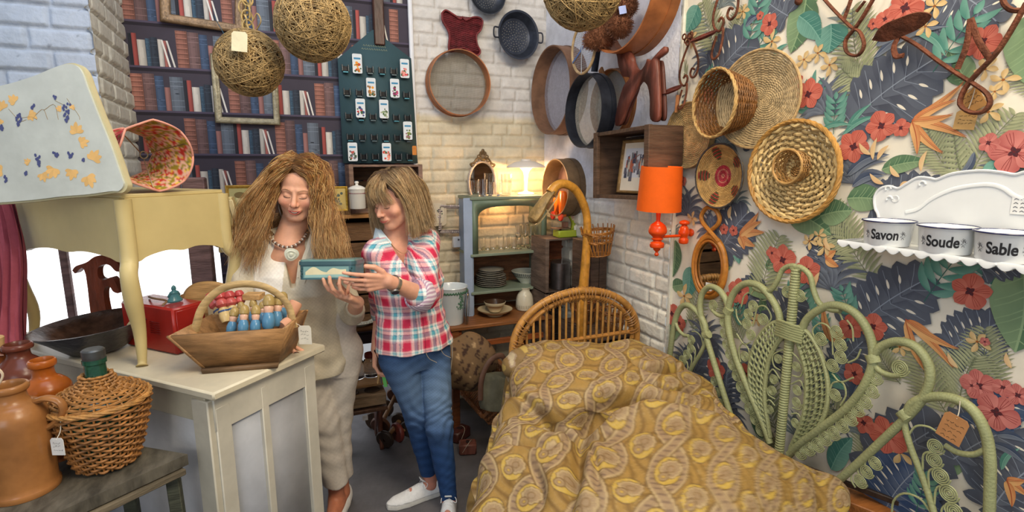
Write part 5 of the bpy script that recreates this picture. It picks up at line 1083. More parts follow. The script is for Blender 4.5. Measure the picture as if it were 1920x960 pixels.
# ---- trug with handle and what is in it
tr = root('wooden_trug', (-.17, 2.03, CT), 'tapered wooden trug basket with bent hoop handle on the counter corner', 'basket')
tt = [vec(-.385, 1.965, 1.092), vec(-.030, 1.905, 1.092), vec(.055, 2.13, 1.092), vec(-.285, 2.20, 1.092)]; tb = [vec(-.292, 1.985, CT+.008), vec(-.060, 1.945, CT+.008), vec(.0, 2.09, CT+.008), vec(-.225, 2.14, CT+.008)]
def board(b, a, c, d, e, th, col=None):  # a,c bottom  d,e top
    n = unit(np.cross(c-a, e-a))*th; V = [a, c, d, e, a+n, c+n, d+n, e+n]; b.add(V, [(0, 1, 2, 3), (7, 6, 5, 4), (0, 4, 5, 1), (1, 5, 6, 2), (2, 6, 7, 3), (3, 7, 4, 0)], col)
for k in range(4):
    j = (k+1) % 4; b = MB(); board(b, tb[k], tb[j], tt[j], tt[k], -.010, s2l((176, 132, 86))); b.build('side_board', m_pine, tr, smooth=False)
b = MB(); board(b, tb[0], tb[1], tb[2], tb[3], .008, s2l((146, 108, 70))); b.build('bottom_board', m_pine, tr, smooth=False)
b = MB(); board(b, tb[0]-UPV*.006+vec(.0, -.004, 0), tb[1]-UPV*.006+vec(0, -.004, 0), tb[1]+UPV*.010+vec(.004, -.006, 0), tb[0]+UPV*.010+vec(-.004, -.006, 0), .014, s2l((126, 98, 70))); b.build('foot_batten', m_pine, tr, smooth=False)
h0 = (tt[0]+tt[3])/2+vec(.015, -.01, -.02); h1 = (tt[1]+tt[2])/2+vec(-.012, 0, -.03); hp_ = cat([h0, h0*.9+h1*.1+UPV*.085, h0*.72+h1*.28+UPV*.145, (h0+h1)/2+UPV*.165, h0*.25+h1*.75+UPV*.150, h0*.06+h1*.94+UPV*.09, h1], 50)
MB().tube(hp_, .0115, 8, flat=(.55, 1.15), col=s2l((214, 180, 124))).build('hoop_handle', m_pine, tr)
tagcard('tag', W(572, 628, 1.88), .045, .068, frame((0, 0, 0), cRh, UPV), 'white paper tag tied to the right end of the trug handle', col=(222, 214, 196), cordto=h1+UPV*.02)
# skittle dolls
def doll(p, q, s=1, cap=(170, 144, 88), bodyc=(84, 134, 168), red=False):
    d = unit(q-p); x = unit(np.cross(d, cFh)); m = frame(p, x, np.cross(d, x), d)@Sc(s)
    r = bpy.data.objects.new('skittle_doll', None); COL.objects.link(r); r.location = p; ORG[r.name] = np.array(p)
    if not red:
        MB(m).lathe([(0, 0), (.013, 0), (.021, .012), (.022, .035), (.018, .052), (.013, .06)], 18, s2l(bodyc)).build('painted_body', m_ceram, r)
        MB(m).lathe([(.013, .058), (.016, .068), (.017, .078), (.0145, .084)], 18, s2l((222, 176, 150))).build('face', m_ceram, r)
        MB(m).lathe([(.0145, .082), (.019, .086), (.0205, .10), (.017, .116), (.009, .124), (0, .126)], 18, s2l(cap)).build('cap', m_ceram, r)
    else:
        MB(m).lathe([(0, 0), (.015, 0), (.020, .02), (.018, .045), (.013, .055)], 18, s2l((214, 186, 130))).build('painted_body', m_ceram, r); MB(m).lathe([(.0185, .036), (.0195, .040), (.0185, .044)], 18, s2l((70, 90, 130))).build('blue_band', m_ceram, r)
        MB(m).lathe([(.013, .055), (.021, .064), (.021, .078), (.015, .086)], 18, s2l((196, 92, 86))).build('face', m_ceram, r); MB(m).lathe([(.013, .085), (.020, .092), (.021, .105), (.014, .116), (0, .120)], 18, s2l((184, 74, 72))).build('cap', m_ceram, r)
    return r
dl = [((432, 628), (440, 584), 1.86, 'wooden skittle doll with gold cap and blue body, leftmost of the standing blue ones'), ((455, 626), (458, 580), 1.82, 'blue skittle doll nearest the trug front left of centre, gold cap'), ((478, 626), (480, 580), 1.84, 'blue skittle doll at the middle of the front row, gold cap'), ((503, 618), (504, 562), 1.86, 'tall blue skittle doll right of the front row centre'), ((517, 612), (522, 562), 1.90, 'blue skittle doll leaning second from the right, gold cap'), ((527, 604), (530, 556), 1.96, 'rearmost blue skittle doll at the right, partly behind its neighbour'), ((450, 606), (452, 572), 1.98, 'gold-capped skittle doll peeping out behind the left blue dolls'), ((474, 604), (475, 568), 1.99, 'gold-capped skittle doll in the back row at the middle'), ((492, 606), (492, 572), 1.98, 'gold-capped skittle doll in the back row at the right')]
for (a, c, t, lb) in dl:
    p_ = W(a[0], a[1], t); q_ = W(c[0], c[1], t+.015); tag(doll(p_, q_, 1.02*np.linalg.norm(q_-p_)/.10*.93), lb, 'doll', 'skittle dolls in the trug')
for i, (a, c, t, lb) in enumerate([((420, 600), (395, 556), 2.0, 'red-capped skittle doll at the far left of the leaning row'), ((425, 604), (412, 553), 1.96, 'red-capped skittle doll, second from the left in the leaning row'), ((440, 598), (430, 552), 1.97, 'red-capped skittle doll, third in the leaning row'), ((455, 592), (448, 550), 2.0, 'red-capped skittle doll at the right end of the leaning row')]):
    p_ = W(a[0], a[1], t); q_ = W(c[0], c[1], t+.02); tag(doll(p_, q_, np.linalg.norm(q_-p_)/.105, red=True), lb, 'doll', 'red capped dolls in the trug')
for (a, c, t, r_, lb) in (((534, 606), (556, 566), 1.98, .024, 'thick pink-brown wooden peg leaning in the right end of the trug'), ((528, 612), (542, 602), 1.90, .019, 'short round pink-brown peg lying behind the blue dolls')):
    p_, q_ = W(*a, t), W(*c, t+.03); d = unit(q_-p_); x = unit(np.cross(d, cFh)); L_ = np.linalg.norm(q_-p_); tag(MB(frame(p_, x, np.cross(d, x), d)).lathe([(0, 0), (r_*.9, 0), (r_, .004), (r_, L_-.006), (r_*.85, L_), (0, L_)], 24, s2l((214, 158, 128))).build('wooden_peg', m_tagm), lb, 'peg')
b = MB(frame(W(476, 555, 2.02), unit(cRh), UPV)); b.box((0, 0, 0), (.065, .022, .05), bev=.002, col=s2l((214, 168, 110))); tag(b.build('wood_block', m_pine), 'small bare wooden block behind the dolls in the trug', 'block')
# ================================================================ back wall things
def gframe(name, m, w, h, wd_, label, mat=None, col=None, th=.022, glass=False, pic=None, cat_='picture frame', open_=True):
    """moulded picture frame: four mitred rails, stepped profile"""
    r = root(name, tuple(m[:3, 3]), label, cat_)
    prof = [(0, 0), (0, th*.8), (wd_*.25, th), (wd_*.55, th*.62), (wd_*.8, th*.7), (wd_, th*.25), (wd_, 0)]
    b = MB(m); cs = [(-1, -1), (1, -1), (1, 1), (-1, 1)]; P = []
    for sx, sy in cs: P.append([(sx*(w/2-o), sy*(h/2-o), z) for o, z in prof])
    b.grid(np.array(P), cu=True, col=None if col is None else s2l(col)); b.build('frame', mat or m_gilt, r, smooth=False)
    if pic: b = MB(m); b.box((0, 0, th*.2), (w-wd_*1.9, h-wd_*1.9, .003), col=s2l(pic)); b.build('backing', m_vc, r)
    return r
# frames at the top left
m = WB(oY(381, -5, 3.385))@Rot(-.07, 'Z'); gframe('picture_frame', m, .385, .31, .045, 'empty gilt picture frame cut by the top edge, hung on the book wallpaper', col=(150, 122, 92), th=.03)
m = WB(oY(462, 170, 3.385))@Rot(-.012, 'Z'); gframe('picture_frame', m, .325, .36, .034, 'empty silver-gilt frame behind the lower string ball', col=(170, 160, 132))
b = MB(); b.tube(cat([W(392, -20, 2.85), W(400, 25, 2.85), W(418, 60, 2.7), W(424, 68, 2.62)], 20), .0016, 4, col=s2l((70, 110, 130))); tag(b.build('blue_string', m_tagm), 'thin blue string running down to the hanging string ball', 'string')
# string balls
def strball(c, R, label, seed, n=170, sy=1.0):
    r = root('string_ball', tuple(c), label, 'ball', 'raffia string balls hanging from the ceiling'); g = np.random.default_rng(seed); P = []
    t = np.linspace(0, 2*math.pi, 44)
    for k in range(n):
        a = unit(g.normal(0, 1, 3)); u_ = unit(np.cross(a, g.normal(0, 1, 3))); v_ = np.cross(a, u_); of = g.uniform(-.45, .45); rr = R*g.uniform(.985, 1.01)
        c_ = math.sqrt(max(0, 1-of*of)); P.append((u_*np.cos(t)[:, None]*c_+v_*np.sin(t)[:, None]*c_+a*of+.03*np.sin(3*t+k)[:, None]*a)*rr)
    P = np.array(P)*np.array([1, 1, sy])+c; b = MB(); cols = s2l((196, 164, 110))*g.uniform(.5, 1.25, (n, 1)); b.tubes(P, g.uniform(.0011, .0021, (n, 1)), 4, col=cols); b.build('string_winding', m_raff, r, auto=0)
    b = MB(T(*c)); b.ball((0, 0, 0), (R*.93, R*.93, R*.93*sy), 32, 20, col=s2l((126, 92, 50))); b.build('core', m_raff, r)
    return r
c = W(468, 118, 2.25); sb = strball(c, .135, 'raffia string ball with a card tag, hanging on a looped cord', 3)
tc_ = W(449, 78, 2.08); tagcard('tag', tc_, .062, .074, frame((0, 0, 0), cRh, UPV)@Rot(-.1, 'Z'), 'cream card tag tied on top of the lower string ball', col=(226, 214, 176), lines=0, cordto=W(460, 55, 2.2))
b = MB()
for k in range(9):
    y0 = 60-k*9; th = np.linspace(0, 2*math.pi, 16, endpoint=False); cc = W(462+4*math.sin(k*2.2), y0, 2.25); ax_ = .7 if k % 2 else -.7
    b.tube(cc+np.outer(np.cos(th)*.022, cRh*math.cos(ax_)+cFh*math.sin(ax_))+np.outer(np.sin(th)*.03, UPV), .004, 6, closed=True, col=s2l((200, 170, 110)))
b.tube(cat([W(478, 60, 2.25), W(489, 40, 2.22), W(482, 25, 2.22), W(474, 40, 2.24)], 16), .0026, 5, col=s2l((200, 170, 110))); b.build('looped_cord', m_raff, sb)
strball(W(587, 45, 2.15), .146, 'larger raffia string ball hanging at the top between the cord ball and the seed rack', 5, 200)
strball(W(1092, -22, 2.05), .152, 'raffia string ball at the top edge in front of the soft toy and sieve', 9, 200)
# seed rack
sr_ = root('seed_rack', tuple(oY(714, 300, 3.33)), 'dark green metal seed packet rack with rows of clips on the book wallpaper', 'rack')
m = WB(oY(712, 200, 3.35)); kx = oY(713, 200, 3.35)[0]-oY(712, 200, 3.35)[0]; f_ = lambda u, v: ((u-712)*kx, (200-v)*kx*1.0)
b = MB(m); b.prism([f_(*q) for q in [(640, 306), (640, 118), (700, 66), (706, 62), (712, 66), (775, 108), (782, 306)]], -.012, 0, s2l((58, 84, 92))); b.build('back_plate', m_vc, sr_, smooth=False)
b = MB(m)
for k, (x, y, w_) in enumerate([(686, 92, 40), (683, 98, 48)]):
    xx = x
    while xx < x+w_: l = rng.uniform(2, 4); b.tube([(*f_(xx, y), .001), (*f_(xx+l*.5, y-2.5), .001), (*f_(xx+l, y+.5), .001)], .0012, 3, col=s2l((170, 180, 150))); xx += l+1.2
b.build('lettering', m_vc, sr_)
rows = [(136, 0), (178, 0), (221, 0), (259, 0), (295, 0)]
n_ = 0
for ri, (vy, _) in enumerate(rows):
    for ci in range(6):
        u = 652+ci*22.0+ri*.8; n_ += 1
        b = MB(m); x, y = f_(u, vy)
        for s in (-1, 1): b.box((x+s*.017, y+.006, .014), (.006, .036, .02), bev=.001, col=s2l((84, 88, 92)))
        b.box((x, y-.018, .016), (.030, .007, .024), bev=.001, col=s2l((90, 104, 112) if (ri+ci) % 3 else (80, 140, 160))); b.box((x, y+.004, .003), (.026, .026, .004), col=s2l((26, 26, 30))); b.build('clip', m_dark, sr_)
PK = [(673, 126, 'orange and red flowers, top left on the rack', [(206, 80, 40), (226, 150, 60)]), (760, 129, 'pink roses, top right on the rack', [(206, 70, 84), (226, 150, 140)]), (696, 167, 'yellow daisies, second row left on the rack', [(230, 150, 40), (150, 110, 70)]), (740, 166, 'pink lilies, second row right on the rack', [(206, 80, 130), (150, 60, 110)]), (675, 205, 'red and white blooms, third row left on the rack', [(190, 60, 60), (70, 90, 140)]), (718, 205, 'grey-green foliage, third row right on the rack', [(140, 160, 120), (190, 196, 170)]), (762, 244, 'mauve rose, fourth row at the right of the rack', [(160, 110, 120), (120, 130, 60)]), (657, 285, 'grey and red flowers, bottom left of the rack', [(190, 90, 80), (110, 110, 116)]), (720, 285, 'coral roses, bottom middle of the rack', [(210, 80, 70), (236, 150, 130)])]
for (u, v, d, cl_) in PK:
    x, y = f_(u, v); p = (m@vec(x, y, .03, 1))[:3]; r = root('seed_packet', tuple(p), 'white-topped seed packet showing '+d, 'packet', 'seed packets on the rack')
    mm = m.copy(); mm[:3, 3] = p; b = MB(mm); o = rrect(.054, .108, .008); b.prism(o, -.0015, .0015, s2l((222, 228, 232))); b.build('packet', m_vc, r)
    b = MB(mm); b.flat(rrect(.038, .010, .002)+vec(0, .028), .0017, s2l((70, 140, 180)))
    for k in range(16): t = np.arange(8)*.785; cx, cy = rng.uniform(-.018, .018), rng.uniform(-.044, .006); q = rng.uniform(.004, .009); b.flat(np.column_stack([cx+q*np.cos(t), cy+q*np.sin(t)]), .0018+k*.00002, s2l(cl_[k % 2])*rng.uniform(.7, 1.2) if k % 4 else s2l((70, 96, 60)))
    b.build('printed_flowers', m_vc, r)
tagcard('tag', oY(777, 282, 3.28), .026, .055, WB((0, 0, 0)), 'small brown card tag on the right edge of the seed rack', col=(206, 130, 60), lines=1)
# ---- crates as shelving
def crate(name, c, w, h, d, label, m=None, slats=3, col=(150, 124, 104), th=.012, back=True, open_front=True, cat_='crate', skipr=False, bcol=None):
    """wooden box open to the front (local: x right, y up, z out of the opening)"""
    r = root(name, tuple(c), label, cat_); m = WB(c) if m is None else m
    for s, n in ((-1, 'side_board'), (1, 'side_board')):
        b = MB(m); b.box((s*(w/2-th/2), 0, -d/2), (th, h, d), bev=.002, col=s2l(col)*rng.uniform(.85, 1.1)); b.box((s*(w/2-th*1.0+.0015), 0, -.0085), (th*2, h+.004, .020), bev=.002, col=s2l(col)*rng.uniform(1.0, 1.2)); b.build(n, m_oldwood, r)
    for s, n in ((-1, 'bottom_board'), (1, 'top_board')): b = MB(m); b.box((0, s*(h/2-th/2), -d/2), (w-.002, th, d), bev=.002, col=s2l(col)*rng.uniform(.85, 1.1)); b.build(n, m_wood_h, r)
    if back:
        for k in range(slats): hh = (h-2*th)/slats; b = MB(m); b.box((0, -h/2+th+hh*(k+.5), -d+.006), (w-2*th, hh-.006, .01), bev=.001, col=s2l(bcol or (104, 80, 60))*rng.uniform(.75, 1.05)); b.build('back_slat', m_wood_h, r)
    return r
SY = 3.10
def box_px(u0, v0, u1, v1, Y=SY): a = oY(u0, v0, Y); c = oY(u1, v1, Y); return (a+c)/2, c[0]-a[0], a[2]-c[2]
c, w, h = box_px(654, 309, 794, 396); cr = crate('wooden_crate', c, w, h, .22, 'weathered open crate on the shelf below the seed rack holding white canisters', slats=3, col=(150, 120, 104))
def canister(u, v, s, label, Y=3.0):
    p = oY(u, v, Y); r = root('enamel_canister', tuple(p), label, 'canister'); b = MB(T(*p)@Sc(s)); b.lathe([(0, 0), (.040, 0), (.043, .004), (.043, .10), (.045, .104), (.041, .106)], 28, s2l((230, 230, 226))); b.build('body', m_enam, r)
    b = MB(T(*p)@Sc(s)); b.lathe(cat([(.046, .104, 0), (.044, .112, 0), (.025, .122, 0), (.010, .126, 0), (.007, .132, 0), (.011, .138, 0), (.009, .146, 0), (0, .148, 0)], 20)[:, :2], 28, s2l((234, 234, 230))); b.build('lid', m_enam, r)
    b = MB(T(*p)@Sc(s))
    for k in range(18): a = -math.pi*.95+k*.17; b.ball((.0435*math.cos(a), .0435*math.sin(a), .083), .0028, 6, 4, col=s2l((130, 40, 60)))
    b.build('dotted_band', m_vc, r)
    return r
canister(671, 391, 1.0, 'white lidded enamel canister in the left of the crate behind the blond bob'); canister(782, 392, .98, 'white lidded enamel canister half hidden at the right of the crate')
# shelf board and stack of crates under it
def plank(name, a, c, d, label, th=.02, col=(176, 128, 76), mat=None, cat_='shelf'):
    b = MB(); b.box(((a[0]+c[0])/2, (a[1]+d/2), a[2]-th/2), (abs(c[0]-a[0]), d, th), bev=.003, col=s2l(col)); return tag(b.build(name, mat or m_pine), label, cat_)
a_ = oY(416, 400, SY-.06); c_ = oY(830, 398, SY-.06); zt = c[2]-h/2-.001
plank('shelf_board', (a_[0], SY-.07, zt), (c_[0]-.07, 0, 0), .30, 'long honey-coloured shelf board behind both women carrying the crate and frames')
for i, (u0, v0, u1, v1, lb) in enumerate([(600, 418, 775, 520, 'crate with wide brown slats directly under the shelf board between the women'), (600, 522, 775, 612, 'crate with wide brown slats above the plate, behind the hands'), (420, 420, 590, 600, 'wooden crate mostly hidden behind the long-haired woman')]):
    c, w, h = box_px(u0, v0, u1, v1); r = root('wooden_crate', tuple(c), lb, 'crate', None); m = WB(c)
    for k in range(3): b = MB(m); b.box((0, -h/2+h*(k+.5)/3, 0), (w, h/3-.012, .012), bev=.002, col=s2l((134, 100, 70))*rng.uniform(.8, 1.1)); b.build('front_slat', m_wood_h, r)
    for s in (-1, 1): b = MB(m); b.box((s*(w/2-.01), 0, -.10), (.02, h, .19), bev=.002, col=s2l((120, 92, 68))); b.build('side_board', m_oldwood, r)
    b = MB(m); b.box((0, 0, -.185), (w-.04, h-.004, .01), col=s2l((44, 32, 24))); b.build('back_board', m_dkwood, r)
# vase, little gold frames
p = oY(616, 392, 3.02); b = MB(T(*p)); b.lathe([(0, .002), (.022, .002), (.026, .01), (.027, .10), (.033, .21), (.031, .21), (.025, .10), (.022, .012), (0, .010)], 28, wob=.02); tag(b.build('glass_vase', m_glass), 'tall clear ribbed glass vase beside the small gold frame', 'vase')
p = oY(631, 373, 3.06); r = gframe('small_picture', WB(p)@Rot(-.1, 'X'), .118, .135, .012, 'small gold framed flower print leaning on the shelf right of the long-haired woman', col=(206, 168, 60), th=.012, pic=(214, 190, 120), cat_='picture'); b = MB(WB(p)@Rot(-.1, 'X'))
for k in range(22): t = np.arange(8)*.785; cx, cy = rng.normal(0, .014), rng.normal(-.005, .02); q = rng.uniform(.003, .008); b.flat(np.column_stack([cx+q*np.cos(t), cy+q*np.sin(t)]), .0048+k*.00004, s2l([(110, 120, 110), (150, 150, 130), (90, 104, 100)][k % 3]))
b.build('flower_print', m_vc, r)
p = oY(452, 374, 3.06); r = gframe('small_picture', WB(p)@Rot(-.08, 'X'), .135, .145, .016, 'small gold framed portrait print on the shelf left of the long-haired woman', col=(176, 140, 56), th=.014, pic=(176, 170, 120), cat_='picture'); b = MB(WB(p)@Rot(-.08, 'X'))
t = np.linspace(0, 6.28, 20, endpoint=False); b.flat(np.column_stack([.022*np.cos(t), .006+.028*np.sin(t)]), .0050, s2l((206, 196, 150))); b.flat(np.column_stack([.026*np.cos(t)-.004, .022+.016*np.sin(t)]), .0052, s2l((120, 104, 66))); b.flat([(-.03, -.045), (.03, -.045), (.018, -.018), (-.016, -.018)], .0051, s2l((150, 140, 100))); b.build('portrait_print', m_vc, r)
# lower shelving between the women: plate, jars, mould, leg
z1 = oY(690, 603, SY)[2]; plank('shelf_board', (.25, SY-.10, z1), (.80, 0, 0), .34, 'brown shelf board under the white dish between the women', col=(150, 108, 66))
p = vec(oY(672, 592, 3.07)[0], 3.07, z1); b = MB(T(*p)); b.lathe([(0, 0), (.06, 0), (.10, .022), (.118, .03), (.116, .034), (.098, .026), (.058, .006), (0, .006)], 40, s2l((214, 218, 206))); r = root('dish', tuple(p), 'shallow white dish with a dotted rim on the shelf behind the women', 'dish'); b.build('dish_body', m_ceram, r); b = MB(T(*p))
for k in range(44): a = k*2*math.pi/44; b.ball((.112*math.cos(a), .112*math.sin(a), .034), .0025, 6, 4, col=s2l((110, 120, 60)))
b.build('dotted_rim', m_vc, r)
b = MB(WB(oY(668, 565, 3.2))@Rot(.08, 'Z')); b.prism(rrect(.14, .16, .05), -.01, .01, s2l((150, 120, 70))); b.prism([(.03, -.02), (.06, -.02), (.06, .14), (.03, .14)], -.009, .009, s2l((120, 92, 56))); tag(b.build('cutting_board', m_pine), 'round-cornered wooden board standing behind the white dish', 'board')
z2 = oY(690, 700, SY)[2]; plank('shelf_board', (.20, SY-.16, z2), (.78, 0, 0), .36, 'pale brown shelf board carrying the glass jars', col=(176, 134, 86))
for i, (u, lb) in enumerate([(668, 'glass storage jar with a dark red lid, left of the pair behind the linen trousers'), (696, 'glass storage jar with a dark red lid, right of the pair beside the lowered hand')]):
    p = vec(oY(u, 695, 3.06)[0], 3.06, z2); r = root('glass_jar', tuple(p), lb, 'jar', 'lidded glass jars'); b = MB(T(*p)); b.lathe(cat([(0, .002, 0), (.040, .002, 0), (.045, .012, 0), (.045, .085, 0), (.034, .108, 0), (.032, .118, 0)], 24)[:, :2], 26); b.build('glass_body', m_glass, r); MB(T(*p)).lathe([(0, .118), (.036, .116), (.037, .13), (.034, .138), (0, .138)], 24, s2l((110, 40, 34))).build('lid', m_redwood, r)
b = MB(); z3 = oY(680, 758, 3.0)[2]; mm_ = WB((.42, 2.98, z3+.05)); b.box((.33, 3.05, z3+.045), (.26, .24, .07), bev=.004, col=s2l((176, 146, 110))); r = root('mould_board', (.33, 3.05, z3), 'old wooden block with four round hollows under the jar shelf', 'mould'); b.build('block', m_wood_h, r)
for (x, y) in ((-.06, -.055), (.06, -.055), (-.06, .055), (.06, .055)): MB(T(.33+x, 3.05+y, z3+.0805)).lathe([(.046, .001), (.042, .0025), (.036, -.0), (.02, -.0), (0, -.0)], 28, s2l((104, 78, 52))).build('hollow', m_wood_h, r)
st = root('foot_stool', (.33, 3.05, 0), 'low red-brown wooden stool under the round-hollowed mould block', 'stool'); b = MB(); b.box((.33, 3.05, z3-.013), (.27, .26, .022), bev=.004, col=s2l((120, 84, 58))); b.build('seat', m_redwood, st)
for x in (.235, .425):
    b = MB(frame((x, 3.05, 0), (0, 1, 0), (0, 0, 1))); hh = z3-.024; b.prism(cat([(-.11, 0, 0), (-.085, hh*.5, 0), (-.10, hh, 0), (.10, hh, 0), (.085, hh*.5, 0), (.11, 0, 0), (.06, 0, 0), (0, hh*.35, 0), (-.06, 0, 0), (-.11, 0, 0)], 60)[:-1, :2], -.011, .011, s2l((110, 66, 48))); b.build('leg', m_redwood, st, smooth=False)
tagcard('tag', vec(.335, 2.915, z3-.045), .03, .03, WB((0, 0, 0)), 'small white price label on the leg of the low stool', col=(226, 226, 222), lines=2)
b = MB(); b.box((.615, 3.0, z2/2), (.03, .035, z2-.03), bev=.003, col=s2l((176, 132, 82))); tag(b.build('shelf_post', m_pine), 'pale wooden post carrying the jar shelf beside the phone', 'post')
# bobbins
def bobbin(p, d, L, r, label, col):
    d = unit(d); x = unit(np.cross(d, UPV)) if abs(d[2]) < .95 else vec(1, 0, 0); m = frame(p, x, np.cross(d, x), d); o = root('wooden_bobbin', tuple(p), label, 'bobbin', 'old wooden bobbins on the floor')
    MB(m).lathe([(.0, .02), (.017, .02), (.014, L*.3), (.014, L*.7), (.017, L-.02), (0, L-.02)], 20, s2l((150, 112, 76))).build('spindle', m_redwood, o)
    for z in (0, L-.026): MB(m).lathe([(.008, z), (r-.005, z), (r, z+.006), (r, z+.02), (r-.005, z+.026), (.008, z+.026)], 30, s2l(col)).build('end_disc', m_redwood, o); 
    return o
for (a, c, z, r_, lb, col) in [((712, 800), (745, 762), .05, .062, 'bobbin lying highest across the pile, pointing right', (112, 74, 54)), ((720, 826), (752, 795), .055, .055, 'dark bobbin nearest the camera at the front left of the pile', (60, 46, 38)), ((742, 812), (772, 800), .05, .060, 'red-ended bobbin in the middle front of the pile', (122, 52, 42)), ((765, 806), (782, 775), .055, .055, 'bobbin with a dark disc at the right of the pile, beside the jeans', (60, 50, 44)), ((700, 790), (722, 765), .05, .058, 'bobbin at the back left of the pile', (96, 74, 56))]:
    p_ = oZ(a[0], a[1], z); q_ = oZ(c[0], c[1], z); q_[2] += {.062: .09, .055: .03, .060: .0, .058: .0}[r_]; bobbin(p_, q_-p_, max(.2, np.linalg.norm(q_-p_)), r_, lb, col)
# wood blocks by the bed
for i, (u, v, s, lb) in enumerate([(862, 822, .13, 'dark red-brown wooden block on the floor, the left and darker of two'), (877, 848, .10, 'red-brown wooden block on the floor, the right and nearer of two')]):
    p = oZ(u, v, 0); r = root('wooden_last', tuple(p), lb, 'block', 'tied wooden blocks'); m = T(*p)@Rot(.6-.9*i, 'Z'); b = MB(m); b.box((0, 0, .033), (s, .075, .065), bev=.008, col=s2l([(92, 50, 44), (128, 78, 66)][i])); b.build('block', m_redwood, r); b = MB(m); b.box((.0, 0, .067), (.018, .03, .004), bev=.001, col=s2l((44, 26, 22))); b.build('slot', m_dkwood, r)
    MB(m).tube(cat([(-.03, -.038, .02), (0, -.04, .07), (.02, .0, .075), (.03, .04, .05)], 12), .0014, 4, col=s2l((190, 180, 160))).build('cord', m_tagm, r)
# ---- brick wall items
# butterfly wicker tray
m = WB(oY(867, 62, 3.37)); ks = oY(868, 62, 3.37)[0]-oY(867, 62, 3.37)[0]; bt = cat([((u-867)*ks, (62-v)*ks, 0) for u, v in [(829, 33), (836, 28), (850, 34), (862, 40), (866, 36), (872, 41), (885, 35), (897, 34), (904, 40), (900, 55), (892, 64), (893, 80), (899, 92), (892, 99), (878, 92), (867, 88), (856, 92), (843, 96), (840, 88), (842, 70), (838, 58), (830, 46)]]+[((829-867)*ks, (62-33)*ks, 0)], 90)[:-1]
r = root('butterfly_basket', tuple(m[:3, 3]), 'dark red wicker tray in the shape of a butterfly on the brick wall', 'basket'); b = MB(m)
b.prism(bt[:, :2]*.97, 0, .004, s2l((112, 40, 46))); b.build('tray_back', m_wickd, r, smooth=False); b = MB(m)
ys = np.linspace(-.10, .10, 34)
from_poly = bt[:, :2]
def inside(x, y):
    P = from_poly; j = np.roll(np.arange(len(P)), 1); c = ((P[:, 1] > y) != (P[j, 1] > y)) & (x < (P[j, 0]-P[:, 0])*(y-P[:, 1])/(P[j, 1]-P[:, 1]+1e-12)+P[:, 0]); return c.sum() % 2 == 1
for k, y in enumerate(ys):
    xs = [x for x in np.linspace(-.14, .14, 70) if inside(x, y)]
    if len(xs) > 4: xs = np.array(xs); b.tube(np.column_stack([xs, np.full(len(xs), y), .007+.0022*np.sin(xs*210+k*math.pi)]), .0028, 5, col=s2l((128, 46, 52))*rng.uniform(.8, 1.2))
b.build('woven_strips', m_wickd, r)
b = MB(m)
for k in range(2): b.tube(bt+vec(0, 0, .008+k*.010), .0055, 7, closed=True, col=s2l((134, 50, 54)))
b.build('rim', m_wickd, r)
# wood-rimmed sieve, colander, iron sieve above
def hoop(name, m, R, depth, label, col, mesh=True, th=.006, mcol=(150, 140, 116), cat_='sieve', mat=None, band=True, meshz=.3, slot=0):
    r = root(name, tuple(m[:3, 3]), label, cat_); mat = mat or m_hoop
    b = MB(m); b.ring(R, 0, depth, th, 64, col=s2l(col)); b.build('outer_hoop', mat, r)
    b = MB(m); b.ring(R+.004, 0, depth*.32, .005, 64, col=s2l(np.array(col)*.9)); b.build('lower_band', mat, r)
    if mesh:
        n = int(R*2/.0042); P = []
        for k in range(1, n):
            x = -R+2*R*k/n; L_ = math.sqrt(max(0, (R-th)**2-x*x)); P.append([(x, -L_, depth*meshz), (x, 0, depth*meshz+.0006), (x, L_, depth*meshz)]); P.append([(-L_, x, depth*meshz), (0, x, depth*meshz+.0006), (L_, x, depth*meshz)])
        b = MB(m); b.tubes(np.array(P), .00055, 3, col=s2l(mcol)); b.build('wire_mesh', m_mesh, r, auto=0)
    return r
p = oY(856, 158, 3.38); Rr = 57*ks; hoop('round_sieve', WB(p), Rr, .085, 'round sieve with an orange-brown bentwood rim on the brick wall below the butterfly', (190, 118, 72), mcol=(150, 140, 110))
p = oY(962, 70, 3.37); R_ = .148; r = root('colander', tuple(p), 'blue-black enamel colander with two loop handles hung on the brick wall', 'colander'); m = WB(p)@Rot(.12, 'Y')
b = MB(m); b.lathe([(0, .012), (.075, .014), (.11, .026), (.138, .075), (.150, .078), (.150, .072), (.142, .07), (.114, .018), (.08, .004), (0, .002)], 60, s2l((74, 80, 94))); b.build('bowl', m_dark, r)
b = MB(m); 
for k, n in enumerate([5, 9, 14, 19, 24, 30]):
    for j in range(n): a = j*2*math.pi/n+k; q = .014+k*.0155; z = np.interp(q, [0, .075, .11], [.0128, .0148, .027]); b.ball((q*math.cos(a), q*math.sin(a), z), (.0021, .0021, .0009), 6, 4, col=s2l((190, 186, 168)))
b.build('holes', m_vc, r)
for s in (-1, 1): MB(m).tube(cat([(s*.145, .03, .072), (s*.178, .026, .074), (s*.178, -.026, .074), (s*.145, -.03, .072)], 16), .005, 7, col=s2l((70, 74, 86))).build('handle', m_dark, r)
p = oY(910, -6, 3.36); r = root('iron_sieve', tuple(p), 'dark metal sieve bowl cut by the top edge above the colander', 'sieve'); b = MB(WB(p)); b.lathe([(0, .002), (.07, .004), (.10, .03), (.112, .05), (.118, .05), (.104, .024), (.072, -.004), (0, -.004)], 48, s2l((70, 74, 84))); b.build('bowl', m_dark, r); b = MB(WB(p))
for k in range(5):
    for j in range(6+5*k): a = j*2*math.pi/(6+5*k); b.ball(((.012+k*.014)*math.cos(a), (.012+k*.014)*math.sin(a), .0045), (.0022, .0022, .0009), 6, 4, col=s2l((150, 150, 140)))
b.build('holes', m_vc, r)
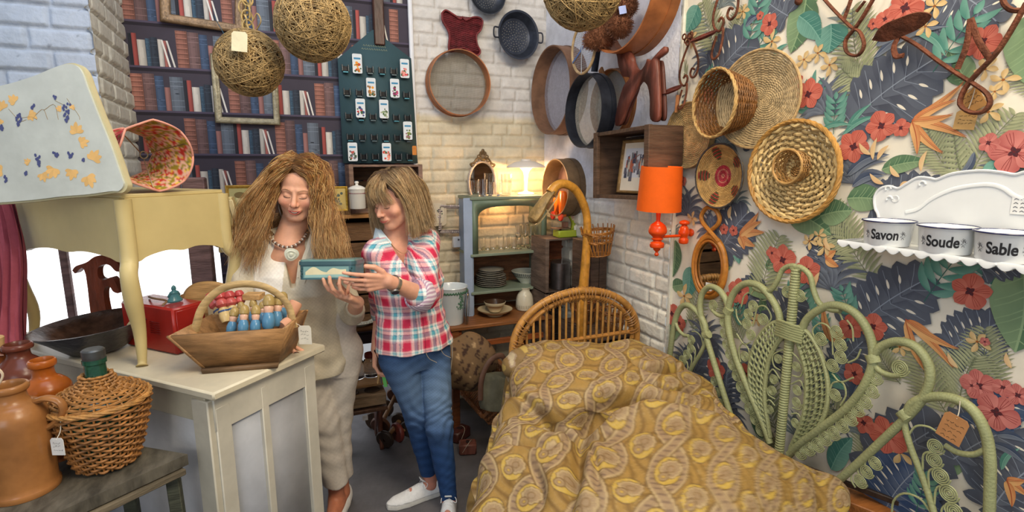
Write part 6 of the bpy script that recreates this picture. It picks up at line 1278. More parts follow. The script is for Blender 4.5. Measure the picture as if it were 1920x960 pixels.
# oval mirror with bronze crest
p = oY(903, 342, 3.38); m = WB(p)@Rot(-.03, 'Z'); r = root('oval_mirror', tuple(p), 'oval mirror with a pierced bronze crest on the brick wall beside the lamp', 'mirror'); a0, b0 = .094, .138
th = np.linspace(0, 2*math.pi, 64, endpoint=False)
MB(m).flat(np.column_stack([a0*.93*np.cos(th), b0*.94*np.sin(th)]), .008).build('glass', m_mirror, r)
MB(m).tube(np.column_stack([a0*np.cos(th), b0*np.sin(th), 0*th+.010]), .010, 8, closed=True, col=s2l((196, 180, 168)), flat=(1, 1)).build('frame', m_gilt, r)
MB(m).flat(np.column_stack([a0*np.cos(th), b0*np.sin(th)]), .002, s2l((80, 66, 56))).build('back', m_gilt, r)
b = MB(m)
for s in (-1, 1):
    b.tube(cat([(0, b0+.055, .012), (s*.022, b0+.045, .014), (s*.012, b0+.025, .016), (s*.04, b0+.018, .014), (s*.062, b0-.010, .014), (s*.085, b0-.02, .014), (s*.07, b0-.038, .014)], 30), .0062, 7, col=s2l((118, 96, 66)))
    for (x, y) in ((.02, .006), (.045, -.008), (.068, -.022), (.028, .03), (.012, .052)): b.tube(np.column_stack([s*x+.010*np.cos(th[::4]), b0+y+.010*np.sin(th[::4]), 0*th[::4]+.016]), .0038, 6, closed=True, col=s2l((124, 100, 68)))
b.ball((0, b0+.066, .014), (.012, .016, .008), col=s2l((120, 96, 66))); b.ball((0, b0+.012, .018), (.018, .010, .008), col=s2l((130, 108, 72))); b.build('crest', m_gilt, r)
MB(m).tube(cat([(-.06, -.11, .012), (-.062, -.15, .02), (-.075, -.175, .03), (-.05, -.19, .03)], 14), .008, 8, col=s2l((120, 96, 70))).build('foot', m_gilt, r)
# ornate empty frame, floral plate, switch box
p = oY(845, 411, 3.36); m = WB(p)@Rot(-.05, 'Z'); r = root('ornate_frame', tuple(p), 'small empty whitewashed ornate frame on the brick wall right of the checked shirt', 'picture frame'); b = MB(m); w_, h_ = .135, .155
for s in (-1, 1): b.box((s*w_/2, 0, 0), (.018, h_+.018, .014), bev=.004, col=s2l((186, 168, 160))); b.box((0, s*h_/2, 0), (w_+.018, .018, .014), bev=.004, col=s2l((186, 168, 160)))
b.build('rails', m_gilt, r); b = MB(m)
for k in range(44):
    t_ = k/44*2*(w_+h_); 
    if t_ < w_: x, y = -w_/2+t_, h_/2+.008
    elif t_ < w_+h_: x, y = w_/2+.008, h_/2-(t_-w_)
    elif t_ < 2*w_+h_: x, y = w_/2-(t_-w_-h_), -h_/2-.008
    else: x, y = -w_/2-.008, -h_/2+(t_-2*w_-h_)
    b.ball((x, y, .006), (.009*rng.uniform(.7, 1.2), .009*rng.uniform(.7, 1.2), .006), 8, 6, col=s2l((200, 184, 178)))
b.build('carved_edge', m_gilt, r)
p = oY(815, 400, 3.36); r = root('square_plate', tuple(p), 'square cream plate with a small floral motif hung behind the checked shirt shoulder', 'plate'); m = WB(p); b = MB(m); b.prism(rrect(.155, .165, .03), 0, .006, s2l((226, 208, 180))); b.prism(rrect(.12, .13, .03), .005, .008, s2l((234, 220, 196))); b.build('plate_body', m_ceram, r); b = MB(m)
for k in range(12): t = np.arange(8)*.785; b.flat(np.column_stack([.02+rng.normal(0, .015)+.005*np.cos(t), rng.normal(0, .018)+.005*np.sin(t)]), .0084+k*.0001, s2l([(110, 120, 100), (206, 190, 200), (90, 80, 96)][k % 3]))
b.build('floral_motif', m_vc, r)
p = oY(855, 453, 3.37); r = root('switch_box', tuple(p), 'small white switch box on the bricks under the ornate frame', 'switch'); m = WB(p); b = MB(m); b.box((0, 0, .015), (.055, .072, .035), bev=.004, col=s2l((214, 218, 226))); b.build('housing', m_enam, r); b = MB(m); b.ball((.008, .018, .034), .006, col=s2l((110, 110, 116))); b.build('toggle', m_steel, r)
# ---- painted shelf unit with crockery
UY = 3.12; ux0, ux1 = oY(886, 500, UY)[0], oY(1022, 500, UY)[0]; uz1 = oY(950, 368, UY)[2]; zs2 = oY(950, 472, UY)[2]; zs3 = oY(950, 541, UY)[2]; uzb = .69
su = root('shelf_unit', ((ux0+ux1)/2, UY+.12, uzb), 'grey-green painted shelf unit with an arched front holding glasses and plates', 'shelf unit'); cg = (118, 132, 116); D_ = .24
for x, nm, cl_ in ((ux0-.0, 'left_side', (150, 168, 190)), (ux1, 'right_side', cg)):
    b = MB(); b.box((x, UY+D_/2, (uz1+uzb)/2), (.018, D_, uz1-uzb), bev=.002, col=s2l(cl_)); b.build('side_panel', m_offw, su)
b = MB(); b.box((ux0-.028, UY-.004, (uz1+uzb)/2-.005), (.056, .012, uz1-uzb), bev=.002, col=s2l((162, 178, 204))); b.build('front_post', m_offw, su)
for z, nm in ((uz1, 'top_board'), (zs2, 'shelf'), (zs3, 'shelf')): b = MB(); b.box(((ux0+ux1)/2, UY+D_/2-.01, z-.009), (ux1-ux0+.03, D_+.02, .018), bev=.003, col=s2l((132, 144, 124))); b.build(nm, m_offw, su)
t = np.linspace(math.pi, 0, 20); wh = (ux1-ux0)/2; xm = (ux0+ux1)/2; zc = uz1-.02-.125
out = [(ux0, uz1-.018), (ux0, zs2), (ux0+.035, zs2)]+[(xm+(wh-.035)*math.copysign(abs(math.cos(a))**.6, math.cos(a)), zc+.085*math.sin(a)**.7) for a in t]+[(ux1-.035, zs2), (ux1, zs2), (ux1, uz1-.018)]
b = MB(frame((0, UY-.002, 0), (1, 0, 0), (0, 0, 1))); b.prism(out, 0, .012, s2l((112, 128, 106))); b.build('arched_front', m_offw, su, smooth=False)
b = MB(); b.box((xm, UY+D_-.005, (zs2+uzb)/2), (ux1-ux0-.02, .01, zs2-uzb-.02), col=s2l((150, 100, 66))); b.build('back_panel', m_wood_h, su)
# glasses
m_gl = m_glass
def tumbler(p, r, h, label, grp, rib=True, stem=False):
    n = 24; b = MB(T(*p))
    if stem: pr = cat([(0, .001, 0), (.028, .001, 0), (.026, .004, 0), (.005, .010, 0), (.004, .055, 0), (.016, .07, 0), (.027, .10, 0), (.026, .14, 0), (.0245, .14, 0), (.025, .10, 0), (.012, .074, 0), (0, .07, 0)], 40)[:, :2]*vec(r/.027, h/.14)
    else: pr = [(0, .001), (r*.82, .001), (r*.84, .004), (r, h), (r-.0018, h), (r*.80, .010), (0, .008)]
    b.lathe(pr, n, wob=0); return tag(b.build('drinking_glass', m_gl), label, 'glass', grp)
tz = uz1+.0005
for (u, r_, h_, y, lb) in [(905, .030, .105, .05, 'leftmost ribbed tumbler on top of the shelf unit'), (918, .032, .085, .10, 'short wide tumbler on top of the shelf unit'), (930, .030, .085, .05, 'short tumbler in the middle of the unit top'), (950, .036, .135, .09, 'tallest tumbler on top of the shelf unit by the lamp')]: tumbler(vec(oY(u, 370, UY+y)[0], UY+y, tz), r_, h_, lb, 'glasses on top of the unit')
for k in range(7): tumbler(vec(ux0+.045+k*.046, UY+.09+.02*(k % 2), zs2+.0005), .021, .085, 'straight-sided tumbler under the arch, %s from the left' % ['first', 'second', 'third', 'fourth', 'fifth', 'sixth', 'seventh'][k], 'tumblers under the arch')
for k, (u, y) in enumerate([(972, .07), (985, .12), (995, .06), (1006, .11), (980, .17)]): tumbler(vec(oY(u, 465, UY+y)[0], UY+y, zs2+.0005), .022, .150, 'tall stemmed glass under the arch, %s' % ['leftmost of its cluster', 'second from the left, set back', 'third from the left', 'fourth from the left, nearest the right side', 'rearmost of its cluster'][k], 'stemmed glasses under the arch', stem=True)
# plates, bowl, jug
pc = vec(oY(921, 530, 3.24)[0], 3.24, zs3+.0005)
for k in range(9):
    q = pc+UPV*k*.0125+vec(rng.uniform(-.003, .003), rng.uniform(-.003, .003), 0); b = MB(T(*q)); R_ = .100 if k < 6 else .085; b.lathe([(0, 0), (R_*.55, 0), (R_*.6, .004), (R_, .013), (R_, .0155), (R_*.62, .007), (0, .004)], 40, np.array([s2l((222, 216, 198))]*4+[s2l((90, 84, 76))]*1+[s2l((226, 220, 204))]*2)); tag(b.build('plate', m_ceram), 'dark-rimmed cream plate, %s of the stack on the middle shelf' % ['lowest', 'second from the bottom', 'third from the bottom', 'fourth from the bottom', 'middle one', 'fourth from the top', 'third from the top', 'second from the top', 'topmost'][k], 'plate', 'stacked cream plates')
bp_ = vec(oY(987, 527, 3.24)[0], 3.24, zs3+.0005); r = root('patterned_bowl', tuple(bp_), 'footed white bowl with a black dashed band on the middle shelf', 'bowl'); pr = [(0, .004), (.045, 0), (.048, .008), (.07, .03), (.098, .072), (.104, .08), (.100, .081), (.066, .035), (0, .014)]; MB(T(*bp_)).lathe(pr, 48, s2l((216, 218, 202))).build('bowl_body', m_ceram, r); b = MB(T(*bp_))
for k in range(44):
    a = -math.pi+k*math.pi*2/44
    for j, (rr_, z) in enumerate(((.084, .050), (.0925, .062), (.099, .072))): aa = a+j*.05; b.box((rr_*math.cos(aa), rr_*math.sin(aa), z), (.002, .0075, .008), Rot(aa, 'Z')[:3, :3]@Rot(.5, 'X')[:3, :3], col=s2l((70, 74, 70)))
b.build('dashed_band', m_vc, r)
# pine bench/table below
tb_ = root('pine_table', (1.15, 3.1, 0), 'orange-brown wooden table under the painted shelf unit', 'table'); zt = uzb-.001; xa, xb_ = oY(838, 600, 3.0)[0], oY(1026, 600, 3.0)[0]
b = MB(); b.box(((xa+xb_)/2, 3.14, zt-.012), (xb_-xa, .44, .024), bev=.004, col=s2l((150, 96, 54))); b.build('table_top', m_pine, tb_)
b = MB(); b.box(((xa+xb_)/2, 2.955, zt-.13), (xb_-xa-.05, .02, .035), bev=.003, col=s2l((160, 88, 44))); b.build('rail', m_pine, tb_); b = MB(); b.box((xa+.05, 2.955, zt-.085), (.05, .022, .12), bev=.003, col=s2l((150, 82, 42))); b.build('bracket', m_pine, tb_)
for x in (xa+.03, xb_-.03):
    for y in (2.95, 3.33): b = MB(); b.box((x, y, (zt-.024)/2), (.045, .04, zt-.024), bev=.003, col=s2l((130, 76, 42))); b.build('leg', m_pine, tb_)
q = vec(oY(929, 590, 3.02)[0]+.02, 3.08, zt+.0005); r = root('wide_bowl', tuple(q), 'wide shallow brown-rimmed bowl on the table under the shelf unit', 'bowl'); MB(T(*q)).lathe([(0, .003), (.05, 0), (.052, .006), (.085, .022), (.112, .038), (.114, .042), (.108, .042), (.08, .028), (0, .012)], 48, np.array([s2l((196, 172, 132))]*5+[s2l((110, 84, 56))]*1+[s2l((206, 186, 148))]*3)).build('bowl_body', m_ceram, r)
q2 = q+UPV*.026; r = root('small_bowl', tuple(q2), 'small brown-banded bowl stacked in the wide shallow bowl', 'bowl'); MB(T(*q2)).lathe([(0, .0), (.035, 0), (.040, .01), (.056, .038), (.066, .052), (.070, .062), (.066, .064), (.058, .052), (.03, .018), (0, .014)], 40, np.array([s2l((206, 190, 156))]*3+[s2l((120, 76, 44))]*1+[s2l((212, 198, 166))]*2+[s2l((70, 50, 36))]*4)).build('bowl_body', m_ceram, r)
q = vec(oY(986, 585, 3.1)[0], 3.12, zt+.0005); r = root('ceramic_jug', tuple(q), 'cream ceramic jug with a dark handle and ribbed foot on the table', 'jug'); MB(T(*q)).lathe(cat([(0, .002, 0), (.045, 0, 0), (.057, .018, 0), (.058, .06, 0), (.050, .10, 0), (.034, .128, 0), (.033, .146, 0), (.037, .152, 0), (.034, .153, 0), (.030, .14, 0)], 50)[:, :2], 36, s2l((212, 204, 180))).build('jug_body', m_ceram, r)
MB(T(*q)).tube(cat([(.030, -.01, .14), (.052, -.014, .145), (.062, -.016, .12), (.054, -.014, .09)], 14), .0065, 8, col=s2l((70, 50, 44))).build('handle', m_ceram, r); b = MB(T(*q))
for k in range(32): a = k*2*math.pi/32; b.box((.0575*math.cos(a), .0575*math.sin(a), .03), (.003, .004, .02), Rot(a, 'Z')[:3, :3], col=s2l((150, 140, 118)))
b.build('ribbed_band', m_ceram, r)
# enamel pitcher and oval mirror
q = vec(oY(848, 600, 3.02)[0], 3.03, zt+.0005); r = root('enamel_pail', tuple(q), 'tall white pail with green floral trim beside the checked shirt', 'pail'); MB(T(*q)).lathe([(0, .002), (.070, 0), (.072, .006), (.096, .22), (.100, .226), (.098, .23), (.092, .222), (.068, .01), (0, .008)], 44, s2l((214, 222, 226)), wob=.01).build('pail_body', m_enam, r); b = MB(T(*q))
for k in range(60): a = -2.6+k*.055; zz = .205-.010*abs(math.sin(k)); b.ball((np.interp(zz, [0, .226], [.073, .099])*math.cos(a), np.interp(zz, [0, .226], [.073, .099])*math.sin(a), zz), (.004, .004, .006), 6, 4, col=s2l((70, 110, 84)))
for k in range(44): a = -1.15+rng.normal(0, .16); zz = .20-rng.uniform(0, .10); rr_ = np.interp(zz, [0, .226], [.073, .099]); b.ball((rr_*math.cos(a), rr_*math.sin(a), zz), (.004, .004, .005), 6, 4, col=s2l((84, 122, 96)))
b.build('floral_trim', m_vc, r)
p = vec(oY(877, 570, 2.96)[0], 2.965, zt+.098); m = frame(p, unit(vec(.35, .8, 0)), unit(vec(.06, .05, 1))); r = root('oval_mirror', tuple(p-UPV*.09), 'thin metal-framed oval mirror leaning beside the white pail', 'mirror')
MB(m).flat(np.column_stack([.058*np.cos(th), .088*np.sin(th)]), .003).build('glass', m_mirror, r); MB(m).tube(np.column_stack([.060*np.cos(th), .090*np.sin(th), 0*th]), .005, 7, closed=True).build('frame', m_steel, r); MB(m).tube(cat([(-.01, .088, 0), (-.008, .108, 0), (.008, .108, 0), (.01, .088, 0)], 12), .003, 6).build('hanger', m_steel, r)
# mushroom lamp
lp = vec(oY(986, 345, 3.24)[0], 3.24, uz1+.0005); r = root('table_lamp', tuple(lp), 'lit white mushroom table lamp on top of the shelf unit', 'lamp'); H_ = oY(986, 312, 3.24)[2]-lp[2]
m_lit = M('opal_lamp_glass', (255, 214, 160), .4, var=.02, bump=0, vc=True, emit=.8)
MB(T(*lp)).lathe(cat([(0, .002, 0), (.05, .002, 0), (.05, .012, 0), (.014, .022, 0), (.011, .05, 0), (.013, H_*.55, 0), (.020, H_*.8, 0), (.045, H_*.97, 0)], 40)[:, :2], 30, s2l((250, 214, 180))).build('stem', m_lit, r)
MB(T(*lp)).lathe(cat([(.125, H_-.008, 0), (.128, H_-.004, 0), (.115, H_+.008, 0), (.07, H_+.028, 0), (.035, H_+.036, 0), (.028, H_+.046, 0), (0, H_+.048, 0)], 40)[:, :2], 48, s2l((236, 226, 216))).build('shade_top', M('white_lamp_metal', (236, 230, 224), .35, var=.02, bump=0, vc=True), r)
MB(T(*lp)).lathe([(.122, H_-.006), (.10, H_-.001), (0, H_+.006)], 48, s2l((255, 240, 215))).build('diffuser', M('glowing_diffuser', (255, 232, 200), .5, var=.01, bump=0, emit=3.0), r)
point('mushroom_lamp_bulb', (lp[0]+.0, lp[1]-.02, lp[2]+H_-.05), 11, (1, .58, .26), .03)
point('mushroom_lamp_glow', (lp[0]-.03, lp[1]-.10, lp[2]+H_-.06), 4.0, (1, .58, .26), .03)
# added point light for the hot glow inside the unit; no lamp there
point('cabinet_glow_fill', (xm+.02, UY+.17, uz1-.05), 2.0, (1, .5, .2), .02)
# ================================================================ right wall and corner
def hoopX(name, u, v, X, R, depth, label, col, rot=0, tilt=0, **k):
    p = oX(u, v, X); m = WR(p); m = m@Rot(tilt, 'Y')@T(0, 0, -depth); return hoop(name, m, R, depth, label, col, **k)
r = hoopX('round_sieve', 1030, 170, 1.57, .268, .125, 'largest brown bentwood sieve leaning against the white wall in the corner', (146, 108, 84), mat=m_hoopgrey, mesh=True, mcol=(196, 192, 204), meshz=.22, th=.008)
r = hoopX('round_sieve', 1140, 196, 1.64, .185, .05, 'orange-brown sieve half hidden behind the black pan sieve', (176, 112, 62), mesh=True)
p = oX(1092, 208, 1.50); r = hoopX('pan_sieve', 1092, 208, 1.50, .194, .085, 'black handled pan sieve hung in front of the brown sieves', (58, 62, 74), mat=m_dark, mcol=(206, 200, 186), meshz=.25, th=.006)
MB().tube([p+vec(.05, -.03, .20), p+vec(.045, -.10, .47)], .016, 8, flat=(.5, 1.3), col=s2l((54, 60, 74))).build('handle', m_dark, r)
r = hoopX('round_sieve', 1040, 352, 1.57, .180, .12, 'deep bentwood sieve with a toy inside, hung low in the corner above the toy scale', (140, 112, 80), mat=m_hoopgrey, mesh=False, th=.007)
p = oX(1040, 352, 1.57); 
b = MB(WR(p)@T(0, 0, -.115)); b.lathe([(0, 0), (.172, 0), (.172, .004), (0, .004)], 40, s2l((96, 72, 70))); b.build('wooden_base', m_hoopgrey, r)
r = hoopX('round_sieve', 1158, -22, 1.50, .285, .15, 'large orange-brown double hoop sieve at the top edge holding soft toys', (182, 112, 66), mesh=False, th=.008)
# hoop with eggbeater-like wire
p = oX(1094, 90, 1.50); r = root('embroidery_hoop', tuple(p), 'small bamboo hoop with netting and a blue cross hung above the black pan sieve', 'hoop'); m = WR(p); th = np.linspace(0, 2*math.pi, 48, endpoint=False)
MB(m).tube(np.column_stack([.118*np.cos(th), .128*np.sin(th), 0*th]), .0075, 8, closed=True, col=s2l((206, 176, 132))).build('hoop', m_cane, r); b = MB(m); n = 20; P = []
for k in range(1, n): x = -.11+.22*k/n; L_ = math.sqrt(max(0, .0121-x*x)); P += [[(x, -L_, 0), (x, 0, .001), (x, L_, 0)], [(-L_, x, 0), (0, x, .001), (L_, x, 0)]]
b.tubes(np.array(P), .0006, 3, col=s2l((190, 200, 216))); b.build('netting', m_mesh, r, auto=0)
for (a, c_, w_, cl_) in (((-.10, -.06, .008), (.10, .05, .008), .012, (96, 124, 176)), ((0, -.13, .010), (.0, .10, .010), .006, (186, 190, 196)), ((-.02, -.02, .009), (.05, .10, .009), .010, (120, 146, 190))): b = MB(m); b.beam(a, c_, w_, .003, upv=(0, 0, 1), bev=.001, col=s2l(cl_)); b.build('strip', m_vcg, r)
b = MB(WR(oX(1132, 145, 1.63))); b.beam((-.035, .05, 0), (.035, -.06, 0), .035, .014, upv=(0, 0, 1), col=s2l((176, 116, 66))); tag(b.build('brush_handle', m_pine), 'turned orange wooden handle behind the black pan sieve', 'handle')
# soft toys in the top sieve
def fuzz(name, blobs, label, n=3800, col=(150, 100, 74)):
    C = np.mean([b_[0] for b_ in blobs], 0); r = root(name, tuple(C), label, 'soft toy'); g = np.random.default_rng(len(label)); P = []; A = []
    b = MB(); 
    for c_, rad in blobs: b.ball(c_, np.array(rad)*.93, 24, 14, col=s2l(col)*.7)
    b.build('body', m_cloth, r)
    for c_, rad in blobs:
        k = int(n*rad[0]**2/sum(q[1][0]**2 for q in blobs)); d = g.normal(0, 1, (k, 3)); d /= np.linalg.norm(d, axis=1)[:, None]; s = np.asarray(c_)+d*np.array(rad)*.93; t_ = g.normal(0, .5, (k, 3)); e = s+(d+t_*.5)*g.uniform(.008, .016, (k, 1)); P.append(np.stack([s, (s+e)/2+t_*.0015, e], 1))
    P = np.concatenate(P); b = MB(); b.tubes(P, .0008, 3, col=s2l(col)*g.uniform(.55, 1.25, (len(P), 1))); b.build('fur', m_hair, r, auto=0); return r
q = W(1128, 68, 2.66); fuzz('soft_toy', [(q, (.066, .066, .064)), (q+vec(-.0, 0, .085)-cR*.0, (.055, .055, .05)), (q-cR*.045-UPV*.02, (.045, .04, .04))], 'fluffy brown soft toy lower left in the top sieve')
q = W(1162, 48, 2.56); r = fuzz('soft_toy', [(q, (.056, .056, .054)), (q+cR*.02+UPV*.09, (.06, .05, .05))], 'fluffy brown soft toy with a pale blue tag, right in the top sieve'); b = MB(frame(q+UPV*.045-cF*.06, cRh, UPV)@Rot(.2, 'Z')); b.box((0, 0, 0), (.034, .036, .002), bev=.0008, col=s2l((170, 186, 236))); b.build('label', m_tagm, r)
# crate on the wall, picture, rocking horse
Yr = oX(1216, 300, 1.49)[1]; Yl = oX(1113, 300, 1.49)[1]; zt_ = oX(1165, 242, 1.49)[2]; zb_ = oX(1150, 372, 1.49)[2]
cc = vec(1.49, (Yr+Yl)/2, (zt_+zb_)/2); cw, ch = Yl-Yr, zt_-zb_; mC = WR(cc)@Rot(.035, 'Z')
crate('wooden_crate', cc, cw, ch, .19, 'dark weathered crate fixed high on the white wall with a framed print inside', m=mC, slats=3, col=(104, 78, 60), th=.018, bcol=(96, 80, 70))
pm = mC@T(.035, -.012, -.10)@Rot(-.14, 'X')@Rot(.12, 'Y'); r = root('framed_print', tuple(pm[:3, 3]), 'framed watercolour street view with windmills standing in the dark wall crate', 'picture'); pw, phh = cw*.60, ch*.80
prof = [(0, 0), (0, .012), (.006, .016), (.014, .010), (.016, 0)]; b = MB(pm); b.grid(np.array([[(sx*(pw/2-o), sy*(phh/2-o), z) for o, z in prof] for sx, sy in [(-1, -1), (1, -1), (1, 1), (-1, 1)]]), cu=True, col=s2l((150, 116, 70))); b.build('frame', m_gilt, r, smooth=False)
b = MB(pm); b.box((0, 0, .002), (pw-.02, phh-.02, .003), col=s2l((222, 208, 186))); b.build('mount', m_vc, r); b = MB(pm)
b.flat([(-pw*.40, -phh*.20), (pw*.40, -phh*.20), (pw*.40, phh*.34), (-pw*.40, phh*.34)], .0040, s2l((206, 204, 204)))
for k in range(60):
    x = rng.uniform(-.36, .36)*pw; y = rng.uniform(-.16, .20)*phh; w_ = rng.uniform(.01, .05)*pw; h_ = rng.uniform(.02, .12)*phh; b.flat([(x-w_, y-h_), (x+w_, y-h_), (x+w_*.8, y+h_), (x-w_*.8, y+h_)], .0042+k*.00002, s2l([(96, 92, 100), (140, 136, 140), (176, 96, 70), (120, 116, 110), (70, 70, 84), (190, 180, 160)][k % 6]))
for x in (-.12, .12):
    for a in range(4): an = a*1.57+.5; b.beam((x*pw, .17*phh, .006), (x*pw+.028*math.cos(an), .17*phh+.028*math.sin(an), .006), .003, .0004, upv=(0, 0, 1), bev=0, col=s2l((150, 80, 60)))
b.build('print', m_vc, r)
hX = 1.56
def pxX(pts, X): o = oX(*pts[0], X); return [(-(oX(u, v, X)[1]), oX(u, v, X)[2]) for u, v in pts]
ho = pxX([(1160, 113), (1158, 100), (1170, 96), (1180, 100), (1188, 112), (1190, 122), (1196, 134), (1204, 137), (1213, 125), (1216, 116), (1221, 120), (1228, 113), (1240, 100), (1249, 93), (1250, 103), (1240, 112), (1234, 118), (1236, 150), (1237, 226), (1222, 228), (1221, 190), (1216, 165), (1205, 158), (1195, 172), (1178, 205), (1166, 236), (1156, 238), (1160, 205), (1171, 168), (1180, 156), (1182, 150), (1170, 148), (1166, 138), (1162, 128)], hX)
r = root('rocking_horse', tuple(oX(1200, 232, hX)), 'red-brown cut-out wooden horse standing on the dark wall crate', 'toy horse'); mH = frame((hX, 0, .012), (0, -1, 0), (0, 0, 1))
hc_ = cat([(x, y, 0) for x, y in ho]+[(*ho[0], 0)], 130)[:-1, :2]; b = MB(mH); b.prism(hc_, -.009, .009, s2l((132, 74, 60))); b.build('body', m_redwood, r, smooth=False)
lg = pxX([(1172, 166), (1183, 160), (1187, 170), (1174, 205), (1164, 234), (1157, 236), (1161, 205)], hX); b = MB(mH@T(0, 0, -.034)); b.prism(cat([(x, y, 0) for x, y in lg+[lg[0]]], 50)[:-1, :2], -.005, .005, s2l((112, 62, 50))); b.build('front_leg', m_redwood, r, smooth=False)
lg = pxX([(1222, 122), (1231, 120), (1235, 160), (1237, 224), (1227, 226), (1225, 180)], hX); b = MB(mH@T(0, 0, -.034)); b.prism(cat([(x, y, 0) for x, y in lg+[lg[0]]], 50)[:-1, :2], -.005, .005, s2l((104, 58, 46))); b.build('hind_leg', m_redwood, r, smooth=False)
# ---- baskets on the flowered wall
def RW(u, v, out=0.0, X=XW): return WR(oX(u, v, X), 0, out)
def rad(px_, u, v): return px_*mpp(u, v)
m = RW(1301, 254, .012); R = rad(60, 1301, 254); r = root('wicker_tray', tuple(m[:3, 3]), 'flat pale round wicker tray, leftmost on the flowered wall', 'tray'); b = MB(m); weave(b, [(.003, .012), (R*.6, .010), (R*.9, .014), (R, .028)], 30, 34, .0022, .0022, .0014, s2l((212, 178, 122))); b.build('woven_disc', m_wick, r); MB(m).ring(R+.002, .0, .030, .004, 50, col=s2l((196, 160, 106))).build('rim', m_wick, r)
b = MB(m); b.tube([(-R*.45, R*.72, .04), (-R*.42, R*1.25, .04)], .009, 7, flat=(.5, 1), col=s2l((176, 120, 80))); b.build('bamboo_hook', m_cane, r)
m = RW(1436, 188, .02)@Rot(.10, 'Y'); R = rad(88, 1436, 188); r = root('wicker_tray', tuple(m[:3, 3]), 'large pale round wicker tray behind the deep straw basket', 'tray'); b = MB(m); weave(b, [(.003, .004), (R*.5, .006), (R*.62, .012), (R, .034)], 36, 40, .0024, .0024, .0016, s2l((218, 190, 142))); b.build('woven_disc', m_wick, r)
MB(m).tube(np.column_stack([R*np.cos(th), R*np.sin(th), 0*th+.035]), .005, 7, closed=True, col=s2l((206, 172, 120))).build('rim', m_wick, r)
m = RW(1404, 196, .03)@Rot(-.12, 'Y'); R = rad(60, 1390, 192); r = root('straw_basket', tuple(m[:3, 3]), 'deep brown straw basket mounted open side out over the pale tray', 'basket'); b = MB(m); weave(b, [(.005, .008), (R*.55, .006), (R*.72, .02), (R*.86, .07), (R, .135)], 30, 30, .0034, .0032, .002, s2l((150, 100, 50))); b.build('woven_bowl', m_wickd, r)
b = MB(m)
for k in range(40): a = rng.uniform(0, 6.28); L_ = R*rng.uniform(.3, .6); b.tube([(0, 0, .014), (L_*.5*math.cos(a), L_*.5*math.sin(a), .018), (L_*math.cos(a+.1), L_*math.sin(a+.1), .016)], .0016, 4, col=s2l((214, 180, 120))*rng.uniform(.7, 1.1))
b.build('radiating_straws', m_wick, r); b = MB(m)
for k in range(3): b.tube(np.column_stack([(R+.002*np.sin(9*th+k*2))*np.cos(th), (R+.002*np.sin(9*th+k*2))*np.sin(th), .135+.005*np.cos(9*th+k*2)]), .004, 6, closed=True, col=s2l((206, 166, 104)))
b.build('rim', m_wick, r)
m = RW(1364, 330, .014); R = rad(60, 1364, 330); r = root('coiled_basket', tuple(m[:3, 3]), 'coiled basket plate with a red centre and motifs on the flowered wall', 'basket'); b = MB(m)
def coilc(Rk, th_, k):
    c = np.tile(s2l((206, 164, 98)), (len(th_), 1)); f = Rk/R
    if f < .33: c[:] = s2l((178, 52, 62)) if k % 3 else s2l((206, 120, 100))
    if .55 < f < .92: mm_ = np.abs(((th_*5/(2*math.pi)) % 1)-.5) < (.10+.10*(1-abs(f-.72)/.2)); c[mm_] = s2l((166, 70, 52)) if k % 2 else s2l((90, 84, 50))
    if f > .95: c[:] = s2l((78, 74, 70))
    return c
weave(b, [(.003, .008), (R*.5, .010), (R*.85, .022), (R, .040)], 60, 20, .0045, .0005, None, colf=coilc, seg=2); b.build('coiled_straw', m_wick, r)
m = RW(1503, 322, .014)@Rot(.05, 'Y'); R = rad(92, 1503, 320); r = root('willow_tray', tuple(m[:3, 3]), 'largest round willow tray, woven of thick pale rods, right of the coiled basket', 'tray'); b = MB(m); weave(b, [(.02, .012), (R*.4, .012), (R*.86, .022), (R*.97, .04)], 28, 15, .0068, .0090, .0036, s2l((232, 200, 138)), jit=.2); b.build('willow_weave', m_wick, r); b = MB(m)
for k in range(4): b.tube(np.column_stack([(R+.0035*np.sin(11*th+k*1.6))*np.cos(th), (R+.0035*np.sin(11*th+k*1.6))*np.sin(th), .040+.007*np.cos(11*th+k*1.6)]), .0055, 6, closed=True, col=s2l((196, 146, 76)))
b.build('braided_rim', m_cane, r)
m = RW(1510, 312, .035); R = rad(31, 1510, 312); r = root('small_basket', tuple(m[:3, 3]), 'small deep open-weave basket fixed at the centre of the willow tray', 'basket'); b = MB(m); weave(b, [(.004, .0), (R*.8, .0), (R*.85, .02), (R, .055)], 20, 14, .0022, .003, .0016, s2l((196, 146, 82))); b.build('woven_bowl', m_wickd, r); MB(m).tube(np.column_stack([R*np.cos(th), R*np.sin(th), 0*th+.056]), .004, 6, closed=True, col=s2l((206, 160, 96))).build('rim', m_wick, r)
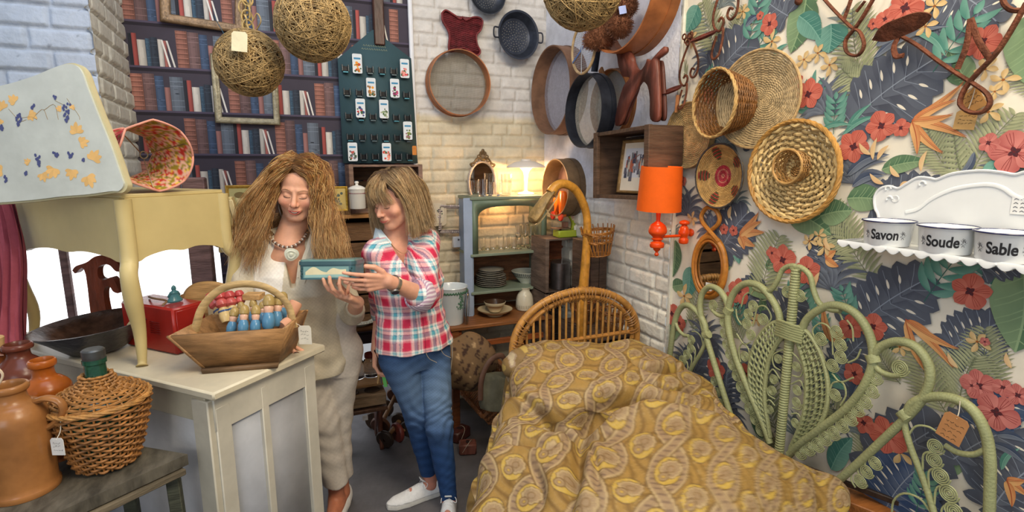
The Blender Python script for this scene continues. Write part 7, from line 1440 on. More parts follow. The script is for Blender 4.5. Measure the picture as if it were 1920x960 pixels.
# rattan hand mirror
m = RW(1337, 500, .014); a_m, b_m = rad(37, 1337, 500)*1.08, rad(57, 1337, 500); r = root('rattan_mirror', tuple(m[:3, 3]), 'rattan hand mirror with looped handle under the coiled basket', 'mirror')
MB(m).flat(np.column_stack([a_m*.92*np.cos(th), b_m*.92*np.sin(th)]), .004).build('glass', m_mirror, r); b = MB(m)
for k, q in enumerate((1, .86)): b.tube(np.column_stack([a_m*q*np.cos(th), b_m*q*np.sin(th), 0*th+.008+.004*k]), [.0125, .0065][k], 9, closed=True, col=s2l([(196, 128, 52), (176, 110, 44)][k]))
b.build('frame', m_cane, r); hh = rad(60, 1337, 420)
MB(m).tube(cat([(a_m*.55, b_m*.88, .012), (a_m*.30, b_m*1.02, .014), (-.006, b_m*1.22, .018), (-a_m*.52, b_m*1.45, .016), (-a_m*.62, b_m*1.68, .014), (-a_m*.3, b_m*1.93, .014), (a_m*.2, b_m*1.90, .014), (a_m*.5, b_m*1.68, .014), (a_m*.42, b_m*1.45, .012), (-.004, b_m*1.2, .008), (-a_m*.3, b_m*1.02, .010), (-a_m*.6, b_m*.86, .010)], 70), .0095, 8, col=s2l((190, 124, 52))).build('handle_loop', m_cane, r)
b = MB(m); b.box((.004, -b_m*.66, .007), (.038, .034, .001), col=s2l((224, 224, 220))); b.build('price_label', m_tagm, r)
# orange wall lamp
q = oX(1297, 436, XW); r = root('wall_lamp', tuple(q), 'glossy orange turned wall lamp with an orange drum shade', 'lamp'); og = s2l((222, 74, 20)); m = WR(q)
MB(m).lathe([(0, 0), (.016, 0), (.018, .008), (.010, .016), (0, .018)], 24, og).build('wall_rose', m_vcg, r)
mv = T(q[0]-.045, q[1], q[2]); b = MB(mv); b.lathe(cat([(0, -.052, 0), (.010, -.050, 0), (.020, -.046, 0), (.022, -.03, 0), (.017, -.02, 0), (.025, .0, 0), (.020, .022, 0), (.012, .036, 0), (.022, .042, 0), (.022, .052, 0), (.010, .058, 0), (0, .060, 0)], 60)[:, :2], 28, og); b.build('turned_bracket', m_vcg, r)
lx = q[0]-.185; MB().tube([vec(q[0]-.03, q[1], q[2]-.012), vec(lx, q[1]+.01, q[2]-.012)], .0065, 10, col=og).build('arm', m_vcg, r)
lq = vec(lx, q[1]+.01, q[2]); MB(T(*lq)).lathe(cat([(0, -.100, 0), (.006, -.098, 0), (.010, -.090, 0), (.006, -.080, 0), (.015, -.070, 0), (.018, -.062, 0), (.030, -.058, 0), (.031, -.040, 0), (.022, -.034, 0), (.018, -.028, 0), (.027, -.020, 0), (.020, -.014, 0), (.038, .005, 0), (.040, .022, 0), (.032, .042, 0), (.014, .056, 0), (.009, .064, 0), (.011, .10, 0), (.009, .15, 0)], 110)[:, :2], 32, og).build('turned_stem', m_vcg, r)
m_shade = M('orange_shade', (226, 92, 4), .8, var=.04, vs=20, bump=.1, bs=300, vc=True); sz = oX(1238, 395, lx)[2]; sh_ = oX(1238, 312, lx)[2]-sz; R0 = .094
b = MB(T(lq[0], lq[1], sz)@Rot(.04, 'X')); b.lathe([(R0*1.03, 0), (R0*.94, sh_), (R0*.93, sh_-.001), (R0*1.02, .001)], 56); b.build('drum_shade', m_shade, r)
point('orange_lamp_bulb', (lq[0], lq[1], sz+sh_*.45), .9, (1, .7, .4), .02)
# iron candle sconces
def sconce(u, v, s, label, flip=1):
    p = oX(u, v, XW-.02); r = root('iron_sconce', tuple(p), label, 'candle sconce', 'rusty candle sconces'); m = WR(p)@Sc(s)
    b = MB(m)
    b.tube(cat([(.0, .09, 0), (-.03, .03, .004), (-.048, -.03, .006), (-.04, -.07, .006), (-.015, -.085, .006), (.0, -.06, .006), (-.012, -.045, .006), (-.024, -.055, .006)], 40), .0042, 7); b.tube(cat([(.0, .09, 0), (.03, .05, .004), (.055, .0, .006), (.052, -.045, .006), (.03, -.06, .006), (.014, -.045, .006), (.022, -.025, .006), (.036, -.03, .006)], 40), .0042, 7)
    b.tube(cat([(-.024, -.10, .01), (-.03, -.15, .02), (-.012, -.175, .03), (.012, -.165, .03), (.014, -.12, .02), (.006, -.08, .012)], 30), .0042, 7); b.build('scrollwork', m_iron, r)
    for k, (x, y) in enumerate(((0, .10), (.012, .085), (-.012, .085), (0, .075), (.018, .10), (-.018, .10))): MB(m).tube(np.column_stack([x+.010*np.cos(th[::3]), y+.010*np.sin(th[::3]), 0*th[::3]+.008+.002*k]), .0032, 6, closed=True).build('rosette_ring', m_iron, r)
    MB(m@T(-.03, -.105, .055)@Rot(-1.12, 'X')).lathe([(0, 0), (.034, .001), (.042, .006), (.044, .006), (.035, -.002), (0, -.003)], 30, s2l((120, 56, 44))).build('drip_pan', m_iron, r)
sconce(1293, 118, 1.12, 'rusty scrolled iron candle sconce left above the flat wicker tray'); sconce(1362, 4, 1.25, 'rusty scrolled iron candle sconce at the top edge, right of the other')
# forged hooks
def iron(paths, label, name='iron_hook', X=XW-.03, extra=None):
    P = [np.array([oX(u, v, X-d) for u, v, d in p]) for p, r_ in paths]; r = root(name, tuple(P[0][0]), label, 'hook', 'forged iron candle hooks')
    for i, (q, (p, r_)) in enumerate(zip(P, paths)): MB().tube(cat(q, 40), r_, 8, flat=(1, .6)).build('forged_bar', m_iron, r)
    return r
iron([([(1530, -20, 0), (1560, 15, 0), (1595, 50, .004), (1612, 60, .004), (1620, 85, .004), (1608, 104, .004), (1588, 98, .004), (1586, 75, .004), (1604, 52, .006), (1625, 20, .006), (1650, -25, .006)], .008), ([(1582, 38, 0), (1592, 10, 0), (1600, -15, 0)], .007), ([(1606, 22, 0), (1622, 2, 0)], .006)], 'forged iron hook with a closed loop, left of the two at the top edge')
b = MB(RW(1505, 3, .02)); b.ball((0, 0, 0), (.014, .014, .012)); tag(b.build('iron_stud', m_iron), 'round rusty iron knob on the flowered wall at the top edge', 'knob')
r = iron([([(1690, 68, 0), (1720, 85, 0), (1760, 115, 0), (1805, 145, 0), (1822, 155, .004), (1850, 175, .004), (1856, 195, .004), (1842, 210, .004), (1818, 210, .004), (1800, 195, .004), (1808, 168, .004), (1830, 140, .008), (1868, 100, .008), (1900, 50, .008), (1925, 5, .008)], .0095), ([(1795, 130, 0), (1812, 85, 0), (1820, 35, 0)], .008), ([(1820, 35, 0), (1834, 75, 0), (1856, 110, 0)], .008), ([(1684, 70, 0), (1676, 88, .01), (1680, 105, .02), (1694, 104, .02)], .008), ([(1915, 20, 0), (1895, 18, .01), (1882, 5, .01), (1880, -15, .01)], .011)], 'forged iron hook with a leaf-shaped drip pan, right of the two at the top edge')
mL = frame(oX(1690, 48, XW-.07), unit(oX(1742, 30, XW-.05)-oX(1640, 65, XW-.05)), (-.6, 0, .8)); b = MB(mL); o = cat([(-.085, -.012, 0), (-.05, .018, .006), (.0, .024, .0), (.05, .022, .006), (.078, .0, .0), (.05, -.022, .006), (0, -.03, .0), (-.05, -.03, .006), (-.085, -.012, 0)], 40)[:-1]; b.prism(o[:, :2], 0, .004); b.build('leaf_pan', m_iron, r)
tagcard('tag', oX(1810, 225, XW-.012), .05, .05, RW(1810, 225)@Rot(-.1, 'Z'), 'brown card tag behind the loop of the right iron hook', col=(206, 162, 100), cordto=oX(1834, 140, XW-.03)); tagcard('tag', oX(1822, 188, XW-.010), .05, .06, RW(1822, 188)@Rot(.5, 'Z'), 'second brown card tag showing through the loop of the right iron hook', col=(190, 140, 80), cordto=oX(1836, 142, XW-.03))
# ---- enamel shelf with three pots
es = root('enamel_shelf', tuple(oX(1760, 460, XW)), 'white enamel wall rack with a scrolled back and scalloped tray', 'shelf'); XS = XW-.008
bo = [(1648, 440), (1648, 405), (1642, 390), (1641, 370), (1650, 355), (1668, 349), (1685, 353), (1700, 345), (1722, 333), (1745, 334), (1758, 336), (1785, 326), (1820, 321), (1850, 320), (1880, 323), (1905, 327), (1930, 322), (1990, 330), (2050, 345), (2080, 400), (2080, 450)]
ob = pxX(bo, XS); ob = cat([(x, y, 0) for x, y in ob], 100)[:, :2]; zbt = oX(1700, 462, XS)[2]; out = list(map(tuple, ob))+[(ob[-1][0], zbt), (ob[0][0], zbt)]
mE = frame((XS, 0, 0), (0, -1, 0), (0, 0, 1)); b = MB(mE); b.prism(out, -.004, .003, s2l((226, 228, 228))); b.build('back_plate', m_enam, es); b = MB(mE); b.tube(np.column_stack([ob, np.full(len(ob), .003)]), .0042, 7, col=s2l((222, 224, 226))); b.build('rolled_edge', m_enam, es)
ip = cat([(x, y, 0) for x, y in pxX([(1700, 398), (1722, 392), (1745, 375), (1770, 362), (1800, 352), (1850, 346), (1880, 352), (1905, 368), (1940, 380)], XS)], 50); MB(mE).tube(ip+vec(0, 0, .003), .006, 8, flat=(1, .6), col=s2l((232, 234, 234))).build('raised_moulding', m_enam, es)
q = pxX([(1680, 373)], XS)[0]; MB(mE@T(*q, .003)).lathe([(.004, -.001), (.004, .001), (.010, .002), (.012, .0005)], 20, s2l((216, 218, 218))).build('nail_hole', m_enam, es)
zt0 = oX(1700, 462, 1.66)[2]; x0_ = pxX([(1600, 455)], 1.62)[0][0]-.02; x1_ = x0_+.50; dp = .125; n = 120; xs = np.linspace(x0_, x1_, n); sc = np.abs(np.sin(np.pi*(xs-x0_)/.037))
F0 = np.stack([np.stack([xs, np.full(n, zt0+.003), np.full(n, -.002)], -1), np.stack([xs, np.full(n, zt0), np.full(n, .01)], -1), np.stack([xs, np.full(n, zt0), np.full(n, dp-.012)], -1), np.stack([xs, zt0+.005+0*xs, np.full(n, dp)], -1), np.stack([xs, zt0-.003+0*xs, np.full(n, dp+.004)], -1), np.stack([xs, zt0-.004-.012*sc, np.full(n, dp+.003)], -1), np.stack([xs, zt0-.006-.010*sc, np.full(n, dp-.002)], -1), np.stack([xs, zt0-.006+0*xs, np.full(n, dp-.01)], -1), np.stack([xs, zt0-.006+0*xs, np.full(n, .0)], -1)])
b = MB(mE); b.grid(F0, col=s2l((226, 228, 228))); n2 = 24; ys_ = np.linspace(0, dp, n2); sc2 = np.abs(np.sin(np.pi*ys_/.037)); G0 = np.stack([np.stack([np.full(n2, x0_), zt0+.004+0*ys_, ys_], -1), np.stack([np.full(n2, x0_-.003), zt0-.002+0*ys_, ys_], -1), np.stack([np.full(n2, x0_-.002), zt0-.004-.010*sc2, ys_], -1)]); b.grid(G0, col=s2l((226, 228, 228))); b.build('scalloped_tray', m_enam, es)
b = MB(mE); q = pxX([(1668, 349), (1670, 368), (1732, 340)], XS); 
for (x, y) in (q[0], q[1], q[2]): b = MB(mE); b.tube(np.column_stack([x+.008*np.cos(th[:30]), y-.008+.008*np.sin(th[:30]), 0*th[:30]+.005]), .0028, 6, col=s2l((230, 232, 232))); b.build('scroll_relief', m_enam, es)
b = MB(mE); q = pxX([(1912, 385)], XS)[0]; b.box((q[0]+.01, q[1], .005), (.05, .045, .001), col=s2l((230, 230, 228))); b.build('paper_label', m_tagm, es); b = MB(mE)
for k in range(4):
    for j in range(3): xx = q[0]-.010+j*.014; b.tube([(xx, q[1]+.014-k*.010, .006), (xx+.004, q[1]+.017-k*.010, .006), (xx+.009, q[1]+.014-k*.010, .006)], .0008, 3, col=s2l((40, 40, 60)))
b.build('handwriting', m_vc, es)
def textmesh(s, size):
    cu = bpy.data.curves.new('txt', 'FONT'); cu.body = s; cu.size = size; cu.align_x = 'CENTER'; cu.resolution_u = 6; cu.offset = size*.028; o = bpy.data.objects.new('txt', cu); COL.objects.link(o); bpy.context.view_layer.update(); me = bpy.data.meshes.new_from_object(o.evaluated_get(bpy.context.evaluated_depsgraph_get()))
    V = np.array([v.co[:] for v in me.vertices]); F = [tuple(p.vertices) for p in me.polygons]; COL.objects.unlink(o); bpy.data.objects.remove(o); bpy.data.meshes.remove(me); return V, F
Rp, Hp = .065, .072
for (u, wd_, lb) in ((1664, 'Savon', 'white enamel pot lettered Savon, leftmost on the enamel rack'), (1775, 'Soude', 'white enamel pot lettered Soude, middle one on the enamel rack'), (1890, 'Sable', 'white enamel pot lettered Sable, at the right edge of the photo')):
    Xp = 1.63; yy = oX(u, 440, Xp)[1]; q = vec(Xp, yy, zt0+.001); r = root('enamel_pot', tuple(q), lb, 'pot', 'lettered enamel pots'); m = T(*q)
    MB(m).lathe([(0, .001), (Rp*.84, .001), (Rp*.88, .005), (Rp*.97, Hp-.004), (Rp*1.03, Hp), (Rp*1.02, Hp+.002), (Rp*.95, Hp-.004), (Rp*.84, .008), (0, .006)], 56, s2l((228, 230, 230))).build('pot_body', m_enam, r)
    MB(m).tube(np.column_stack([Rp*1.03*np.cos(th), Rp*1.03*np.sin(th), 0*th+Hp]), .0022, 6, closed=True, col=s2l((44, 48, 92))).build('blue_rim', m_vcg, r)
    a_c = math.atan2(-yy, -Xp)-.12                     # lettering faces the shop door
    V, F = textmesh(wd_, .040); V[:, 0] = V[:, 0]*.80
    def bend(V2, lift=.0006):
        zz = V2[:, 1]; rr_ = np.interp(zz, [.005, Hp-.004], [Rp*.88, Rp*.97])+lift; an = a_c+V2[:, 0]/Rp; return np.column_stack([rr_*np.cos(an), rr_*np.sin(an), zz])
    V[:, 1] += .022; b = MB(m); b.add(bend(V), F, s2l((34, 34, 38))); b.build('lettering', m_vc, r)
    b = MB(m)
    for sx, k0 in ((-1, .052), (1, .050)):
        for k in range(9):
            a = k*.8; cx, cy = sx*k0*(.98)+.006*math.cos(a)*(.4+k/9), .036+.012*math.sin(a)*(.5+k/12); t = np.linspace(0, 4, 7); P = np.column_stack([cx+.0035*np.cos(t+k), cy+.0035*np.sin(t+k)]); b.tube(bend(P), .0004, 3, col=s2l((60, 60, 66)))
    b.build('ornament', m_vc, r)
# ---- corner crates, scale, toy, canister
c = vec(1.555, 2.88, 0); z0_ = oX(1095, 545, 1.66)[2]
def boxY(u0, v0, u1, v1, Y): a = oY(u0, v0, Y); c_ = oY(u1, v1, Y); return (a+c_)/2, c_[0]-a[0], a[2]-c_[2]
c, w, h = boxY(1024, 449, 1090, 545, 2.92); crate('wooden_crate', c, w, h, .22, 'grey wooden crate in the corner with the toy scale on top and a tin inside', slats=2, col=(124, 104, 90), bcol=(150, 84, 50)); c1, w1_, h1 = c, w, h
c, w, h = boxY(1026, 549, 1090, 690, 2.92); c[0] = c1[0]; crate('wooden_crate', c, w1_, h, .22, 'grey crate under the tin crate, seen behind the cane headboard', slats=3, col=(120, 100, 86), bcol=(70, 56, 50))
q = vec(c1[0]+.01, 2.99, c1[2]-h1/2+.0135); r = root('tin_canister', tuple(q), 'dull grey metal canister standing in the corner crate', 'canister'); MB(T(*q)).lathe([(0, 0), (.062, 0), (.065, .003), (.065, .170), (.062, .173), (.058, .172), (0, .168)], 40, s2l((150, 142, 138))).build('canister_body', m_steel, r); MB(T(*q)).tube([(0, -.02, .17), (0, -.02, .22)], .002, 6).build('pull', m_steel, r)
for i, (v0, v1) in enumerate(((455, 552), (556, 650))):
    c, w, h = boxY(1098, v0, 1150, v1, 2.56); c[0] = 1.625; r = root('wooden_crate', tuple(c), ['dark crate with upright slats at the white wall, upper of two behind the cane stem', 'dark crate with upright slats at the white wall, lower of two'][i], 'crate')
    for k in range(2): b = MB(WB(c)); b.box((-.026+.052*k, 0, 0), (.049, h-.004, .012), bev=.002, col=s2l((108, 88, 74))*rng.uniform(.85, 1.15)); b.build('front_slat', m_oldwood, r)
    for s in (-1, 1): b = MB(WB(c)); b.box((s*.050, 0, -.11), (.012, h-.004, .2), bev=.002, col=s2l((96, 78, 66))); b.build('side_board', m_oldwood, r)
    b = MB(WB(c)); b.box((0, h/2-.008, -.11), (.09, .012, .2), bev=.002, col=s2l((104, 84, 70))); b.build('top_board', m_wood_h, r)
zc_ = c1[2]+h1/2+.0005; q = vec(oY(1062, 445, 2.98)[0], 2.98, zc_); r = root('toy_scale', tuple(q), 'lime green toy kitchen scale with a fan-shaped dial on the corner crate', 'scale'); lg_ = s2l((170, 184, 60))
b = MB(T(*q)); b.box((0, 0, .022), (.155, .085, .044), bev=.006, col=lg_); b.build('base', m_vcg, r); m = WB(q+vec(.045, -.0, .044)); kk = .0033
b = MB(m); b.prism(cat([(-.012, 0, 0), (-.009, .045, 0), (-.042, .105, 0), (-.047, .135, 0), (-.03, .155, 0), (0, .160, 0), (.03, .150, 0), (.038, .125, 0), (.024, .07, 0), (.018, .04, 0), (.024, 0, 0)], 60)[:, :2], -.012, .012, lg_); b.build('dial_housing', m_vcg, r, smooth=False); b = MB(m); b.flat([(-.010, .06), (-.036, .108), (-.038, .132), (-.024, .147), (0, .151), (.022, .143), (.028, .122), (.012, .06)], .0124, s2l((220, 200, 170)))
for k in range(7): t_ = np.linspace(2.4, .75, 8); rr_ = .024+k*.010; b.tube(np.column_stack([-.002+rr_*np.cos(t_)*.62, .055+rr_*np.sin(t_), 0*t_+.013]), .0018, 3, col=s2l((176, 70, 90)))
b.build('striped_dial', m_vc, r); b = MB(T(*q)); b.box((-.045, 0, .058), (.11, .07, .005), bev=.002, col=s2l((120, 90, 70))); b.box((-.045, 0, .05), (.01, .01, .014)); b.build('weighing_pan', m_redwood, r)
b = MB(T(*q)); b.box((-.012, -.0, .078), (.034, .03, .034), bev=.003, col=s2l((140, 100, 84))); tag(b.build('weight_block', m_redwood), 'small brown block standing on the pan of the toy scale', 'block')
q = vec(1.60, oX(1050, 400, 1.60)[1], oX(1050, 408, 1.60)[2]); r = root('toy_horse', tuple(q), 'orange wooden toy on red wheels standing inside the low corner sieve', 'toy'); m = WR(q)@Sc(1.25); oc = s2l((228, 110, 34))
b = MB(m); b.prism(cat([(-.055, .07, 0), (-.05, .095, 0), (-.025, .10, 0), (-.005, .095, 0), (.0, .12, 0), (.018, .135, 0), (.042, .13, 0), (.05, .10, 0), (.042, .04, 0), (.045, .01, 0), (.02, .005, 0), (.01, .03, 0), (-.02, .03, 0), (-.03, .005, 0), (-.05, .01, 0), (-.04, .05, 0), (-.055, .07, 0)], 70)[:-1, :2], -.012, .012, oc); b.build('body', m_vcg, r, smooth=False)
for x in (-.045, .04): MB(m@T(x, .008, .012)).lathe([(0, 0), (.020, 0), (.022, .004), (.020, .010), (0, .011)], 24, s2l((206, 60, 40))).build('wheel', m_vcg, r)
# ---- giant cane stem with gourd-like head and side basket
cy_ = 2.42; pc_ = lambda u, v: oY(u, v, cy_)
r = root('cane_duck', tuple(vec(pc_(1090, 640)[0], cy_, .3)), 'tall bent cane with a carved bird-like head rising behind the cane headboard', 'cane ornament')
st_p = [pc_(u, v) for u, v in [(1091, 985), (1091, 590), (1094, 540), (1098, 490), (1101, 440), (1100, 405), (1092, 378), (1078, 355), (1060, 345), (1044, 348), (1032, 362)]]; P = cat(st_p, 60); rr_ = np.interp(np.linspace(0, 1, 60), [0, .12, .3, .5, .8, 1], [.028, .029, .0235, .0205, .0225, .026])*(1+.06*(np.abs((np.linspace(0, 1, 60)*7) % 1-.5) > .46))
MB().tube(P, rr_, 12, col=s2l((206, 144, 54))*np.ones((60, 1))*(1-.25*(np.abs((np.linspace(0, 1, 60)*7) % 1-.5) > .47))[:, None]).build('cane_stem', m_cane, r)
hp2 = cat([pc_(u, v) for u, v in [(1036, 358), (1022, 375), (1010, 394), (1000, 410), (994, 416)]], 26); MB().tube(hp2, np.interp(np.linspace(0, 1, 26), [0, .25, .6, .85, 1], [.026, .040, .052, .042, .016]), 12, flat=(1, .55), col=s2l((170, 138, 84))).build('carved_head', m_wickd, r)
b = MB()
for s in (-1, 1):
    for k in range(3): b.tube(cat([hp2[3]+UPV*.02*s, hp2[12]+vec(.0, -.024, s*(.010+.009*k)), hp2[24]+vec(0, -.006, 0)], 14), .0022, 5, col=s2l((130, 100, 60)))
b.build('carved_grooves', m_wickd, r)
MB().tube(cat([pc_(1046, 366), pc_(1036, 384), pc_(1022, 404), pc_(1008, 420), pc_(995, 422)], 24), .0055, 7, flat=(1, .6), col=s2l((214, 190, 140))).build('lower_bill', m_cane, r)
def stake_basket(c, r0, r1, h, label, name='stake_basket', n=20, tilt=None, col=(176, 116, 48)):
    r = root(name, tuple(c), label, 'basket'); m = T(*c)@(tilt if tilt is not None else np.eye(4))
    for k in range(n): a = k*2*math.pi/n; MB(m).tube([(r0*math.cos(a), r0*math.sin(a), 0), ((r0+(r1-r0)*.8)*math.cos(a), (r0+(r1-r0)*.8)*math.sin(a), h*.8), (r1*1.04*math.cos(a+.04), r1*1.04*math.sin(a+.04), h*1.12)], .0032, 6, col=s2l(col)*rng.uniform(.8, 1.15)).build('stake', m_cane, r)
    b = MB(m)
    for z, ph in ((h*.52, 0), (h*.55, 1), (h*.58, 2), (h*.86, 0), (h*.90, 1), (h*.94, 2), (.003, 0)): rz = r0+(r1-r0)*z/h; b.tube(np.column_stack([(rz+.003*np.sin(n/2*th+ph*2))*np.cos(th), (rz+.003*np.sin(n/2*th+ph*2))*np.sin(th), 0*th+z]), .0034, 6, closed=True, col=s2l(col)*rng.uniform(.9, 1.15))
    b.build('woven_bands', m_cane, r); MB(m).lathe([(0, .0), (r0, .0), (r0, .004), (0, .004)], 30, s2l((130, 88, 44))).build('base', m_wickd, r); return r
stake_basket(pc_(1124, 478), .055, .088, .14, 'small staked cane basket hanging on the cane stem by the white wall', tilt=Rot(-.12, 'Y'))
b = None; zl = .74; crate('wooden_crate', vec(1.57, 2.28, zl/2-.001), .22, zl-.003, .42, 'low dark crate behind the cane headboard carrying two small baskets', slats=4, col=(96, 78, 66))
stake_basket(vec(1.55, 2.59, zl), .06, .085, .15, 'small staked cane basket seen through the cane headboard spindles', n=18, col=(150, 96, 48))
stake_basket(vec(1.60, 2.375, zl), .055, .075, .13, 'small staked cane basket behind the right end of the cane headboard', n=18, col=(150, 100, 52))
# ================================================================ bed, cane headboard, quilt, peacock headboard, floor basket
HY = 2.20; xl, xr = .935, 1.640; xm_ = (xl+xr)/2; rx_ = (xr-xl)/2; zb0 = .765; zt1 = 1.035
hb = root('cane_headboard', (xm_, HY, 0), 'arched golden cane headboard with upright spindles at the far end of the bed', 'headboard')
tt_ = np.linspace(math.pi, 0, 60); arch = np.column_stack([xm_+rx_*np.cos(tt_), np.full(60, HY), zb0+(zt1-zb0)*np.sin(tt_)**.9]); full = np.vstack([[(xl, HY, z) for z in np.linspace(.0, zb0-.02, 12)], arch, [(xr, HY, z) for z in np.linspace(zb0-.02, .0, 12)]])
MB().tube(full, .0175, 10, col=s2l((190, 136, 68))).build('outer_arch', m_cane, hb)
arch2 = np.column_stack([xm_+(rx_-.034)*np.cos(tt_), np.full(60, HY-.004), zb0-.01+(zt1-zb0-.022)*np.sin(tt_)**.9]); MB().tube(arch2, .0115, 8, col=s2l((180, 126, 62))).build('inner_arch', m_cane, hb)
for ks_ in (range(2, 12), range(18, 42), range(48, 58)):
  b = MB()
  for k in ks_:
    c_ = (arch[k]+arch2[k])/2; tg_ = unit(arch[k+1]-arch[k-1]); nrm = unit(arch[k]-arch2[k]) if np.linalg.norm(arch[k]-arch2[k]) > 1e-4 else UPV
    if k % 5 == 0: continue
    b.tube(c_+np.outer(np.cos(th[::3])*.034, nrm)+np.outer(np.sin(th[::3])*.022, vec(0, 1, 0))+np.outer(np.full(16, .0), tg_), .0028, 5, closed=True, col=s2l((160, 112, 60))*rng.uniform(.85, 1.15))
  b.build('cane_binding', m_cane, hb)
MB().tube([(xl, HY, .79), (xr, HY, .79)], .011, 8, col=s2l((184, 128, 64))).build('cross_rail', m_cane, hb)
for k in range(19):
    x = xl+.035+(xr-xl-.07)*k/18; z1_ = zb0+(zt1-zb0-.04)*max(0, 1-((x-xm_)/(rx_-.02))**2)**.45; MB().tube([(x+(xm_-x)*.04, HY-.004, .60), (x, HY-.004, z1_)], .0068 if k % 2 == 0 else .0058, 7, col=s2l((194, 142, 76))*rng.uniform(.85, 1.12)).build('spindle', m_cane, hb)
# bed base
bd_ = root('bed', (1.05, 1.3, 0), 'low wooden bed frame mostly hidden under the quilt, rail showing by the green headboard', 'bed')
ra, rb_ = oZ(1538, 888, .55), oZ(1672, 968, .55); ra[0] = min(ra[0], 1.60); dr_ = unit(rb_-ra); ra = ra-dr_*.25; b = MB(); b.beam(ra, rb_+dr_*.3, .09, .035, col=s2l((150, 92, 44))); b.build('side_rail', m_pine, bd_)
b = MB(); b.beam(ra+UPV*.048+cR*.012, rb_+dr_*.3+UPV*.048+cR*.012, .012, .02, col=s2l((60, 44, 34))); b.build('rail_moulding', m_pine, bd_)
mp_ = [vec(1.06, 2.12, 0), vec(1.58, 2.12, 0), vec(1.52, .80, 0), vec(.68, .80, 0)]
b = MB(); b.prism([q[:2] for q in mp_], .26, .52, s2l((186, 160, 110))); b.build('mattress', m_cloth, bd_); b = MB(); b.prism([q[:2] for q in mp_], .20, .25, s2l((140, 96, 56))); b.build('base_board', m_pine, bd_)
for (x, y) in ((.75, .86), (1.10, 2.08), (1.48, .86), (1.53, 2.08)): b = MB(); b.box((x, y, .11), (.06, .06, .22), bev=.004, col=s2l((130, 88, 50))); b.build('leg', m_pine, bd_)
# quilt
CG = [[(976, 650, .80), (1040, 637, .87), (1120, 645, .865), (1190, 641, .86), (1252, 664, .81)],
      [(974, 700, .80), (1056, 692, .875), (1145, 700, .865), (1232, 692, .84), (1322, 712, .77)],
      [(960, 768, .765), (1046, 758, .81), (1146, 766, .79), (1250, 752, .80), (1346, 752, .75)],
      [(944, 815, .72), (1030, 806, .74), (1118, 812, .725), (1235, 790, .80), (1382, 800, .75)],
      [(922, 880, .69), (1010, 880, .74), (1120, 876, .78), (1290, 862, .81), (1478, 856, .72)],
      [(900, 960, .65), (1000, 960, .70), (1128, 960, .76), (1330, 948, .78), (1566, 912, .645)],
      [(880, 1070, .60), (990, 1070, .64), (1140, 1090, .69), (1360, 1080, .68), (1560, 1000, .60)],
      [(860, 1250, .52), (990, 1270, .55), (1150, 1300, .58), (1360, 1260, .56), (1540, 1120, .52)]]
rows = []
for i, rw in enumerate(CG):
    P = [oZ(*q) for q in rw]; a = P[0]; ins = unit((P[1]-P[0])*vec(1, 1, 0)); e = P[-1]; o_ = unit((P[-1]-P[-2])*vec(1, 1, 0))
    rows.append([a-ins*.10-UPV*(a[2]-.20), a-ins*.085-UPV*.30, a-ins*.050-UPV*.10]+P+[e+o_*.035-UPV*.055, e+o_*.03-UPV*.20])
G = np.array(rows); NA, NB = 620, 660
G1 = np.array([cat(G[:, j], NA) for j in range(G.shape[1])]).transpose(1, 0, 2); GQ = np.array([cat(G1[i], NB) for i in range(NA)])
du = np.linalg.norm(np.diff(GQ, axis=1), axis=2); UU = np.concatenate([np.zeros((NA, 1)), np.cumsum(du, 1)], 1); UU = UU-UU[:, NB//2:NB//2+1]; dv = np.linalg.norm(np.diff(GQ, axis=0), axis=2); VV = np.concatenate([np.zeros((1, NB)), np.cumsum(dv, 0)], 0); VV = np.repeat(VV.mean(1)[:, None], NB, 1)
nx_ = np.cross(np.gradient(GQ, axis=1), np.gradient(GQ, axis=0)); nx_ /= np.linalg.norm(nx_, axis=2)[..., None]; nx_ *= np.sign(nx_[..., 2:3]+.2*(nx_[..., 2:3] == 0)+1e-9) if False else 1
if nx_[NA//2, NB//2, 2] < 0: nx_ = -nx_
def crease(path, w, d, side=.0):
    """sharp valley along a polyline given in photo pixels on the quilt, with a puffed shoulder"""
    P = cat([oZ(u, v, z) for u, v, z in path], 40)[:, :2]; Q = GQ[..., :2].reshape(-1, 2); best = np.full(len(Q), 9.0); sg = np.zeros(len(Q)); tt2 = np.zeros(len(Q))
    for i in range(len(P)-1):
        a, c_ = P[i], P[i+1]; ab = c_-a; t = np.clip(((Q-a)@ab)/(ab@ab+1e-12), 0, 1); dd = Q-a-t[:, None]*ab; d_ = np.linalg.norm(dd, axis=1); m_ = d_ < best; best[m_] = d_[m_]; sg[m_] = np.sign(ab[0]*dd[m_, 1]-ab[1]*dd[m_, 0]); tt2[m_] = (i+t[m_])/39
    env = np.sin(math.pi*np.clip(tt2, .0, 1))**.5; best = best.reshape(NA, NB); sg = sg.reshape(NA, NB); env = env.reshape(NA, NB); s_ = best*sg
    return (-d*np.exp(-(best/w)**2)+d*.95*np.exp(-((s_*1-w*2.6)/(w*1.9))**2)*(1+side)/2+d*.95*np.exp(-((s_+w*2.6)/(w*1.9))**2)*(1-side)/2)*env
H = .019*noise2(GQ[..., 0]*4.5, GQ[..., 1]*4.5, 3, 3)+.003*noise2(GQ[..., 0]*16, GQ[..., 1]*14, 5, 3)
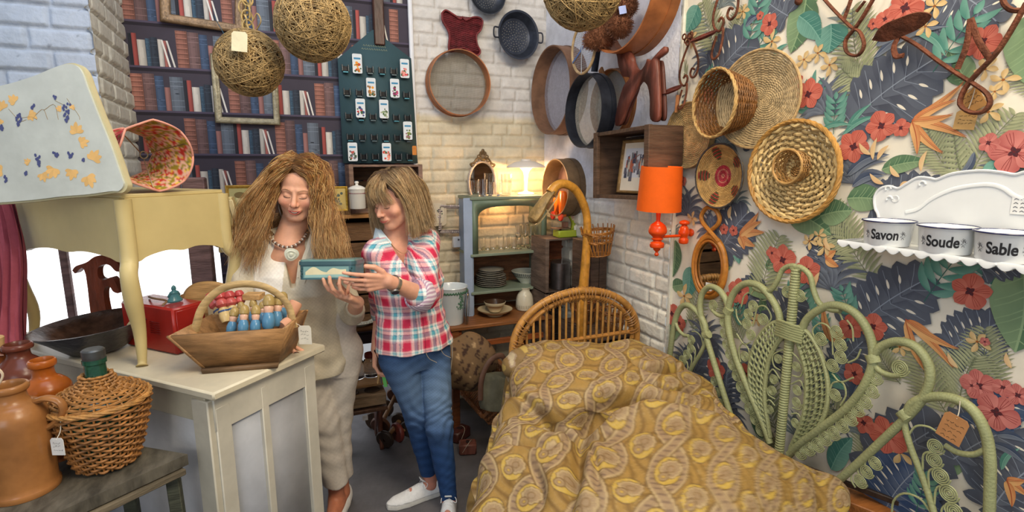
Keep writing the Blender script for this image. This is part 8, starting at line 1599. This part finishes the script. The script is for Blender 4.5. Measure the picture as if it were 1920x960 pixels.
for pth, w_, d_, sd in [
    ([(1086, 815, .73), (1110, 800, .74), (1150, 780, .76), (1210, 765, .78), (1270, 762, .79), (1350, 775, .76)], .028, .062, -.6), ([(930, 788, .74), (980, 780, .76), (1030, 800, .75), (1070, 815, .74), (1095, 830, .73)], .020, .042, 0), ([(1090, 815, .73), (1085, 870, .75), (1075, 930, .73), (1060, 1000, .7)], .020, .038, .3),
    ([(950, 740, .77), (1000, 775, .77), (1045, 790, .77)], .010, .014, 0), ([(1180, 690, .84), (1230, 700, .83), (1290, 690, .80)], .014, .036, .3), ([(1200, 720, .82), (1260, 735, .80), (1330, 730, .77)], .014, .028, 0), ([(960, 690, .81), (985, 668, .82), (1010, 655, .85)], .012, .03, 0), ([(1100, 700, .86), (1140, 740, .83), (1170, 760, .80)], .012, .010, 0),
    ([(1100, 830, .74), (1120, 880, .78), (1118, 940, .77)], .010, .012, 0), ([(1020, 850, .74), (1060, 830, .74), (1085, 820, .74)], .010, .012, 0), ([(1240, 662, .83), (1262, 680, .81), (1275, 700, .8)], .010, .022, 0), ([(1330, 730, .77), (1360, 770, .76), (1390, 800, .75)], .008, .010, 0), ([(985, 860, .72), (1010, 900, .73), (1020, 960, .71)], .012, .012, 0), ([(1400, 880, .75), (1460, 900, .72), (1540, 910, .67)], .010, .008, 0), ([(930, 830, .72), (990, 830, .74), (1050, 850, .74)], .012, .012, 0)]: H = H+crease(pth, w_, d_, sd)
H = H+.012*np.exp(-((np.arange(NB)[None]-NB*.30)/40.)**2)*np.sin(VV*26)+.018*(np.arange(NB)[None] < NB*.25)*np.sin(VV*17+2*np.sin(VV*7))
GQ2 = GQ+nx_*H[..., None]
# printed paisley: ogee bands, round flowers, yellow crescents
PX_, PY_ = .178, .375
us, vs_ = UU*.93+VV*.30, VV*.95-UU*.26
b_ = vs_/PY_; a_ = us/PX_
C = np.tile(s2l((148, 116, 62)), (NA, NB, 1)); wv_ = np.sin(us*130+5*np.sin(vs_*30)+3*np.sin(us*31)); C[wv_ > .3] = s2l((164, 130, 70)); C[wv_ < -.8] = s2l((130, 100, 54)); C[np.abs(wv_) < .10] = s2l((174, 146, 94))
YEL, LIL, CRE, DK = s2l((196, 164, 76)), s2l((160, 134, 102)), s2l((186, 162, 120)), s2l((114, 88, 54))
for sg_ in (1, -1):
    d_ = np.abs(((a_-sg_*.25*np.cos(2*math.pi*b_)+.5) % 1)-.5)*PX_; k_b = np.abs(np.sin(2*math.pi*b_)); d_ = d_/(1+1.1*k_b)
    m_ = d_ < .0105; C[m_] = LIL; C[np.abs(d_-.0093) < .0018] = CRE; C[(d_ < .0055) & (np.sin(vs_*300) > .5)] = s2l((128, 104, 84)); C[np.abs(d_-.0125) < .0013] = DK
for oa, ob in ((0, 0), (.5, .25)):
    fx = ((a_-oa+.5) % 1)-.5; fy = ((b_-ob+.25) % .5)-.25; X_, Y_ = fx*PX_, fy*PY_; X_, Y_ = X_*1.22, Y_*1.22; r2 = np.hypot(X_*1.12, Y_*.80)
    m_ = (r2 < .052); C[m_] = YEL; C[m_ & (np.sin(X_*420)*np.sin(Y_*420) > .62)] = CRE; C[np.abs(r2-.053) < .0019] = DK
    cx_, cy_ = X_-.008, Y_+.010; r3 = np.hypot(cx_, cy_); a3 = np.arctan2(cy_, cx_); pe = .038*(1+.13*np.abs(np.cos(a3*5)))
    m_ = r3 < pe; C[m_] = LIL; C[m_ & (r3 > pe*.78)] = CRE; C[np.abs(r3-pe) < .0017] = DK; C[m_ & (np.abs(np.sin(a3*10)) < .25) & (r3 > .016)] = CRE*.9; C[np.abs(r3-.014) < .0018] = DK*1.4
    r4 = np.hypot(X_+.012, (Y_-.024)*.9); m_ = r4 < .019; C[m_] = s2l((146, 116, 84)); C[np.abs(r4-.012) < .002] = CRE*.8; C[np.abs(r4-.019) < .0015] = DK; C[r4 < .005] = YEL
for _ in range(2): C[1:-1, 1:-1] = .4*C[1:-1, 1:-1]+.15*(C[2:, 1:-1]+C[:-2, 1:-1]+C[1:-1, 2:]+C[1:-1, :-2])
C = .86*C*(1+.06*noise2(GQ[..., 0]*60, GQ[..., 1]*60, 2, 2))[..., None]
m_quilt = M('quilt_cotton', WHITE, .55, var=.04, vs=80, bump=.12, bs=300, vc=True, spec=.3)
b = MB(); b.grid(GQ2, col=C); b.grid((GQ2-nx_*.02)[::5, ::5], col=(C*.8)[::5, ::5]); qo = b.build('quilt', m_quilt, auto=0); tag(qo, 'puffy gold and brown paisley quilt heaped over the bed', 'quilt')
# pillow corner at the left of the cane headboard
def pillow(p):
    d = ell(p, (0, 0, 0), (.11, .08, .07)); return d+.006*np.sin(p[:, 0]*60)*np.sin(p[:, 2]*50+p[:, 0]*30)
pp, pf = sdf_mesh(pillow, (-.16, -.12, -.12), (.16, .12, .12), .006); pc0 = oY(985, 672, 2.06); pc0[2] -= .02
nn_ = noise2(pp[:, 0]*26, pp[:, 2]*26+pp[:, 1]*8, 4, 2); Cp = np.tile(s2l((134, 108, 68)), (len(pp), 1)); Cp[nn_ > .35] = s2l((158, 136, 112)); Cp[nn_ > .62] = s2l((190, 172, 138)); Cp[nn_ < -.6] = s2l((184, 156, 84))
b = MB(T(*pc0)@Rot(-.25, 'Y')); b.add(pp, pf, Cp); tag(b.build('pillow', m_quilt, auto=0), 'small paisley pillow corner at the left of the cane headboard', 'pillow')
# ---- peacock headboard
XH = 1.645; P_ = lambda pts: [(*q, 0.0) for q in pxX(pts, XH)]
mP = frame((XH, 0, 0), (0, -1, 0), (0, 0, 1)); x0h = pxX([(1484, 600)], XH)[0][0]
pk = root('peacock_headboard', (XH, -x0h, .3), 'large sage green painted rattan peacock headboard with spiral curls against the flowered wall', 'headboard')
def mir(p): p = np.array(p, float); q = p.copy(); q[:, 0] = 2*x0h-q[:, 0]; return q
def pole(pts, r_, name='rattan_pole', both=True, n=9, pitch=.010, depth=.055, z=0.0, rr=None):
    A = cat(np.array(P_(pts))+vec(0, 0, z), 60)
    for q in ([A, mir(A)] if both else [A]): b = MB(mP); wrapped(b, q, r_, pitch, n, depth); b.build(name, m_green, pk)
b = MB(mP); wrapped(b, [(x0h, pxX([(1484, 502)], XH)[0][1], 0), (x0h, pxX([(1475, 860)], XH)[0][1]-.15, 0)], .0165, .010, 10); b.build('centre_post', m_green, pk)
pole([(1484, 503), (1500, 501), (1518, 516), (1526, 545), (1536, 568), (1556, 580), (1576, 582)], .0095)
pole([(1502, 622), (1512, 600), (1532, 583), (1562, 572), (1596, 582), (1622, 610), (1636, 650), (1634, 690), (1616, 730), (1584, 768), (1540, 802), (1500, 832), (1480, 852)], .0135)
pole([(1636, 668), (1652, 650), (1682, 640), (1716, 650), (1740, 682), (1742, 720), (1722, 758), (1690, 792), (1650, 830), (1605, 872), (1560, 912), (1520, 950)], .0130)
pole([(1638, 668), (1640, 684), (1652, 697), (1672, 704), (1690, 703)], .0085)
pole([(1700, 778), (1712, 756), (1745, 744), (1790, 748), (1825, 770), (1848, 812), (1856, 860), (1856, 910), (1854, 990), (1850, 1100)], .0135)
pole([(1698, 775), (1697, 800), (1708, 840), (1728, 890), (1745, 940), (1765, 1010)], .0090)
pole([(1850, 842), (1825, 852), (1795, 848), (1772, 835)], .0080)
for k, (a, c_) in enumerate((((1634, 664), (1640, 680)), ((1690, 770), (1704, 786)))):
    q = np.array(P_([a, c_])); 
    for qq in (q, mir(q)): MB(mP).tube([qq[0], qq[1]], .021, 10, flat=(1, .8), col=None).build('binding', m_green, pk)
b = MB(mP); yb_ = pxX([(1484, 622)], XH)[0][1]
for k in range(7): b.tube([(x0h-.055, yb_-.02+k*.009-.006, .006), (x0h-.02, yb_-.02+k*.009, .022), (x0h+.02, yb_-.022+k*.009, .022), (x0h+.055, yb_-.02+k*.009-.006, .006)], .0052, 6)
b.build('centre_binding', m_green, pk)
# woven leaf panels
oR = cat(P_([(1496, 612), (1518, 628), (1540, 668), (1552, 720), (1548, 770), (1528, 808), (1492, 840)]), 46); iR = cat(P_([(1490, 630), (1502, 660), (1512, 700), (1512, 745), (1506, 785), (1494, 815), (1482, 842)]), 46); mR = (oR+iR)/2
for flip in (0, 1):
    o2, i2, m2 = (mir(oR), mir(iR), mir(mR)) if flip else (oR, iR, mR)
    for q, rr_, nm in ((o2, .008, 'panel_rib'), (i2, .009, 'panel_rib'), (m2, .006, 'panel_rib'), ((o2+m2)/2, .0045, 'panel_rib'), ((i2+m2)/2, .0045, 'panel_rib')): b = MB(mP); wrapped(b, q, rr_, .010, 7); b.build(nm, m_green, pk)
    b = MB(mP)
    for k in range(1, 45):
        for j in range(2):
            A, B_ = (o2[k], m2[k]) if j == 0 else (m2[k], i2[k]); s_ = 1 if (k+j) % 2 else -1; t_ = np.linspace(0, 1, 7)[:, None]; q = A*(1-t_)+B_*t_; q = q+np.outer(np.sin(t_[:, 0]*math.pi*2)*s_*.006, vec(0, 0, 1)); b.tube(q, .0040, 5, flat=(.6, 1.2))
    b.build('woven_strands', m_green, pk)
# spirals
def sp_at(u, v, rpx, tail=None, both=True, turns=4):
    q = np.array(P_([(u, v)]))[0]; R_ = rpx*mpp(u, v)*.98
    for fl in ([0, 1] if both else [0]):
        qq = q.copy(); 
        if fl: qq[0] = 2*x0h-qq[0]
        b = MB(); spiral(b, mP@T(*qq), R_, turns, R_/10.5, hand=-1 if fl else 1, n=5)
        if tail is not None:
            tp_ = np.array(P_(tail)); tp_ = mir(tp_) if fl else tp_; b.m = mP; b.tube(cat(tp_, 22), .0030, 6)
        b.build('spiral_curl', m_green, pk)
chain = [(1643, 708), (1636, 733), (1623, 753), (1609, 768), (1596, 785), (1580, 798), (1564, 812), (1548, 822), (1534, 834), (1517, 841), (1501, 848)]; rail_ = [(1622, 722), (1610, 738), (1596, 752), (1582, 768), (1566, 780), (1550, 792), (1536, 802), (1520, 814), (1506, 824), (1494, 834), (1486, 846)]
for (u, v), (a, c_) in zip(chain, rail_): sp_at(u, v, 13.5, [(a, c_), ((u+a)/2-4, (v+c_)/2-9), (u-2, v-13), (u+8, v-9)])
for (u, v, r_, tl) in [(1540, 635, 13, [(1562, 665), (1558, 620), (1540, 606), (1524, 618), (1528, 636)]), (1569, 622, 13, [(1580, 600), (1574, 588), (1562, 584)]), (1577, 646, 13, [(1600, 640), (1598, 615), (1588, 600)]), (1577, 669, 13, [(1590, 680), (1606, 672), (1614, 655)]), (1562, 685, 13, [(1560, 700), (1576, 716), (1600, 708)]), (1567, 740, 12, [(1555, 736), (1562, 718), (1580, 718), (1586, 740), (1576, 760)]), (1501, 554, 12, None), (1689, 690, 16, None),
    (1494, 687, 9.5, [(1484, 660), (1496, 672), (1506, 690), (1500, 706), (1486, 704)]), (1495, 731, 10, [(1484, 720), (1500, 714), (1508, 730)]), (1494, 754, 10, [(1486, 764), (1500, 768), (1506, 758)]), (1492, 793, 9.5, [(1484, 776), (1496, 776), (1504, 790)]),
    (1642, 868, 13, [(1628, 850), (1622, 870), (1628, 884)]), (1626, 884, 13, [(1612, 862), (1608, 880), (1614, 896)]), (1614, 902, 13, [(1600, 876), (1596, 898), (1604, 914)]), (1755, 837, 15, [(1700, 822), (1716, 800), (1740, 800), (1760, 812)]), (1753, 862, 15, [(1730, 880), (1732, 852), (1750, 846)]), (1765, 892, 16, [(1742, 915), (1742, 884), (1760, 876)]), (1780, 924, 17, [(1752, 945), (1756, 916), (1774, 907)]), (1790, 958, 17, [(1768, 990), (1766, 955), (1784, 942)])]: sp_at(u, v, r_, tl)
pole([(1672, 975), (1675, 940), (1695, 925), (1725, 935), (1745, 960)], .0032, 'thin_curl', pitch=.03, n=6, depth=0)
tagcard('tag', oX(1786, 803, XH-.03), .060, .078, RW(1786, 803)@Rot(-.22, 'Z'), 'brown handwritten card tag tied to the right arch of the green headboard', col=(186, 132, 84), lines=4, cordto=oX(1800, 752, XH-.014))
# ---- floor basket with bag and pail
rim = [oZ(838, 706, .26), oZ(906, 782, .16), oZ(976, 716, .34), oZ(892, 636, .44)]; cen = sum(rim)/4; nrm = unit(np.cross(rim[1]-rim[0], rim[3]-rim[0])); nrm = -nrm if nrm[2] > 0 else nrm
bas = [cen+(q-cen)*.86+nrm*.13 for q in rim]; dz_ = min(0, min(q[2] for q in bas)-.01)
rim = [q-UPV*dz_ for q in rim] if dz_ < 0 else rim; bas = [q-UPV*dz_ for q in bas] if dz_ < 0 else bas
fb = root('wicker_tray_basket', tuple(sum(bas)/4), 'large rectangular open-sided wicker basket tipped on the floor beside the bed', 'basket'); wc = s2l((170, 112, 68))
for k in range(4):
    j = (k+1) % 4; b = MB(); n = 22 if np.linalg.norm(rim[k]-rim[j]) > .4 else 14
    for i in range(n): t_ = (i+.5)/n; b.tube([bas[k]*(1-t_)+bas[j]*t_, rim[k]*(1-t_)+rim[j]*t_], .0038, 5, col=wc*rng.uniform(.75, 1.1))
    b.build('side_stakes', m_wickd, fb); b = MB()
    for s_, r2 in ((0, .011), (.08, .008), (.45, .006), (.52, .006), (.93, .010), (1.0, .013)):
        A = bas[k]*(1-s_)+rim[k]*s_; B_ = bas[j]*(1-s_)+rim[j]*s_; t_ = np.linspace(0, 1, 60)[:, None]; q = A*(1-t_)+B_*t_+np.outer(np.sin(t_[:, 0]*90+s_*9)*.003, nrm); b.tube(q, r2*(1+.12*np.sin(t_[:, 0]*130)), 6, col=wc*rng.uniform(.8, 1.1))
    b.build('woven_border', m_wickd, fb)
b = MB(); 
for i in range(26): t_ = (i+.5)/26; b.tube([bas[0]*(1-t_)+bas[1]*t_, bas[3]*(1-t_)+bas[2]*t_], .006, 5, col=wc*rng.uniform(.6, .85))
b.build('woven_bottom', m_wickd, fb)
bc = (bas[0]*.35+bas[3]*.65)*.55+(bas[1]*.3+bas[2]*.7)*.45-nrm*.10
bagc = W(872, 680, 3.05)
pb, fb2 = sdf_mesh(lambda p: ell(p, (0, 0, 0), (.19, .10, .17))+.012*np.sin(p[:, 0]*30+p[:, 2]*20), (-.22, -.16, -.2), (.22, .16, .2), .010); Cb = np.tile(s2l((122, 98, 72)), (len(pb), 1)); nn_ = noise2(pb[:, 0]*30, pb[:, 2]*30, 3, 3); Cb[nn_ > .3] = s2l((70, 52, 44)); Cb[nn_ < -.7] = s2l((180, 150, 112))
b = MB(T(*bagc)); b.add(pb, fb2, Cb); tag(b.build('floral_cushion', m_cloth, auto=0), 'dark floral printed brown cushion lying in the tipped floor basket', 'cushion')
q = W(922, 768, 2.95); mB_ = T(*q)@Rot(.25, 'Y')@Rot(-.2, 'X'); r = root('canvas_pail', tuple(q), 'grey-green crumpled metal pail with a thick arched handle in the floor basket', 'pail'); b = MB(mB_); n = 40; tt3 = np.arange(n)*2*math.pi/n; pr = [(.0, 0), (.06, 0), (.072, .02), (.080, .10), (.088, .17), (.092, .19), (.086, .19), (.07, .02), (0, .012)]
P = np.stack([np.stack([np.cos(tt3)*(r_+.004*np.sin(tt3*5+z*60)), np.sin(tt3)*(r_+.004*np.sin(tt3*5+z*60)), np.full(n, z)+.012*(z > .15)*np.sin(tt3*2)], -1) for r_, z in pr]); b.grid(P, cv=True, col=s2l((124, 120, 98)), flip=True); b.build('pail_body', m_hoopgrey, r)
MB(mB_).tube(cat([(-.085, -.02, .05), (-.10, -.03, .16), (-.07, -.03, .26), (0, -.02, .30), (.05, .0, .25), (.08, .0, .19)], 34), .013, 8, flat=(.6, 1.2), col=s2l((104, 74, 60))).build('arched_handle', m_hoopgrey, r)
